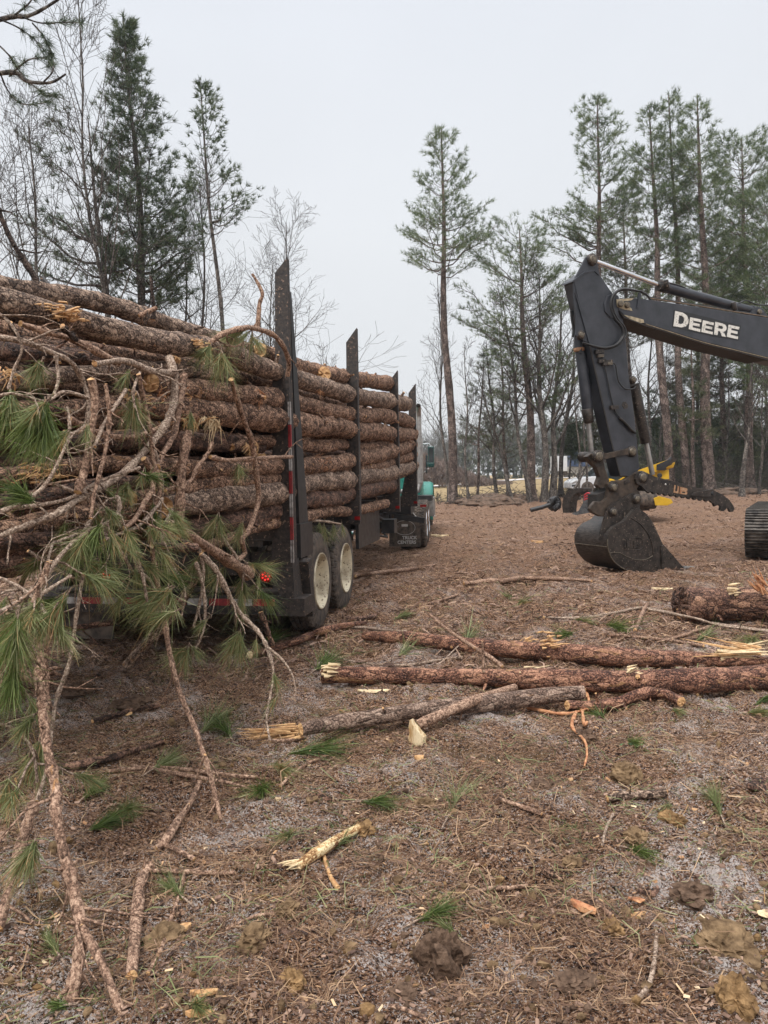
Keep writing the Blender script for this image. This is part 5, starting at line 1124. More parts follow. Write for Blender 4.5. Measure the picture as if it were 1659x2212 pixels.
# torn green leaf, bark and wood pieces
def slab(px, py, L, W, T, rz, mat, label, cat='wood chip', name='wood_chip', seed=0, group='wood pieces on the ground', tilt=.1):
    p = ground(px, py); s = p.y / FPX; g = np.random.default_rng(seed + 900); n = 7
    V = []; 
    for i in range(n):
        t = i / (n - 1) - .5; w = W * s * (1 - (abs(t) * 2) ** 2.4 * .75) * g.uniform(.75, 1.2)
        for dy, dz in ((-w / 2, 0), (w / 2, .0), (w / 2 * .7, T * s), (-w / 2 * .7, T * s * g.uniform(.6, 1.2))): V.append((t * L * s, dy + g.normal() * w * .06, dz + abs(t) ** 2 * L * s * .12))
    q = [[i * 4 + j, i * 4 + (j + 1) % 4, i * 4 + 4 + (j + 1) % 4, i * 4 + 4 + j] for i in range(n - 1) for j in range(4)] + [[3, 2, 1, 0], [n * 4 - 4, n * 4 - 3, n * 4 - 2, n * 4 - 1]]
    mb_ = MB(); mb_.add(V, q=q, smooth=False); o = mb_.obj(name, M[mat] if isinstance(mat, str) else mat); o.location = (p.x, p.y, p.z + .004); o.rotation_euler = (tilt, tilt * .6, rz); return tag(o, label, cat, group)
M['leaf'] = plain('green_leaf', (0.04, 0.11, 0.03), (0.09, 0.19, 0.06), 0.5, scale=30)
slab(1365, 1612, 60, 26, 2, .3, 'leaf', 'torn green leaf curled on the soil right of the root', 'leaf', 'green_leaf', 1)
slab(810, 1495, 78, 14, 3, .2, 'wood_pale', 'pale thin chip below the left part of the front log', seed=2)
slab(1430, 1274, 46, 9, 3, 0, 'wood_pale', 'pale flat chip on mulch left of the thick log', seed=3)
slab(950, 1160, 40, 6, 4, .1, 'wood_pale', 'pale stick chip on the far mulch beside the truck', seed=4)
slab(1160, 1172, 26, 8, 4, 0, 'wood', 'orange chip on far mulch near the sleet strip', seed=5)
slab(392, 2010, 42, 22, 9, .5, 'wood', 'orange wood chunk beside the twig at lower left', seed=6)
slab(440, 2150, 60, 18, 9, .15, 'wood', 'yellow splintered chunk at the bottom edge', seed=7)
slab(430, 2195, 60, 18, 8, .1, 'wood', 'long orange wood chunk at the bottom left of centre', seed=8)
slab(1400, 1928, 52, 30, 5, .2, 'bark_dark', 'dark red bark plate on frosted soil right of centre', 'bark piece', 'bark_piece', 9)
slab(1375, 1946, 36, 16, 3, -.2, 'wood_red', 'pinkish chip below the bark plate', seed=10)
slab(1195, 1890, 44, 74, 8, .9, 'bark', 'grey bark scrap standing beside a small clod', 'bark piece', 'bark_piece', 11)
slab(1380, 1930 + 52, 44, 18, 7, .4, 'wood', 'yellow chip with a dark side in the right ground', seed=12)
slab(1280, 2070, 44, 16, 5, .5, 'bark_dark', 'dark red bark sliver in the lower right ground', 'bark piece', 'bark_piece', 13)
slab(1260, 1965, 60, 26, 10, -.7, 'wood_red', 'torn red wood scrap above the rust coloured clod', seed=14)
slab(1640, 1700, 80, 40, 10, .6, 'bark_dark', 'dark curled bark scrap at the right edge', 'bark piece', 'bark_piece', 15)
slab(905, 1640, 22, 16, 6, .3, 'wood', 'small orange chip under the split branch end', seed=16)
slab(700, 1765 - 40, 40, 16, 6, -.4, 'bark_dark', 'red bark sliver above the dark green sprig', 'bark piece', 'bark_piece', 17)
slab(380, 2035 - 60, 30, 44, 10, 1.2, 'bark', 'oblong bark chunk left of the thin upright twig', 'bark piece', 'bark_piece', 18)
slab(1660, 2100 - 120, 30, 60, 5, 1.4, 'wood_pale', 'pale frayed splinter at the right edge low down', seed=19)
slab(270, 1365 + 180, 30, 12, 4, .4, 'wood', 'small orange chip in the mulch behind the trailer', seed=20)
slab(600, 1790 - 60, 14, 12, 5, .4, 'wood_pale', 'bright small chip above the bleached sprig', seed=21)
slab(1080, 1595 - 110, 26, 8, 5, .4, 'wood_pale', 'pale chip between the front log and the cracked log', seed=22)
# ------------------------------------------------------------------ excavator
AH = R_(25)
QP = at(1380, 1240, 12.6); QP = Vector((QP.x, 12.6, 0))
NB = Vector((-math.sin(AH), math.cos(AH), 0))           # away from the camera, across the arm
EX = Vector((math.cos(AH), math.sin(AH), 0))
def pl(px, py, off=0.0):
    d = ray(px, py); o = QP + NB * off; t = ((o - CAMP) @ NB) / (d @ NB); return CAMP + d * t
def e5(x, y, off=0.0): return pl(1175.1 + x / 2.910, 518.4 + y / 2.910, off)
def E5(pts, off=0.0): return [e5(x, y, off) for x, y in pts]
M['ex'] = plain('charcoal_machine_paint', (0.013, 0.015, 0.020), (0.040, 0.043, 0.052), 0.42, scale=3.5, bscale=40, bstr=0.06, detail=9, fleck=.0)
M['ex_steel'] = plain('worn_dark_steel', (0.012, 0.010, 0.009), (0.058, 0.046, 0.038), 0.42, 0.35, scale=9, bscale=35, bstr=0.35, detail=9, fleck=.05, fleckcol=(.22, .17, .13))
M['ex_dirt'] = plain('greasy_dark_steel', (0.010, 0.009, 0.008), (0.035, 0.028, 0.024), 0.75, scale=16, bscale=50, bstr=0.7)
M['pin'] = plain('pin_steel', (0.07, 0.055, 0.042), (0.20, 0.17, 0.125), 0.45, 0.5, scale=30)
M['hose'] = plain('hydraulic_hose', (0.012, 0.012, 0.013), (0.03, 0.03, 0.03), 0.5, scale=30)
M['scrape_and_highlight'] = plain('worn_paint_and_highlight', (0.20, 0.16, 0.10), (0.50, 0.42, 0.28), 0.7, scale=14)
M['decal'] = plain('cracked_white_decal', (0.30, 0.29, 0.25), (0.68, 0.66, 0.60), 0.6, scale=12, lo=0.28, hi=0.46, fleck=.06, fleckcol=(.08, .08, .08))
M['decal_bg'] = plain('black_decal', (0.008, 0.009, 0.010), (0.016, 0.017, 0.018), 0.5, scale=9)
M['mud'] = plain('caked_mud', (0.07, 0.048, 0.032), (0.20, 0.14, 0.09), 0.9, scale=14)
M['rust'] = plain('rusty_edge', (0.25, 0.10, 0.04), (0.42, 0.27, 0.16), 0.8, scale=20)
M['ex_brown'] = plain('muddy_brown_casting', (0.022, 0.016, 0.012), (0.095, 0.068, 0.048), 0.5, 0.3, scale=9, bscale=35, bstr=0.4, detail=9)
xc = empty('excavator', QP, AH)
tag(xc, 'dark grey excavator with white lettering on its raised boom and bucket on the ground', 'excavator')
XI = (Matrix.Translation(QP) @ Matrix.Rotation(AH, 4, 'Z')).inverted()
def xp(o, parent=None):
    """hang an object built in world coordinates under the machine"""
    o.parent = parent or xc
    o.matrix_parent_inverse = XI if parent is None else Matrix.Identity(4)
    return o
def plate(pts, off, thick, name, mat, bevel=.006, parent=None):
    o = prism(E5(pts, off), NB * thick, name, M[mat], None, bevel); return xp(o, parent)
def pin(x, y, off, r_px, half, name='pin', mat='pin', parent=None, hexa=False):
    c = e5(x, y, off); r = r_px / 2.910 * c.y / FPX; mb_ = MB(); mb_.tube([c - NB * half, c - NB * (half - .01), c + NB * half], [r * .85, r, r], 6 if hexa else 20, cap=0); return xp(mb_.obj(name, M[mat]), parent)
def cyl(a, b, off, r_px, name, mat, k=20, parent=None, r2=None):
    A, B = e5(*a, off), e5(*b, off); r = r_px / 2.910 * A.y / FPX; mb_ = MB(); mb_.tube([A, A.lerp(B, .02), A.lerp(B, .98), B], [r * .96, r, r2 and r2 / 2.91 * A.y / FPX or r, (r2 and r2 / 2.91 * A.y / FPX or r) * .96], k, cap=0); return xp(mb_.obj(name, M[mat]), parent)
W = .25
# stick: box with near plate proud, ears at its top
ST = [(187, 255), (255, 205), (320, 192), (350, 215), (430, 335), (495, 480), (516, 640), (532, 840), (562, 1050), (602, 1440), (560, 1490), (480, 1485), (420, 1250), (345, 930), (278, 640)]
stick = plate(ST, 0, W, 'stick', 'ex', .012)
plate([(187, 255), (262, 110), (285, 98), (318, 100), (332, 125), (350, 215), (320, 192), (255, 205)], .012, .03, 'stick_ear', 'ex', .004)
plate([(187, 255), (262, 110), (285, 98), (318, 100), (332, 125), (350, 215), (320, 192), (255, 205)], W - .04, .03, 'stick_ear', 'ex', .004)
plate([(180, 262), (186, 250), (256, 199), (322, 186), (330, 192), (352, 217), (345, 221), (320, 198), (258, 210), (192, 262)], -.012, W + .024, 'top_rim', 'ex', .004)
# front lug and rib of the stick carrying the bucket cylinder
plate([(187, 262), (200, 330), (240, 480), (288, 645), (262, 640), (235, 625), (200, 600), (205, 540), (195, 400)], .0, .035, 'cylinder_lug', 'ex', .004)
plate([(187, 262), (200, 330), (240, 480), (288, 645), (262, 640), (235, 625), (200, 600), (205, 540), (195, 400)], W - .035, .035, 'cylinder_lug', 'ex', .004)
plate([(196, 330), (202, 332), (294, 655), (286, 655)], -.02, .025, 'rib', 'ex', .003)
plate([(282, 655), (290, 650), (425, 1255), (487, 1488), (480, 1490), (417, 1255)], -.010, .012, 'front_edge', 'ex_dirt', .002)
for (x, y, off, r, h, hx) in ((300, 125, .0, 26, .05, 0), (300, 125, W, 26, .05, 0), (232, 598, 0, 20, .03, 0), (549, 1330, -.01, 25, .05, 0), (342, 1360, -.06, 28, .04, 0), (436, 1555, -.06, 22, .04, 0), (616, 1493, -.05, 26, .05, 0), (577, 1628, -.06, 22, .06, 1), (430, 1710, -.06, 20, .06, 1), (555, 880, .02, 16, .05, 0)):
    pin(x, y, off, r, h, hexa=bool(hx))
    pin(x, y, off + .012, r * 1.45, h * .8, 'pin_boss', 'ex_steel')
# bucket cylinder
cyl((222, 632), (274, 1070), .19, 34, 'cylinder_barrel', 'ex'); cyl((270, 1062), (283, 1150), .19, 38, 'cylinder_gland', 'ex_steel', r2=30); cyl((280, 1140), (300, 1345), .19, 16, 'cylinder_rod', 'dull_metal'); cyl((216, 575), (224, 660), .19, 30, 'cylinder_eye', 'ex')
cyl((222, 678), (224, 700), .19, 36, 'clamp_band', 'rust')
# arm cylinder on top of the boom
cyl((308, 130), (725, 285), .18, 15, 'cylinder_rod', 'chrome'); cyl((722, 283), (765, 300), .18, 36, 'cylinder_gland', 'ex_steel'); cyl((762, 299), (1300, 447), .18, 31, 'cylinder_barrel', 'ex'); cyl((1300, 447), (1350, 462), .18, 36, 'cylinder_eye', 'ex')
pin(1346, 453, .10, 17, .05)
plate([(1290, 470), (1315, 430), (1345, 418), (1375, 430), (1400, 470), (1430, 500), (1290, 500)], .08, .04, 'cylinder_bracket', 'ex', .004)
plate([(1290, 470), (1315, 430), (1345, 418), (1375, 430), (1400, 470), (1430, 500), (1290, 500)], .26, .04, 'cylinder_bracket', 'ex', .004)
# thumb cylinder
cyl((565, 905), (640, 1275), .16, 34, 'cylinder_barrel', 'ex_steel'); cyl((640, 1270), (682, 1475), .16, 16, 'cylinder_rod', 'dull_metal')
plate([(530, 845), (560, 860), (575, 885), (570, 915), (545, 925), (533, 900)], .05, .22, 'thumb_cylinder_lug', 'ex_steel', .005)
# links
mb = MB(); A = e5(345, 1360, -.03); r = 34 / 2.91 * A.y / FPX; mb.tube([A + NB * t for t in (0, .05, .055, .10, .105, .34, .345, .42)], [r, r, r * .85, r * .85, r * .95, r * .95, r, r], 22, cap=0); xp(mb.obj('pin_boss', M['ex_steel']))
plate([(340, 1330), (400, 1340), (520, 1312), (550, 1300), (575, 1315), (575, 1345), (550, 1358), (520, 1350), (400, 1375), (345, 1392)], -.03, .05, 'guide_link', 'ex_brown', .008)
plate([(340, 1330), (400, 1340), (520, 1312), (550, 1300), (575, 1315), (575, 1345), (550, 1358), (520, 1350), (400, 1375), (345, 1392)], W - .02, .05, 'guide_link', 'ex_brown', .008)
plate([(268, 1362), (300, 1340), (372, 1352), (376, 1390), (386, 1440), (412, 1510), (404, 1545), (352, 1560), (334, 1540), (352, 1490), (330, 1430), (300, 1402)], .04, .10, 'bucket_link', 'ex_brown', .012)
plate([(268, 1362), (300, 1340), (372, 1352), (376, 1390), (386, 1440), (412, 1510), (404, 1545), (352, 1560), (334, 1540), (352, 1490), (330, 1430), (300, 1402)], .24, .10, 'bucket_link', 'ex_brown', .012)
# coupler
CP = [(400, 1530), (440, 1512), (500, 1508), (545, 1478), (575, 1458), (620, 1450), (645, 1470), (655, 1500), (640, 1530), (600, 1545), (586, 1565), (604, 1590), (606, 1655), (560, 1660), (470, 1700), (400, 1740), (350, 1738), (306, 1715), (288, 1692), (300, 1668), (322, 1642), (362, 1646), (392, 1625), (404, 1580)]
coup = plate(CP, -.015, .07, 'coupler', 'ex_brown', .018)
plate(CP, .26, .07, 'coupler', 'ex_brown', .018)
plate([(330, 1600), (430, 1560), (590, 1570), (600, 1640), (420, 1720), (330, 1700)], .05, .22, 'coupler_block', 'ex_dirt', .01)
# bucket
ears = [(384, 1745), (398, 1690), (436, 1655), (470, 1640), (560, 1592), (592, 1590), (606, 1612), (606, 1690), (560, 1720), (520, 1745), (490, 1765), (420, 1800), (340, 1880), (352, 1850), (370, 1800)]
plate(ears, -.055, .045, 'bucket_ear', 'ex_steel', .006); plate(ears, .34, .035, 'bucket_ear', 'ex_steel', .006)
BO = -.14; BW = .82
bs = [(574, 1690), (592, 1686), (640, 1716), (682, 1772), (715, 1840), (752, 1922), (882, 2066), (880, 2078), (800, 2088), (700, 2092), (600, 2092), (520, 2078), (460, 2042), (420, 1995), (400, 1930), (398, 1880), (415, 1830), (450, 1795), (505, 1768), (540, 1730)]
side1 = plate(bs, BO, .03, 'bucket_side', 'ex_steel', .006); plate(bs, BO + BW - .03, .03, 'bucket_side', 'ex_steel', .006)
prof = [(574, 1692), (540, 1732), (505, 1770), (450, 1797), (415, 1832), (399, 1880), (401, 1930), (421, 1994), (461, 2040), (521, 2076), (600, 2090), (700, 2090), (800, 2086), (905, 2074)]
mb = MB(); P = []; n_ = len(prof)
cen = e5(600, 1900, BO)
for x, y in prof:
    p = e5(x, y, BO); d = (cen - p).normalized() * .022; P.append((p, p + d))
for kx in range(9):
    pass
V = []
for (p, q_) in P:
    for t in np.linspace(.008, BW - .008, 9): V.append(p + NB * t)
    for t in np.linspace(.008, BW - .008, 9): V.append(q_ + NB * t)
qd = []
for i in range(n_ - 1):
    for j in range(8):
        a = i * 18 + j; qd.append([a, a + 1, a + 19, a + 18]); a = i * 18 + 9 + j; qd.append([a + 1, a, a + 18, a + 19])
mb.add(V, q=qd, smooth=True); M['bucket_shell'] = plain('scraped_bucket_shell', (0.022, 0.019, 0.017), (0.095, 0.08, 0.07), 0.5, 0.3, scale=4, bscale=30, bstr=0.2, stretch=(3, 3, 14))
xp(mb.obj('bucket_shell', M['bucket_shell']))
# wear band edges, side cutter and curved seam
def strip(pts, off, r, name, mat, parent=None):
    P = E5(pts, off); S, Q = smooth_path(P, [r] * len(P), 5); mb_ = MB(); mb_.tube(S, Q, 6, cap=0); return xp(mb_.obj(name, M[mat]), parent)
strip([(412, 1968), (470, 1965), (520, 1990), (580, 2010), (640, 2008), (684, 1985)], BO - .004, .006, 'weld_seam', 'pin')
strip([(545, 1745), (610, 1790), (660, 1860), (684, 1930), (686, 1985)], BO - .004, .007, 'rim_seam', 'ex_steel')
strip([(399, 1880), (401, 1930), (421, 1994), (461, 2040), (521, 2076), (600, 2091), (700, 2092), (800, 2088), (884, 2076)], BO, .010, 'wear_edge', 'pin')
plate([(737, 1922), (754, 1918), (884, 2066), (872, 2080), (742, 2088)], BO - .022, .022, 'side_cutter', 'ex_steel', .003)
for x, y in ((775, 1965), (800, 1998), (830, 2030), (752, 2060), (790, 2056)): pin(x, y, BO - .028, 5, .006, 'bolt_hole', 'ex_dirt')
mb = MB(); A = e5(401, 1930, BO); mb.tube([A + NB * .01, A + NB * (BW - .01)], .009, 6); xp(mb.obj('wear_edge', M['pin']))
for k in range(4):
    A = e5(890, 2074, BO + .06 + k * .23); mb = MB(); mb.box((0, 0, 0), (.26, .09, .06), taper=(.9, .7)); o = mb.obj('bucket_tooth', M['dull_metal'], xc); o.location = XI @ (A + EX * .05 + Vector((0, 0, .03))); o.rotation_euler = (0, R_(5), 0)
strip([(505, 1690), (510, 1760), (480, 1765)], -.035, .004, 'serial_plate_edge', 'ex_steel')
plate([(506, 1695), (560, 1685), (574, 1700), (550, 1745), (470, 1768), (482, 1735)], -.05, .012, 'serial_plate', 'ex_dirt', .002)
# thumb: toothed plates
def saw(p0, p1, n, depth):
    out = []
    for i in range(n):
        for t, s_ in ((0, 0), (.3, depth), (.6, depth * .9), (.85, 0)):
            u = (i + t) / n; out.append((p0[0] + (p1[0] - p0[0]) * u, p0[1] + (p1[1] - p0[1]) * u - s_))
    return out
TB = [(600, 1456), (622, 1452), (650, 1465), (700, 1488), (760, 1503), (850, 1528), (940, 1552), (1010, 1568), (1060, 1572), (1120, 1598), (1165, 1632), (1192, 1672), (1197, 1690), (1190, 1708), (1172, 1710), (1160, 1682), (1146, 1690), (1130, 1706), (1108, 1700), (1112, 1672), (1094, 1664), (1074, 1676), (1066, 1656)] + saw((1055, 1650), (655, 1592), 11, 11) + [(640, 1575), (612, 1545), (585, 1535), (575, 1500), (580, 1470)]
th1 = plate(TB, -.06, .045, 'thumb_plate', 'ex_steel', .004)
th2 = plate(TB, .46, .045, 'thumb_plate', 'ex_steel', .004)
plate([(660, 1500), (740, 1525), (735, 1580), (668, 1575)], -.02, .49, 'thumb_web', 'ex_dirt', .005)
plate([(926, 1606), (942, 1588), (1060, 1566), (1082, 1580), (1080, 1605), (1055, 1615), (960, 1612)], -.085, .035, 'thumb_spreader', 'ex_steel', .004)
plate([(926, 1606), (942, 1592), (1000, 1585), (1000, 1610), (960, 1614)], -.05, .54, 'thumb_spreader', 'ex_steel', .004)
pin(1060, 1594, -.09, 13, .008, 'bore', 'decal_bg'); pin(765, 1536, -.065, 6, .006, 'bore', 'decal')
# boom
BT = [(455, 372), (500, 366), (565, 364), (640, 372), (680, 378), (830, 400), (1100, 440), (1408, 492), (1700, 560), (2100, 720), (2600, 1040), (2760, 1250), (2640, 1330), (2300, 1130), (1900, 900), (1650, 810), (1408, 740), (1200, 688), (1010, 642), (780, 570), (630, 525), (510, 478), (470, 440)]
boom = plate(BT, -.03, .42, 'boom', 'ex', .010)
plate([(472, 446), (512, 484), (632, 531), (782, 576), (1012, 648), (1202, 694), (1410, 746), (1410, 756), (1202, 703), (1010, 657), (780, 584), (628, 538), (505, 490)], -.045, .45, 'boom_flange', 'ex_dirt', .002)
strip([(640, 528), (780, 573), (1010, 645), (1200, 691), (1408, 742)], -.047, .005, 'edge_highlight', 'scrape_and_highlight')  # pale strip paints a highlight along the boom's lower edge
plate([(500, 470), (540, 478), (625, 500), (630, 520), (600, 522), (550, 500)], -.036, .006, 'paint_scrape', 'scrape_and_highlight', 0)
plate([(455, 374), (520, 368), (566, 366), (548, 380), (500, 384), (505, 400), (550, 430), (556, 446), (500, 436), (462, 420)], -.036, .006, 'paint_scrape', 'scrape_and_highlight', 0)
pin(478, 402, -.04, 20, .04); pin(519, 410, -.04, 19, .04)
plate([(395, 350), (430, 338), (470, 350), (480, 420), (470, 480), (420, 490), (385, 450), (378, 400)], -.02, .022, 'boom_boss', 'ex', .01)
strip([(660, 366), (800, 388), (1000, 420), (1200, 452), (1420, 487), (1700, 540)], .03, .012, 'boom_pipe', 'mud')
strip([(660, 360), (800, 382), (1000, 414), (1200, 446), (1420, 480), (1700, 535)], .10, .014, 'boom_pipe', 'hose')
strip([(780, 268), (860, 290), (920, 320), (1000, 352), (1180, 400), (1230, 395), (1270, 380), (1340, 405), (1440, 415), (1700, 470)], .12, .013, 'cylinder_pipe', 'hose')
strip([(1350, 500), (1410, 512), (1700, 580)], -.01, .012, 'boom_pipe', 'hose')
for x, y in ((760, 265), (1185, 405)):
    cyl((x, y - 12), (x + 12, y + 40), .1, 20, 'pipe_clamp', 'ex_steel')
# hoses
for o_, dx in ((-.06, 0), (-.04, 14), (.0, -8)):
    strip([(600 + dx, 322), (500, 308 + dx * .5), (440 + dx * .6, 340), (418 + dx, 410), (445 + dx, 490), (490 + dx, 545), (500 + dx, 600), (460 + dx, 655), (390, 678 + dx * .5), (320, 668 + dx * .3), (245, 645)], o_, .016, 'hydraulic_hose', 'hose')
strip([(600, 322), (640, 340), (670, 376)], -.02, .018, 'hydraulic_hose', 'hose')
plate([(598, 330), (612, 332), (608, 400), (596, 428), (586, 428), (590, 400)], -.05, .03, 'hose_bracket', 'ex', .003)
strip([(245, 645), (235, 680), (226, 712)], .12, .02, 'hydraulic_hose', 'hose')
strip([(405, 770), (445, 780), (458, 830), (470, 890), (510, 935), (560, 935), (578, 920)], -.04, .011, 'hydraulic_hose', 'hose')
strip([(355, 700), (380, 790), (400, 880), (430, 1020), (450, 1080), (490, 1130), (530, 1170), (575, 1215)], -.02, .010, 'steel_pipe', 'hose')
strip([(475, 1120), (500, 1140), (520, 1160), (545, 1190), (575, 1212)], -.03, .022, 'muddy_fitting', 'ex_dirt')
for x, y, s_ in ((355, 700, 26), (360, 728, 20), (405, 770, 30), (370, 760, 22), (448, 1052, 24)):
    plate([(x - s_, y - s_ * .5), (x + s_, y - s_ * .6), (x + s_, y + s_ * .45), (x - s_, y + s_ * .6)], -.05, .05, 'valve_block', 'ex_steel', .004)
for x, y in ((362, 727), (418, 775)): plate([(x - 15, y - 9), (x + 15, y - 9), (x + 15, y + 9), (x - 15, y + 9)], -.056, .01, 'brass_fitting', 'pin', .002)
strip([(170, 445), (175, 500), (185, 560), (180, 610)], .2, .02, 'hydraulic_hose', 'hose')
plate([(498, 1018), (514, 1015), (530, 1040), (528, 1055), (505, 1062), (490, 1035)], -.006, .006, 'plug_plate', 'ex_steel', .001)
# lettering
GLY = {
 'D': [[(0, 0), (0, 1), (.55, 1), (.85, .88), (1, .62), (1, .38), (.85, .12), (.55, 0)], [(.3, .22), (.52, .22), (.66, .32), (.70, .5), (.66, .68), (.52, .78), (.3, .78)]],
 'E': [[(0, 0), (0, 1), (1, 1), (1, .78), (.3, .78), (.3, .61), (.9, .61), (.9, .40), (.3, .40), (.3, .22), (1, .22), (1, 0)], None],
 'R': [[(0, 0), (0, 1), (.68, 1), (.9, .93), (1, .77), (1, .6), (.92, .45), (.78, .38), (1.02, 0), (.68, 0), (.48, .35), (.3, .35), (.3, 0)], [(.3, .55), (.62, .55), (.70, .62), (.70, .72), (.62, .79), (.3, .79)]],
 'W': [[(0, 1), (.2, 1), (.28, .3), (.42, .8), (.58, .8), (.72, .3), (.8, 1), (1, 1), (.84, 0), (.64, 0), (.5, .5), (.36, 0), (.16, 0)], None],
 'U': [[(0, 1), (.28, 1), (.28, .25), (.72, .25), (.72, 1), (1, 1), (1, 0), (0, 0)], None],
 'B': [[(0, 0), (0, 1), (.8, 1), (.95, .88), (.95, .62), (.85, .52), (1, .4), (1, .12), (.85, 0)], [(.3, .2), (.3, .4), (.72, .4), (.72, .2)]],
}
def glyphs(word, quads, off, thick, name, mat):
    """quads: per letter (top-left, top-right, bottom-right, bottom-left) in the e5 frame"""
    for ch, q in zip(word, quads):
        out, hole = GLY[ch]
        def mp(u, v):
            x = (q[3][0] * (1 - u) + q[2][0] * u) * (1 - v) + (q[0][0] * (1 - u) + q[1][0] * u) * v
            y = (q[3][1] * (1 - u) + q[2][1] * u) * (1 - v) + (q[0][1] * (1 - u) + q[1][1] * u) * v
            return e5(x, y, off)
        bm = bmesh.new(); lo = [bm.verts.new(mp(*p)) for p in out]
        ed = [bm.edges.new((lo[i], lo[(i + 1) % len(lo)])) for i in range(len(lo))]
        if hole:
            lh = [bm.verts.new(mp(*p)) for p in hole]; ed += [bm.edges.new((lh[i], lh[(i + 1) % len(lh)])) for i in range(len(lh))]
        bmesh.ops.triangle_fill(bm, use_beauty=True, edges=ed)
        r = bmesh.ops.extrude_face_region(bm, geom=bm.faces[:]); bmesh.ops.translate(bm, vec=NB * thick, verts=[v for v in r['geom'] if isinstance(v, bmesh.types.BMVert)])
        bmesh.ops.recalc_face_normals(bm, faces=bm.faces)
        me = bpy.data.meshes.new(name); bm.to_mesh(me); bm.free(); me.materials.append(M[mat]); xp(link(name, me))
glyphs('DEERE', [[(826, 446), (912, 466), (905, 556), (815, 542)], [(920, 486), (990, 500), (982, 578), (911, 560)], [(1000, 504), (1068, 520), (1060, 594), (990, 578)], [(1078, 514), (1150, 532), (1142, 609), (1070, 594)], [(1162, 532), (1229, 547), (1218, 624), (1150, 608)]], -.040, .006, 'lettering', 'decal')
plate([(818, 440), (915, 458), (1240, 538), (1222, 632), (1060, 604), (905, 572), (806, 548)], -.0345, .003, 'decal_backing', 'decal_bg', 0)
glyphs('UB', [[(820, 1540), (850, 1549), (845, 1594), (815, 1588)], [(857, 1552), (905, 1562), (900, 1602), (852, 1596)]], -.068, .006, 'lettering', 'rust')
glyphs('UB', [[(520, 1885), (556, 1885), (556, 1935), (520, 1935)], [(564, 1885), (602, 1885), (602, 1935), (564, 1935)]], BO - .008, .007, 'embossed_letter', 'ex_steel')
strip([(512, 1876), (610, 1876), (610, 1942), (512, 1942), (512, 1876)], BO - .003, .005, 'embossed_frame', 'ex_steel')
glyphs('B', [[(505, 1515), (525, 1508), (528, 1530), (507, 1536)]], -.022, .006, 'embossed_letter', 'ex_steel'); glyphs('R', [[(530, 1508), (545, 1506), (546, 1526), (531, 1530)]], -.022, .006, 'embossed_letter', 'ex_steel')
# tracks and body (mostly beyond the right edge)
def track(x, y, ang, Lt=4.3, Wt=.72, H=.86):
    t = empty('track'); t.parent = xc; t.matrix_parent_inverse = XI; t.location = (x, y, float(base_h(x, y))); t.rotation_euler = (0, 0, ang)
    r = H / 2 - .03; n = 58; Ls = Lt - 2 * r; per = 2 * Ls + 2 * math.pi * r
    mb_ = MB()
    for i in range(n):
        s = i / n * per
        if s < Ls: y_, z_, a = -Ls / 2 + s, r * 2, 0
        elif s < Ls + math.pi * r: th = (s - Ls) / r; y_, z_, a = Ls / 2 + r * math.sin(th), r + r * math.cos(th), -th
        elif s < 2 * Ls + math.pi * r: y_, z_, a = Ls / 2 - (s - Ls - math.pi * r), 0, math.pi
        else: th = (s - 2 * Ls - math.pi * r) / r; y_, z_, a = -Ls / 2 - r * math.sin(th), r - r * math.cos(th), math.pi - th
        mb_.box((0, y_, z_ + .03), (Wt, .165, .03), rot=(a, 0, 0))
        for dq in (-.06, 0, .06):
            off = Vector((0, dq, .03)); off.rotate(Euler((a, 0, 0))); mb_.box((0, y_ + off.y, z_ + .03 + off.z), (Wt, .018, .035), rot=(a, 0, 0))
    mb_.obj('track_shoe_chain', M['track'], t)
    f_ = MB(); f_.box((0, 0, r + .03), (.42, Ls + .3, .42)); lathe_x(f_, [(-.2, 0), (-.2, r - .06), (.2, r - .06), (.2, 0)], 28, cy=-Ls / 2, cz=r + .03); lathe_x(f_, [(-.2, 0), (-.2, r - .06), (.2, r - .06), (.2, 0)], 28, cy=Ls / 2, cz=r + .03)
    f_.obj('track_frame', M['ex_dirt'], t)
M['track'] = plain('polished_muddy_track', (0.025, 0.021, 0.018), (0.16, 0.14, 0.12), 0.42, 0.5, scale=8, bscale=30, bstr=0.4)
c0 = at(1608, 1214, 13.9); ang = -R_(29)
dT = Vector((math.sin(-ang), math.cos(-ang), 0)); rT = Vector((math.cos(-ang), -math.sin(-ang), 0))
ct = Vector((c0.x, 13.9, 0)) + rT * .36 + dT * 2.15
track(ct.x, ct.y, ang); c2 = ct + rT * 2.5; track(c2.x, c2.y, ang)
cc = ct + rT * 1.25
b_ = MB(); b_.box((0, 0, .75), (2.0, 1.6, .5)); lathe_x(b_, [(0, 0), (0, .0)], 4); b_.box((0, 0, 1.05), (1.4, 1.4, .2)); o = b_.obj('undercarriage', M['ex_dirt'], xc); o.matrix_parent_inverse = XI; o.location = cc; o.rotation_euler = (0, 0, ang)
hb = MB(); hb.box((2.5, .1, 1.75), (3.4, 2.7, 1.1)); hb.box((3.4, .1, 2.4), (1.5, 2.5, .5)); hb = hb; o = hb.obj('machine_house', M['ex'], xc); o.matrix_parent_inverse = XI; o.location = cc + NB * .2; o.rotation_euler = (0, 0, AH)
bv = o.modifiers.new('b', 'BEVEL'); bv.width = .08; bv.segments = 3
hb = MB(); hb.box((1.9, 1.15, 2.9), (1.6, .95, 1.4)); o = hb.obj('cab', M['glass'], xc); o.matrix_parent_inverse = XI; o.location = cc + NB * .2; o.rotation_euler = (0, 0, AH)

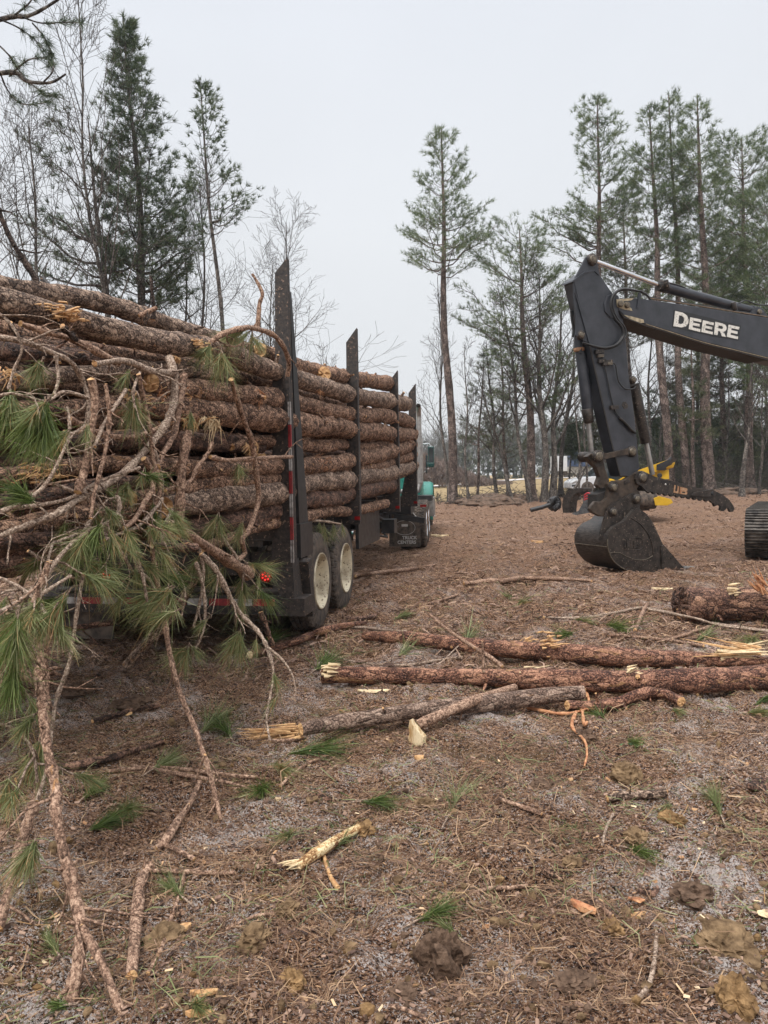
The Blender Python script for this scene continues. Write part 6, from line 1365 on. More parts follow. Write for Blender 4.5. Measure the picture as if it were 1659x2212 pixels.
# ------------------------------------------------------------------ machines and things in the background
M['yellow'] = plain('yellow_machine_paint', (0.55, 0.32, 0.015), (0.72, 0.44, 0.03), 0.45, scale=3)
M['mud'] = plain('caked_mud', (0.12, 0.08, 0.05), (0.26, 0.18, 0.12), 0.9, scale=14)
M['white_paint'] = plain('white_car_paint', (0.66, 0.67, 0.68), (0.74, 0.75, 0.76), 0.25, scale=2)
M['red_hose'] = plain('red_hose', (0.42, 0.02, 0.03), (0.5, 0.04, 0.045), 0.4, scale=10)
def bw(px, py, Y): return at(px, py, Y)
def bprism(pts, Y, back, name, mat, parent, inv, bevel=.01, dirv=None):
    o = prism([bw(x, y, Y) for x, y in pts], dirv or Vector((0.25, back, 0)), name, M[mat], None, bevel); o.parent = parent; o.matrix_parent_inverse = inv; return o
def group_at(name, px, py, Y, label, cat):
    p = at(px, py, Y); e_ = empty(name, (p.x, p.y, float(base_h(p.x, p.y)))); tag(e_, label, cat); return e_, Matrix.Translation(e_.location).inverted()
YS = 24.0
sk_, inv = group_at('skid_steer', 1380, 1100, YS, 'yellow compact track loader parked behind the excavator bucket', 'loader')
bprism([(1318, 995), (1342, 992), (1362, 998), (1368, 1032), (1355, 1065), (1312, 1065), (1308, 1040)], YS, 1.5, 'cab', 'glass', sk_, inv)
bprism([(1312, 988), (1366, 992), (1368, 998), (1312, 996)], YS - .05, 1.5, 'cab_roof', 'black', sk_, inv)
bprism([(1312, 1034), (1330, 1040), (1360, 1022), (1440, 994), (1446, 1000), (1442, 1010), (1360, 1040), (1322, 1056), (1312, 1052)], YS - .1, .18, 'lift_arm', 'yellow', sk_, inv, .006)
bprism([(1312, 1034), (1330, 1040), (1360, 1022), (1440, 994), (1446, 1000), (1442, 1010), (1360, 1040), (1322, 1056), (1312, 1052)], YS + 1.4, .18, 'lift_arm', 'yellow', sk_, inv, .006)
bprism([(1392, 1022), (1412, 1014), (1445, 1014), (1446, 1036), (1446, 1052), (1396, 1054)], YS, 1.45, 'engine_cover', 'yellow', sk_, inv, .02)
bprism([(1418, 1004), (1436, 996), (1452, 990), (1446, 1004), (1432, 1016), (1418, 1016)], YS - .12, .25, 'arm_pivot', 'black', sk_, inv, .004)
mb = MB(); mb.tube([bw(1425, 1027, YS - .06), bw(1425, 1027, YS + .02)], .075, 14, cap=0); mb.tube([bw(1397, 1038, YS - .03), bw(1445, 1036, YS - .03)], .02, 6); mb.tube([bw(1440, 1000, YS), bw(1450, 988, YS)], .045, 8, cap=0); o = mb.obj('exhaust', M['black'], None); o.parent = sk_; o.matrix_parent_inverse = inv
mb = MB()
for px in (1312, 1392):
    for k in range(24):
        a = k / 24 * 2 * math.pi; r_ = .33
        mb.tube([bw(px - 22, 1080, YS), bw(px + 22, 1080, YS)], .28, 12) if k == 0 else None
t_ = [bw(1300, 1098, YS), bw(1290, 1083, YS), bw(1305, 1066, YS), bw(1350, 1062, YS), bw(1392, 1066, YS), bw(1408, 1082, YS), bw(1400, 1098, YS), bw(1350, 1104, YS), bw(1300, 1098, YS)]
for d_ in (0, .28):
    mb.tube([p + Vector((0, d_, 0)) for p in t_], .07, 6, rough=.05)
o = mb.obj('rubber_track', M['rubber'], None); o.parent = sk_; o.matrix_parent_inverse = inv
bprism([(1412, 1076), (1424, 1072), (1450, 1078), (1454, 1086), (1442, 1092), (1416, 1092)], YS - .3, 1.9, 'front_blade', 'yellow', sk_, inv)
# grapple attachment with red hoses
YG = 23.0
M['grapple_grey'] = plain('scuffed_grey_steel', (0.05, 0.055, 0.06), (0.14, 0.14, 0.14), 0.5, .3, scale=10)
gp_, inv = group_at('grapple_attachment', 1243, 1105, YG, 'black curved grapple attachment with red hoses on the ground behind the bucket', 'grapple')
arc = [(1216, 1108), (1214, 1090), (1218, 1072), (1230, 1059), (1246, 1054), (1262, 1055), (1262, 1062), (1248, 1064), (1236, 1072), (1230, 1084), (1228, 1108)]
for d_ in (0, .55): bprism(arc, YG + d_, .06, 'tine', 'ex_steel', gp_, inv, .004)
bprism([(1260, 1054), (1268, 1056), (1272, 1108), (1246, 1110), (1259, 1086)], YG + .1, .25, 'grapple_back', 'grapple_grey', gp_, inv, .01)
bprism([(1234, 1110), (1262, 1098), (1270, 1108), (1244, 1113)], YG - .1, .5, 'grapple_floor', 'grapple_grey', gp_, inv, .004)
for k in range(3):
    mb = MB(); P = [bw(1262, 1070 + k * 5, YG - .2), bw(1271, 1065 + k * 6, YG - .3), bw(1281, 1073 + k * 5, YG - .3), bw(1290, 1084 + k * 3, YG)]; S, Q = smooth_path(P, [.022] * 4, 5); mb.tube(S, Q, 8)
    o = mb.obj('hose', M['red_hose'], None); o.parent = gp_; o.matrix_parent_inverse = inv
bprism([(1270, 1066), (1288, 1068), (1288, 1100), (1270, 1104)], YG + .1, .5, 'hydraulic_unit', 'black', gp_, inv)
# leaf blower
YL = 23.5
bl_, inv = group_at('backpack_blower', 1180, 1100, YL, 'black backpack leaf blower with a long tube lying on the mulch', 'leaf blower')
mb = MB(); mb.tube([bw(1146, 1102, YL), bw(1170, 1096, YL), bw(1188, 1090, YL)], [.07, .065, .06], 12, cap=0); o = mb.obj('blower_tube', M['black'], None); o.parent = bl_; o.matrix_parent_inverse = inv
mb = MB(); c_ = bw(1197, 1088, YL + .1)
for k in range(9):
    a = k * .7; mb.add(IV1 * np.array([.13, .12, .13]) * (1 + .2 * vnoise(IV1[:, :1] * 3 + k, IV1[:, 1:2] * 3, k)) + np.array(tuple(c_ + Vector((.12 * math.cos(a), .05 * math.sin(2 * a), .12 * math.sin(a))))), t=IF1, smooth=False)
o = mb.obj('blower_engine', M['black'], None); o.parent = bl_; o.matrix_parent_inverse = inv
mb = MB(); S, Q = smooth_path([bw(1190, 1092, YL - .05), bw(1200, 1074, YL - .1), bw(1210, 1080, YL - .05), bw(1208, 1100, YL)], [.02] * 4, 5); mb.tube(S, Q, 8); o = mb.obj('shoulder_strap', M['hose'], None); o.parent = bl_; o.matrix_parent_inverse = inv
# white car
YC = 40.0
car, inv = group_at('parked_car', 1270, 1068, YC, 'white car parked on the tan field beyond the bare trees', 'car')
p0 = bw(1234, 1068, YC); sc = YC / FPX
def carpt(u, z): return Vector((p0.x + u, p0.y, p0.z + z))
bprism_ = lambda pts, nm, mt, dy, w_: (lambda o: (setattr(o, 'parent', car), setattr(o, 'matrix_parent_inverse', inv), o)[2])(prism([carpt(u, z) + Vector((0, dy, 0)) for u, z in pts], Vector((0, w_, 0)), nm, M[mt], None, .06 if w_ > 1 else 0))
bprism_([(0, .3), (.02, .62), (.25, .78), (1.1, .92), (3.6, .95), (4.4, .9), (4.5, .35)], 'body', 'white_paint', 0, 1.8)
bprism_([(1.0, .9), (1.6, 1.38), (2.0, 1.45), (3.1, 1.42), (3.9, .93)], 'cabin', 'glass', .12, 1.56)
bprism_([(1.55, 1.39), (2.0, 1.47), (3.1, 1.44), (3.2, 1.38)], 'roof', 'white_paint', .11, 1.58)
for u in (.85, 3.6):
    mb = MB(); c_ = carpt(u, .33); mb.tube([c_ + Vector((0, -.02, 0)), c_ + Vector((0, .2, 0))], .33, 20, cap=0); o = mb.obj('wheel', M['rubber'], None); o.parent = car; o.matrix_parent_inverse = inv
bprism_([(.02, .6), (.28, .72), (.3, .62), (.04, .52)], 'headlight', 'dull_metal', -.01, .02); bprism_([(.03, .50), (.35, .52), (.35, .42), (.03, .40)], 'grille', 'black', -.012, .02)
# blue bin and white van shapes far behind
YV = 85.0
vn, inv = group_at('blue_container', 1250, 1020, YV, 'blue box beyond the field seen through the bare trees', 'container')
M['blue'] = plain('faded_blue_paint', (0.03, 0.055, 0.12), (0.05, 0.085, 0.17), 0.6, scale=1)
bprism([(1232, 985), (1238, 978), (1268, 978), (1274, 985), (1274, 1008), (1232, 1008)], YV, 2.5, 'container_body', 'blue', vn, inv, .05); bprism([(1230, 1008), (1276, 1008), (1276, 1022), (1230, 1022)], YV + .2, 2.0, 'container_base', 'dull_metal', vn, inv, .02)
vn, inv = group_at('white_trailer', 1212, 1020, YV + 4, 'pale box trailer beside the blue container beyond the field', 'trailer')
bprism([(1196, 985), (1226, 985), (1226, 1018), (1196, 1018)], YV + 4, 3, 'trailer_body', 'white_paint', vn, inv, .05)
mb = MB(); [mb.tube([bw(px, 1018, YV + 4.2), bw(px, 1018, YV + 4.6)], .5, 12, cap=0) for px in (1202, 1220)]; o = mb.obj('wheel', M['rubber'], None); o.parent = vn; o.matrix_parent_inverse = inv
# ------------------------------------------------------------------ trees
def tree_frame(bx, by, tx, ty, Y):
    b = at(bx, by, Y); b.z = float(base_h(b.x, b.y)) - .05
    t = at(tx, ty, Y); return b, t
def trunk_pts(b, t, n, wob, seed, g):
    P = []; H = (t - b).length
    for i in range(n):
        u = i / (n - 1); p = b.lerp(t, u); s = wob * math.sin(math.pi * min(1, u * 1.2)) * H * .02
        P.append(p + Vector((s * math.sin(u * 7 + seed), s * math.cos(u * 5 + seed), 0)))
    return P
def pine(bx, by, tx, ty, Y, rpx, cy, hw, label, seed, dens=1.0, hl=None, hr=None, mat='needle_far', tuftL=.33, bl=13, low=True, group='tall pines standing round the clearing', shape='cone', bark_='bark_far', bw_=.02, limbs_extra=()):
    """pixels: base, top, trunk radius, y where the crown starts, half width of the crown"""
    g = np.random.default_rng(seed); b, t = tree_frame(bx, by, tx, ty, Y); H = (t - b).length; s = Y / FPX
    root = empty('pine_tree', b); tag(root, label, 'pine tree', group)
    n = 26; P = trunk_pts(b, t, n, .5, seed, g); r0 = rpx * s * 1.12
    R = [r0 * (1 - .48 * (i / (n - 1)) - .47 * (i / (n - 1)) ** 2) + .010 for i in range(n)]; R[0] *= 1.35; R[1] *= 1.08
    inv = Matrix.Translation(b).inverted()
    tm = MB(); tm.tube(P, R, 9, rough=.03, seed=seed); o = tm.obj('trunk', M[bark_], root); o.matrix_parent_inverse = inv
    hl = (hl or hw) * s; hr = (hr or hw) * s
    u0 = (by - cy) / (by - ty)
    lm = MB(); TP_, TD = [], []
    def pt(u):
        x = u * (n - 1); i = min(int(x), n - 2); return P[i].lerp(P[i + 1], x - i)
    def add_limb(p, a, L, rise, r, foliage=True):
        d = Vector((math.cos(a), math.sin(a), 0)); k = 6; S = []
        droop = g.uniform(-.12, .08)
        for i in range(k):
            q = i / (k - 1); S.append(p + d * (L * q) + Vector((0, 0, L * (rise * q + (.28 + droop) * q * q - .05 * math.sin(q * 6)))) + Vector((g.normal(), g.normal(), g.normal())) * L * .025 * (i > 0))
        lm.tube(S, [r * (1 - .8 * i / (k - 1)) for i in range(k)], 4, seed=seed)
        if not foliage: return
        st = .30
        m = max(3, int(L / .22))
        for j in range(m):
            q = st + (1 - st) * (j + g.uniform(0, .8)) / m; q = min(q, 1); x = q * (k - 1); i = min(int(x), k - 2); c = S[i].lerp(S[i + 1], x - i)
            sgn = 1 if j % 2 else -1; aa = a + sgn * g.uniform(.5, 1.25); l2 = L * (1 - q) * .5 + g.uniform(.15, .45) * min(1, L / 1.3)
            e_ = c + Vector((math.cos(aa), math.sin(aa), g.uniform(.1, .7))) * l2
            lm.tube([c, c.lerp(e_, .5) + Vector((0, 0, -.03)), e_], [r * .3, r * .22, r * .12], 3)
            for w in range(2 if l2 < .35 else (3 if l2 < .7 else 4)):
                f = 1 - w * .24; c2 = c.lerp(e_, f) + Vector(g.normal(size=3)) * .06; TP_.append(c2); TD.append((e_ - c) / max(l2, .01) + Vector((0, 0, .5)))
        for w in range(2): TP_.append(S[-1 - w]); TD.append(d * .6 + Vector((0, 0, .8)))
    dz = .33 / dens
    nw = max(6, int((1 - u0) * H / dz)); 
    for w in range(nw):
        v = (w + g.uniform(0, .8)) / nw; u = u0 + (1 - u0) * v
        if u > .985: continue
        if shape == 'cone': f = (1 - v) ** .85 * (.72 + .28 * sstep(0, .15, v)) * 1.08 
        elif shape == 'oval': f = math.sqrt(max(0, 1 - (2 * v - .7) ** 2 / 1.75)) 
        else: f = (1 - v) ** .5 * (.45 + .55 * sstep(0, .3, v))
        f = f * g.uniform(.72, 1.12) + .05
        for m in range(int(g.integers(2, 5))):
            a = g.uniform(0, 2 * math.pi); ww = hr if math.cos(a) > 0 else hl
            L = ww * f * g.uniform(.72, 1.28); L = max(L, .10)
            if g.uniform() < .05: continue
            add_limb(pt(u), a, L, .12 + .5 * v, max(.010, .011 * L + .005) * (1.3 - v * .5))
    for (ly, side_, Lp, rise) in limbs_extra:
        u = (by - ly) / (by - ty); add_limb(pt(u), 0 if side_ > 0 else math.pi, Lp * s, rise, .05)
    if low:
        for w in range(int(7 + 9 * u0)):
            u = g.uniform(.12, u0 + .02); add_limb(pt(u), g.uniform(0, 2 * math.pi), g.uniform(.3, 1.5) * (.5 + u), g.uniform(-.1, .3), .012, False)
    TP_.append(P[-1]); TD.append(Vector((0, 0, 1)))
    o = lm.obj('limbs', M[bark_], root); o.matrix_parent_inverse = inv
    cm = MB(); cm.blades([tuple(p) for p in TP_], [tuple(d) for d in TD], tuftL, bw_, bl, spread=1.0, rng=g, droop=.05)
    o = cm.obj('crown', M[mat], root); o.matrix_parent_inverse = inv
    return root
def grow_branch(mb, p, d, L, r, level, g, curv=.22, up=.12, kids=(7, 6, 5), seg=6, minr=.006, spread=.7, leaves=None):
    S = [p]; dd = d.normalized()
    for i in range(seg):
        dd = (dd + Vector(g.normal(size=3)) * curv * .55 + Vector((0, 0, up))).normalized(); S.append(S[-1] + dd * (L / seg))
    mb.tube(S, [max(minr, r * (1 - .72 * i / seg)) for i in range(seg + 1)], 7 if level == 0 else (4 if level == 1 else 3))
    if level >= len(kids): return
    for k in range(kids[level]):
        q = .18 + .82 * (k + g.uniform(0, .9)) / kids[level]; q = min(q, .98); x = q * seg; i = min(int(x), seg - 1); c = S[i].lerp(S[i + 1], x - i)
        T = (S[i + 1] - S[i]).normalized(); o_ = T.orthogonal().normalized(); o_.rotate(Matrix.Rotation(g.uniform(0, 6.28), 3, T))
        nd = T * (1 - spread * .55) + o_ * spread
        grow_branch(mb, c, nd, L * g.uniform(.38, .62) * (1.15 - .5 * q), max(minr, r * (1 - .7 * q) * .55), level + 1, g, curv * 1.1, up * .8, kids, max(3, seg - 1), minr, spread, leaves)
def bare(bx, by, tx, ty, Y, rpx, label, seed, cy=.3, limbs=14, spread=.75, Lf=.38, kids=(6, 5), curv=.2, group='bare trees standing round the clearing', mat='bark_bare', minr=.007, lean=None):
    g = np.random.default_rng(seed); b, t = tree_frame(bx, by, tx, ty, Y); H = (t - b).length; s = Y / FPX
    root = empty('bare_tree', b); tag(root, label, 'bare tree', group); inv = Matrix.Translation(b).inverted()
    n = 18; P = trunk_pts(b, t, n, .9, seed, g); r0 = rpx * s * 1.1; R = [r0 * (1 - .93 * (i / (n - 1)) ** .9) + .008 for i in range(n)]; R[0] *= 1.25
    tm = MB(); tm.tube(P, R, 8, rough=.03, seed=seed); o = tm.obj('trunk', M[mat], root); o.matrix_parent_inverse = inv
    lm = MB()
    for k in range(limbs):
        u = cy + (1 - cy) * (k + g.uniform(0, .8)) / limbs; u = min(u, .97); x = u * (n - 1); i = min(int(x), n - 2); c = P[i].lerp(P[i + 1], x - i)
        a = g.uniform(0, 6.28); d = Vector((math.cos(a) * spread, math.sin(a) * spread, .75 + .3 * u))
        L = H * Lf * (1.15 - u * .85) * g.uniform(.7, 1.15)
        grow_branch(lm, c, d, L, R[i] * .5, 1, g, curv, .07, (0,) + kids, 6, minr, .65)
    o = lm.obj('limbs', M[mat], root); o.matrix_parent_inverse = inv; return root
def cedar(bx, by, tx, ty, Y, hw, label, seed, group='dark evergreens at the edge of the wood', n=650, mat='cedar', rpx=4, fill=1.0, u0=.10):
    g = np.random.default_rng(seed); b, t = tree_frame(bx, by, tx, ty, Y); H = (t - b).length; s = Y / FPX
    root = empty('evergreen_tree', b); tag(root, label, 'evergreen', group); inv = Matrix.Translation(b).inverted()
    P = trunk_pts(b, t, 10, .5, seed, g); tm = MB(); tm.tube(P, [rpx * s * (1 - .9 * i / 9) + .01 for i in range(10)], 7, rough=.03); o = tm.obj('trunk', M['bark_bare'], root); o.matrix_parent_inverse = inv
    TP_, TD = [], []; lm = MB(); W = hw * s * 1.3
    for k in range(int(62 * fill)):
        u = u0 + (.98 - u0) * g.uniform() ** .9; c = P[min(8, int(u * 9))].lerp(P[min(9, int(u * 9) + 1)], u * 9 - int(u * 9)); a = g.uniform(0, 6.28)
        L = W * (1 - u * .8) * g.uniform(.45, 1.15); d = Vector((math.cos(a), math.sin(a), g.uniform(-.05, .35))); e_ = c + d * L
        lm.tube([c, c.lerp(e_, .5) + Vector((0, 0, .05)), e_], [.02, .014, .006], 3)
        m = int(n / 62 * (L / W) * 2.6) + 3
        for j in range(m):
            q = g.uniform(.25, 1.05); TP_.append(c + d * L * q + Vector((g.normal() * .22, g.normal() * .22, g.normal() * .10 - .05))); TD.append(d + Vector(g.normal(size=3)) * .5)
    o = lm.obj('limbs', M['bark_bare'], root); o.matrix_parent_inverse = inv
    cm = MB(); cm.blades([tuple(p) for p in TP_], [tuple(d) for d in TD], .27, .030, 11, spread=1.0, rng=g, droop=.12)
    o = cm.obj('crown', M[mat], root); o.matrix_parent_inverse = inv; return root
# --- centre and right
pine(978, 1092, 953, 275, 41, 8.6, 600, 98, 'tall lone pine standing just right of the truck', 1, 1.15, bl=12)
bare(969, 1089, 945, 600, 41.5, 3.2, 'thin bare tree close on the left of the lone pine', 2, .25, 15, .7, .30, (6, 4))
bare(1012, 1087, 1003, 750, 40, 3.0, 'slender bare sapling just right of the lone pine', 3, .3, 10, .6, .30, (5, 4))
bare(1075, 1066, 1050, 735, 44, 4.0, 'mossy bare tree between the sapling and the thick clump', 4, .25, 13, .8, .36, (6, 5))
bare(1110, 1082, 1030, 800, 40, 4.0, 'crooked bare tree leaning left toward the mossy one', 5, .3, 12, .8, .36, (6, 4), curv=.3)
pine(1150, 1088, 1122, 495, 41, 8.6, 900, 100, 'mid height pine with a ragged crown rising from the bare clump', 6, .95, hl=100, hr=95, shape='oval', bl=11)
bare(1176, 1083, 1165, 600, 40, 8, 'thick trunked bare tree beside the ragged pine', 7, .28, 18, .6, .42, (7, 5))
bare(1192, 1081, 1215, 640, 41, 7, 'bare tree forking right of the thick trunked one', 8, .25, 16, .6, .42, (7, 5))
bare(1145, 1086, 1085, 640, 40.5, 5, 'bare tree of the clump leaning left with fine twigs', 9, .3, 16, .6, .42, (6, 5))
bare(1210, 1078, 1250, 620, 44, 5, 'bare tree arching toward the excavator arm', 10, .3, 14, .7, .45, (6, 5))
bare(1222, 1076, 1278, 985, 36, 4.5, 'short curved sapling bending right in front of the white car', 11, .5, 6, .7, .4, (4, 3), curv=.35)
bare(1252, 1075, 1240, 780, 38, 2.6, 'thin straight sapling left of the excavator arm', 12, .4, 9, .5, .28, (4, 3))
bare(1266, 1072, 1262, 830, 37, 2.6, 'second thin straight sapling close to the excavator arm', 13, .4, 9, .5, .28, (4, 3))
pine(1030, 1084, 1046, 760, 45, 2.6, 980, 46, 'small sparse pine with olive needles left of the clump', 14, .7, bl=9, mat='cedar', low=False)
pine(1098, 1080, 1078, 690, 47, 3.2, 1000, 60, 'sparse olive pine behind the crooked bare tree', 15, .7, bl=9, mat='cedar', low=False)
pine(1308, 1066, 1290, 210, 42, 8, 585, 80, 'pine behind the excavator arm with one long limb reaching left', 20, 1.1, hl=75, hr=82, shape='round', limbs_extra=((530, -1, 135, .15), (500, -1, 95, .2), (560, -1, 120, .05)))
pine(1448, 1066, 1402, 228, 40, 8.5, 660, 72, 'pine second from the left in the right hand stand', 21, 1.05, shape='round')
pine(1484, 1052, 1444, 203, 40, 7.2, 520, 58, 'straight pine with pale flaky bark in the right hand stand', 22, 1.0, bark_='bark_far', shape='round')
pine(1534, 1066, 1506, 212, 39, 10.5, 700, 74, 'thickest trunked pine of the right hand stand', 23, 1.15, shape='round')
pine(1622, 1062, 1602, 300, 41, 8, 720, 82, 'pine near the right edge with a drooping full crown', 24, 1.2, shape='oval')
pine(1690, 1062, 1668, 400, 38, 9, 880, 85, 'pine half cut off by the right edge with a low crown', 25, 1.25, shape='oval')
pine(1372, 1066, 1345, 440, 47, 6, 760, 66, 'shorter darker pine behind the top of the excavator arm', 26, 1.2, shape='oval', mat='cedar')
pine(1566, 1062, 1558, 520, 46, 6, 860, 70, 'shorter pine filling the gap behind the thickest trunk', 27, 1.1, shape='oval', mat='cedar')
pine(1516, 1060, 1500, 640, 50, 4, 900, 55, 'young pine far back between the tall trunks', 28, 1, shape='oval', mat='cedar')
pine(1500, 1064, 1492, 700, 38.5, 3.5, 980, 40, 'thin reddish trunk pine beside the thickest one', 29, .6, mat='cedar')
bare(1603, 1080, 1628, 745, 34, 5.5, 'pale spotted bare tree in front of the wood at right', 30, .35, 12, .8, .34, (5, 4), mat='bark_bare')
bare(1640, 1078, 1650, 800, 36, 3, 'thin bare sapling at the right edge of the wood', 31, .3, 10, .8, .34, (5, 4))
bare(1395, 1064, 1412, 640, 43, 4, 'bare tree seen between arm and boom', 32, .25, 15, .7, .4, (6, 4))
bare(1350, 1064, 1356, 700, 43, 3.4, 'bare tree close behind the excavator stick', 33, .25, 13, .7, .4, (6, 4))
bare(1425, 1064, 1440, 760, 45, 3.2, 'leaning bare tree behind the bare gap under the boom', 34, .25, 13, .7, .4, (6, 4))
bare(1570, 1064, 1575, 780, 42, 3, 'tangled bare sapling right of the thickest pine', 35, .15, 14, .9, .4, (6, 4))
CED = [(1230, 1078, 1236, 900, 46, 46, 'cedar with airy fronds left of the excavator arm'), (1285, 1072, 1280, 850, 47, 44, 'cedar behind the foot of the excavator arm'), (1345, 1062, 1340, 900, 48, 44, 'low cedar behind the yellow loader cab'),
 (1405, 1062, 1402, 830, 47, 46, 'cedar behind the yellow loader engine'), (1462, 1060, 1460, 800, 48, 50, 'dark cedar between the two middle pines'), (1505, 1060, 1510, 770, 49, 48, 'dark cedar left of the thickest pine'),
 (1560, 1060, 1556, 740, 47, 52, 'dark cedar right of the thickest pine'), (1610, 1062, 1606, 790, 45, 50, 'dark cedar behind the pale spotted tree'), (1655, 1062, 1652, 700, 46, 56, 'tall cedar at the right edge of the wood'), (1700, 1062, 1702, 740, 44, 52, 'cedar cut off by the right edge'),
 (1430, 1060, 1432, 900, 52, 50, 'deep shaded cedar far back behind the loader blade'), (1530, 1060, 1536, 880, 53, 55, 'deep shaded cedar far back behind the thickest pine'), (1590, 1060, 1586, 860, 53, 55, 'deep shaded cedar far back at right of centre'), (1640, 1060, 1640, 880, 54, 55, 'deep shaded cedar far back near the right edge'),
 (1480, 1060, 1484, 910, 55, 50, 'deep shaded cedar in the middle of the wood'), (1375, 1060, 1372, 930, 55, 44, 'low shaded cedar left of the loader engine'), (1318, 1066, 1312, 960, 52, 36, 'low cedar just right of the excavator arm foot')]
for i, (bx, by, tx, ty, Y, hw, lab) in enumerate(CED): cedar(bx, by, tx, ty, Y, hw, lab, 60 + i, n=620, mat='cedar' if i % 3 else 'needle_left', u0=.42 if i < 2 else .1, rpx=2.5 if i < 2 else 4)
# --- left, behind the trailer
pine(352, 1100, 265, 32, 25, 9.5, 640, 86, 'large dark pointed pine towering over the load', 40, 2.3, hl=98, hr=112, mat='needle_left', tuftL=.26, bl=15, bw_=.020, bark_='bark_bare', limbs_extra=((600, 1, 118, .5), (560, 1, 125, .2), (545, -1, 110, .3), (640, -1, 95, .3)))
pine(262, 1100, 190, 255, 24, 8, 600, 78, 'sparse pine with long left limbs beside the large dark pine', 41, .75, hl=118, hr=24, mat='needle_left', tuftL=.24, bl=12, bw_=.020, shape='oval', bark_='bark_bare', limbs_extra=((545, -1, 175, .22), (590, -1, 165, .05), (500, -1, 120, .25), (560, 1, 120, .1)))
pine(500, 1100, 432, 172, 24, 5.2, 500, 88, 'thin open pine with dotted needle tufts left of the rear stake', 42, .95, hl=48, hr=92, mat='needle_left', tuftL=.20, bl=12, bw_=.020, bark_='bark_bare', low=True)
bare(235, 1100, 168, -20, 23, 6, 'tall bare tree rising out of the top left sky', 43, .35, 22, .42, .36, (7, 5), mat='bark_bare', minr=.0055)
bare(150, 1100, 60, 260, 22, 7, 'wide spreading bare tree at the far left behind the load', 44, .22, 20, .8, .46, (7, 6), minr=.0055)
bare(470, 1100, 432, 400, 27, 5, 'bare tree with a dense twiggy head beside the open pine', 45, .25, 17, .6, .42, (7, 5), minr=.005)
bare(395, 1100, 400, 430, 28, 4, 'bare tree between the large pine and the open pine', 46, .25, 15, .7, .44, (7, 5), minr=.005)
bare(620, 1100, 618, 480, 29, 4.5, 'round headed bare tree behind the rear stake', 47, .2, 18, .8, .42, (7, 5), minr=.005)
bare(560, 1100, 590, 560, 30, 3.5, 'small bare tree left of the rear stake', 48, .2, 15, .8, .42, (7, 5), minr=.005)
bare(30, 1100, -20, 380, 20, 5, 'bare tree leaning in at the left edge', 49, .2, 18, .8, .46, (7, 5), minr=.0055)
bare(300, 1100, 330, 540, 29, 4, 'low bare tree crossing in front of the large pine trunk', 50, .2, 15, .9, .44, (7, 5), minr=.005)
bare(700, 1100, 705, 770, 38, 3, 'low bare tree between rear and second stakes', 51, .3, 12, .8, .4, (6, 5), minr=.006)
# near pine whose limbs hang into the top left corner
nb = at(-560, 1500, 8.0); nb.z = -.05; root = empty('pine_tree', nb); tag(root, 'near pine whose limbs hang into the top left corner of the sky', 'pine tree', 'tall pines standing round the clearing'); inv = Matrix.Translation(nb).inverted()
tm = MB(); tm.tube([nb + Vector((0, 0, z)) for z in np.linspace(0, 12, 14)], [.2 - .011 * z for z in np.linspace(0, 12, 14)], 12, rough=.03); o = tm.obj('trunk', M['bark_far'], root); o.matrix_parent_inverse = inv
lm = MB(); TP_, TD = [], []; g = np.random.default_rng(3)
for pts, sub in (([(-560, 330), (-250, 120), (0, 42), (60, 35), (112, 8), (150, -20)], [([(0, 42), (40, 60), (75, 85), (95, 110)]), ([(50, 38), (90, 50), (140, 48), (175, 50)]), ([(20, 40), (60, 10), (80, -20)]), ([(70, 50), (95, 80), (112, 120), (106, 140)])]),
                 ([(-560, 420), (-250, 240), (0, 158), (60, 176), (110, 178), (142, 160)], [([(60, 176), (85, 195), (95, 205), (118, 206)]), ([(95, 176), (115, 150), (110, 110), (95, 80)]), ([(0, 158), (20, 200), (50, 225), (100, 222)]), ([(20, 165), (60, 130), (100, 125)]), ([(0, 100), (20, 120), (40, 150), (60, 176)])])):
    Yb = 8.0; S, Q = smooth_path([at(x, y, Yb) for x, y in pts], [.04, .035, .026, .02, .014, .009], 5); lm.tube(S, Q, 7, rough=.06)
    for sb in sub:
        S, Q = smooth_path([at(x, y, Yb + g.uniform(-.5, .5)) for x, y in sb], [.010, .008, .006, .004][:len(sb)], 5); lm.tube(S, Q, 5, rough=.08)
        for q in (-1, -4, -7, -10):
            if -q > len(S): continue
            TP_.append(tuple(S[q])); TD.append(tuple((S[q] - S[max(-len(S), q - 2)]).normalized() + Vector((0, 0, .2))))
o = lm.obj('limbs', M['bark_bare'], root); o.matrix_parent_inverse = inv
cm = MB(); cm.blades(TP_, TD, .17, .0048, 60, spread=.95, rng=g, droop=.12); o = cm.obj('crown', M['needle_left'], root); o.matrix_parent_inverse = inv

# --- undergrowth, brush heaps, far wood
g = np.random.default_rng(77)
ug = MB()
for k in range(760):
    px = g.uniform(1200, 1720) if k % 9 else g.uniform(940, 1260); Y = g.uniform(39, 50) if px > 1290 else g.uniform(41, 45); p = at(px, 1060, Y); p.z = float(base_h(p.x, p.y))
    h = g.uniform(.4, 2.6) if px > 1290 else g.uniform(.2, .8)
    d = Vector((g.normal() * .5, g.normal() * .5, 1)).normalized()
    grow_branch(ug, p, d, h, .014, 1, g, .35, .05, (0, 4, 3), 5, .006, .7)
tag(ug.obj('undergrowth', M['bark_bare']), kind='stuff')
vl = MB(); TP_ = []; TD = []
for k in range(5200):
    px = g.uniform(1290, 1740); Y = g.uniform(41, 56); p = at(px, 1060, Y); p.z = float(base_h(p.x, p.y)) + abs(g.normal()) * 1.1 + .1
    TP_.append(tuple(p)); TD.append((g.normal(), g.normal(), .5))
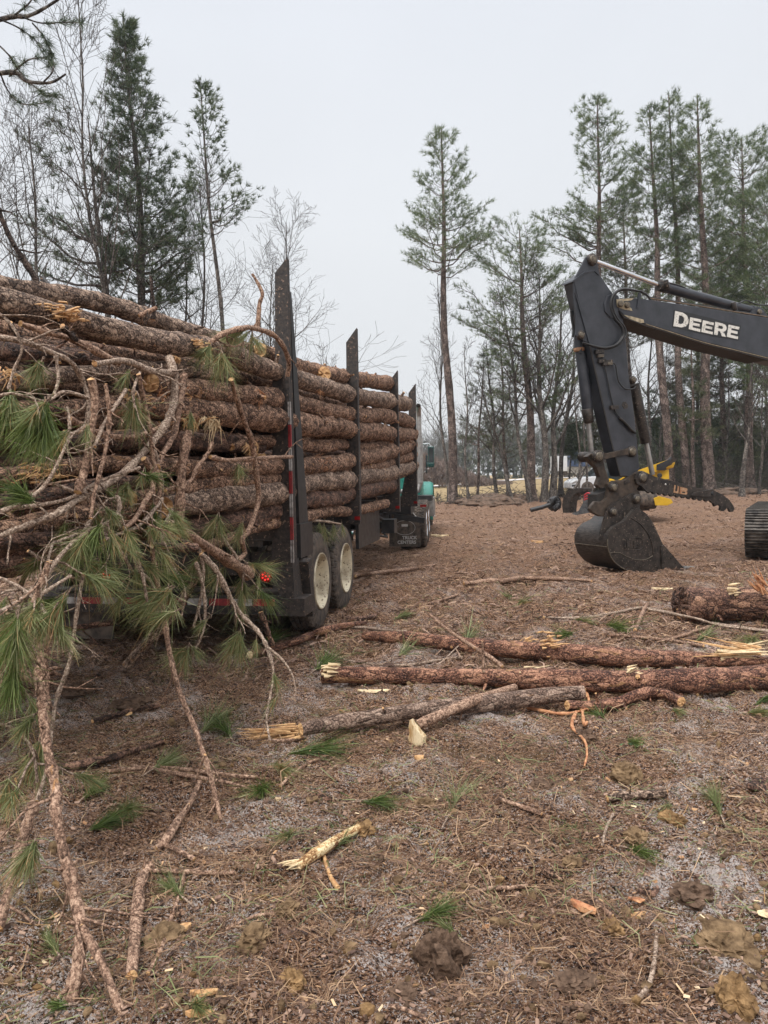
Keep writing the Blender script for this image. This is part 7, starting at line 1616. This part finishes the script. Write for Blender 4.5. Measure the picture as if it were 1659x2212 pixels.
vl.blades(TP_, TD, .28, .035, 10, spread=1.1, rng=g); tag(vl.obj('undergrowth_leaves', M['cedar']), kind='stuff')
M['brushpile'] = plain('heaped_soil_and_twigs', (0.07, 0.045, 0.03), (0.21, 0.14, 0.10), 0.95, scale=5, bscale=14, bstr=1)
for (px, py, Y, w, h, lab) in ((921, 1100, 39.5, 0, 0, ''), (1058, 1078, 40, 1.7, .55, 'wide heap of twigs and soil at the foot of the mossy tree'), (1000, 1082, 41, .9, .38, 'small rounded heap of soil behind the slender sapling'), (1108, 1082, 41, 1.1, .5, 'heap of brush just left of the thick clump'), (1590, 1075, 37, 1.4, .3, 'low brush heap below the pale spotted tree')):
    if not w: continue
    p = at(px, py, Y); p.z = float(base_h(p.x, p.y)); r = empty('brush_heap', p); tag(r, lab, 'brush heap', 'brush heaps under the trees')
    v = IV3 * np.array([w, w * .7, h]) * (1 + .35 * vnoise(IV3[:, :1] * 3 + px, IV3[:, 1:2] * 3 + IV3[:, 2:] * 2, 4) + .2 * vnoise(IV3[:, :1] * 9 + px, IV3[:, 1:2] * 9, 5)); mb = MB(); mb.add(v, t=IF3, smooth=False); mb.obj('heap', M['brushpile'], r)
    mb = MB()
    for k in range(70):
        a = Vector((g.normal() * w * .6, g.normal() * w * .5, abs(g.normal()) * h * .7 + .05)); d = Vector((g.normal(), g.normal(), g.normal() * .35 + .15)).normalized(); L_ = g.uniform(.3, 1.2)
        mb.tube([a, a + d * L_ * .5 + Vector((0, 0, .05)), a + d * L_], [.014, .011, .006], 4)
    mb.obj('twigs', M['bark_bare'], r)
M['far_foliage'] = needlemat('far_wood', [(0, (0.13, 0.125, 0.11)), (0.5, (0.20, 0.18, 0.16)), (1.0, (0.28, 0.25, 0.22))], .1)  # far wood lightened in colour to suggest the haze of distance
M['far_green'] = needlemat('far_evergreen', [(0, (0.06, 0.075, 0.055)), (0.5, (0.095, 0.11, 0.08)), (1.0, (0.14, 0.155, 0.11))], .1)
fw = MB(); fg = MB()
for k in range(360):
    px = g.uniform(-60, 1760); Y = g.uniform(136, 160); p = at(px, 1040, Y); p.z = float(base_h(p.x, p.y)) - .3; h = g.uniform(6, 11) * (1.15 if px > 1040 else .95)
    if g.uniform() < .32:
        n = 60; u = g.uniform(0, 1, n); P_ = np.array(tuple(p)) + np.stack([g.normal(size=n) * 1.7 * (1 - u * .75), g.normal(size=n) * 1.2, u * h], -1); fg.blades(P_, np.stack([g.normal(size=n), g.normal(size=n), np.ones(n) * .8], -1), 1.1, .28, 8, spread=1, rng=g)
    else:
        for q in range(3):
            grow_branch(fw, p + Vector((g.normal(), g.normal(), 0)), Vector((g.normal() * .15, g.normal() * .15, 1)), h * g.uniform(.7, 1.05), .10, 1, g, .15, .1, (0, 9, 5), 5, .022, .6)
tag(fw.obj('far_wood', M['far_foliage']), kind='stuff'); tag(fg.obj('far_evergreens', M['far_green']), kind='stuff')
# bushy brown bank behind the mirror
bk = MB(); TP_ = []; TD = []
for k in range(5200):
    x = g.uniform(-12, 15.5); t_ = (x + 12) / 27.5; y = 96 + g.uniform(-4, 4); hh = 4.2 * (1 - sstep(.55, 1, np.array(t_))) 
    TP_.append((x, y, g.uniform(0, 1) ** .7 * float(hh))); TD.append((g.normal() * .3, g.normal() * .3, 1))
bk.blades(TP_, TD, .9, .06, 7, spread=.8, rng=g); M['bank'] = needlemat('brown_scrub', [(0, (0.09, 0.06, 0.05)), (.5, (0.17, 0.12, 0.10)), (1, (0.26, 0.20, 0.165))], .05)
tag(bk.obj('brown_scrub_bank', M['bank']), kind='stuff')
# distant ground fog / drizzle
M['haze'] = bpy.data.materials.new('haze'); M['haze'].use_nodes = True; N_ = M['haze'].node_tree.nodes; N_.clear()
ou = N_.new('ShaderNodeOutputMaterial'); pv = N_.new('ShaderNodeVolumePrincipled'); pv.inputs['Color'].default_value = (.86, .9, .95, 1); pv.inputs['Density'].default_value = HAZE; pv.inputs['Anisotropy'].default_value = 0.2
M['haze'].node_tree.links.new(pv.outputs[0], ou.inputs['Volume'])
if HAZE:
    mb = MB(); mb.box((0, 95, 14.5), (620, 330, 36)); tag(mb.obj('haze', M['haze']), kind='stuff')
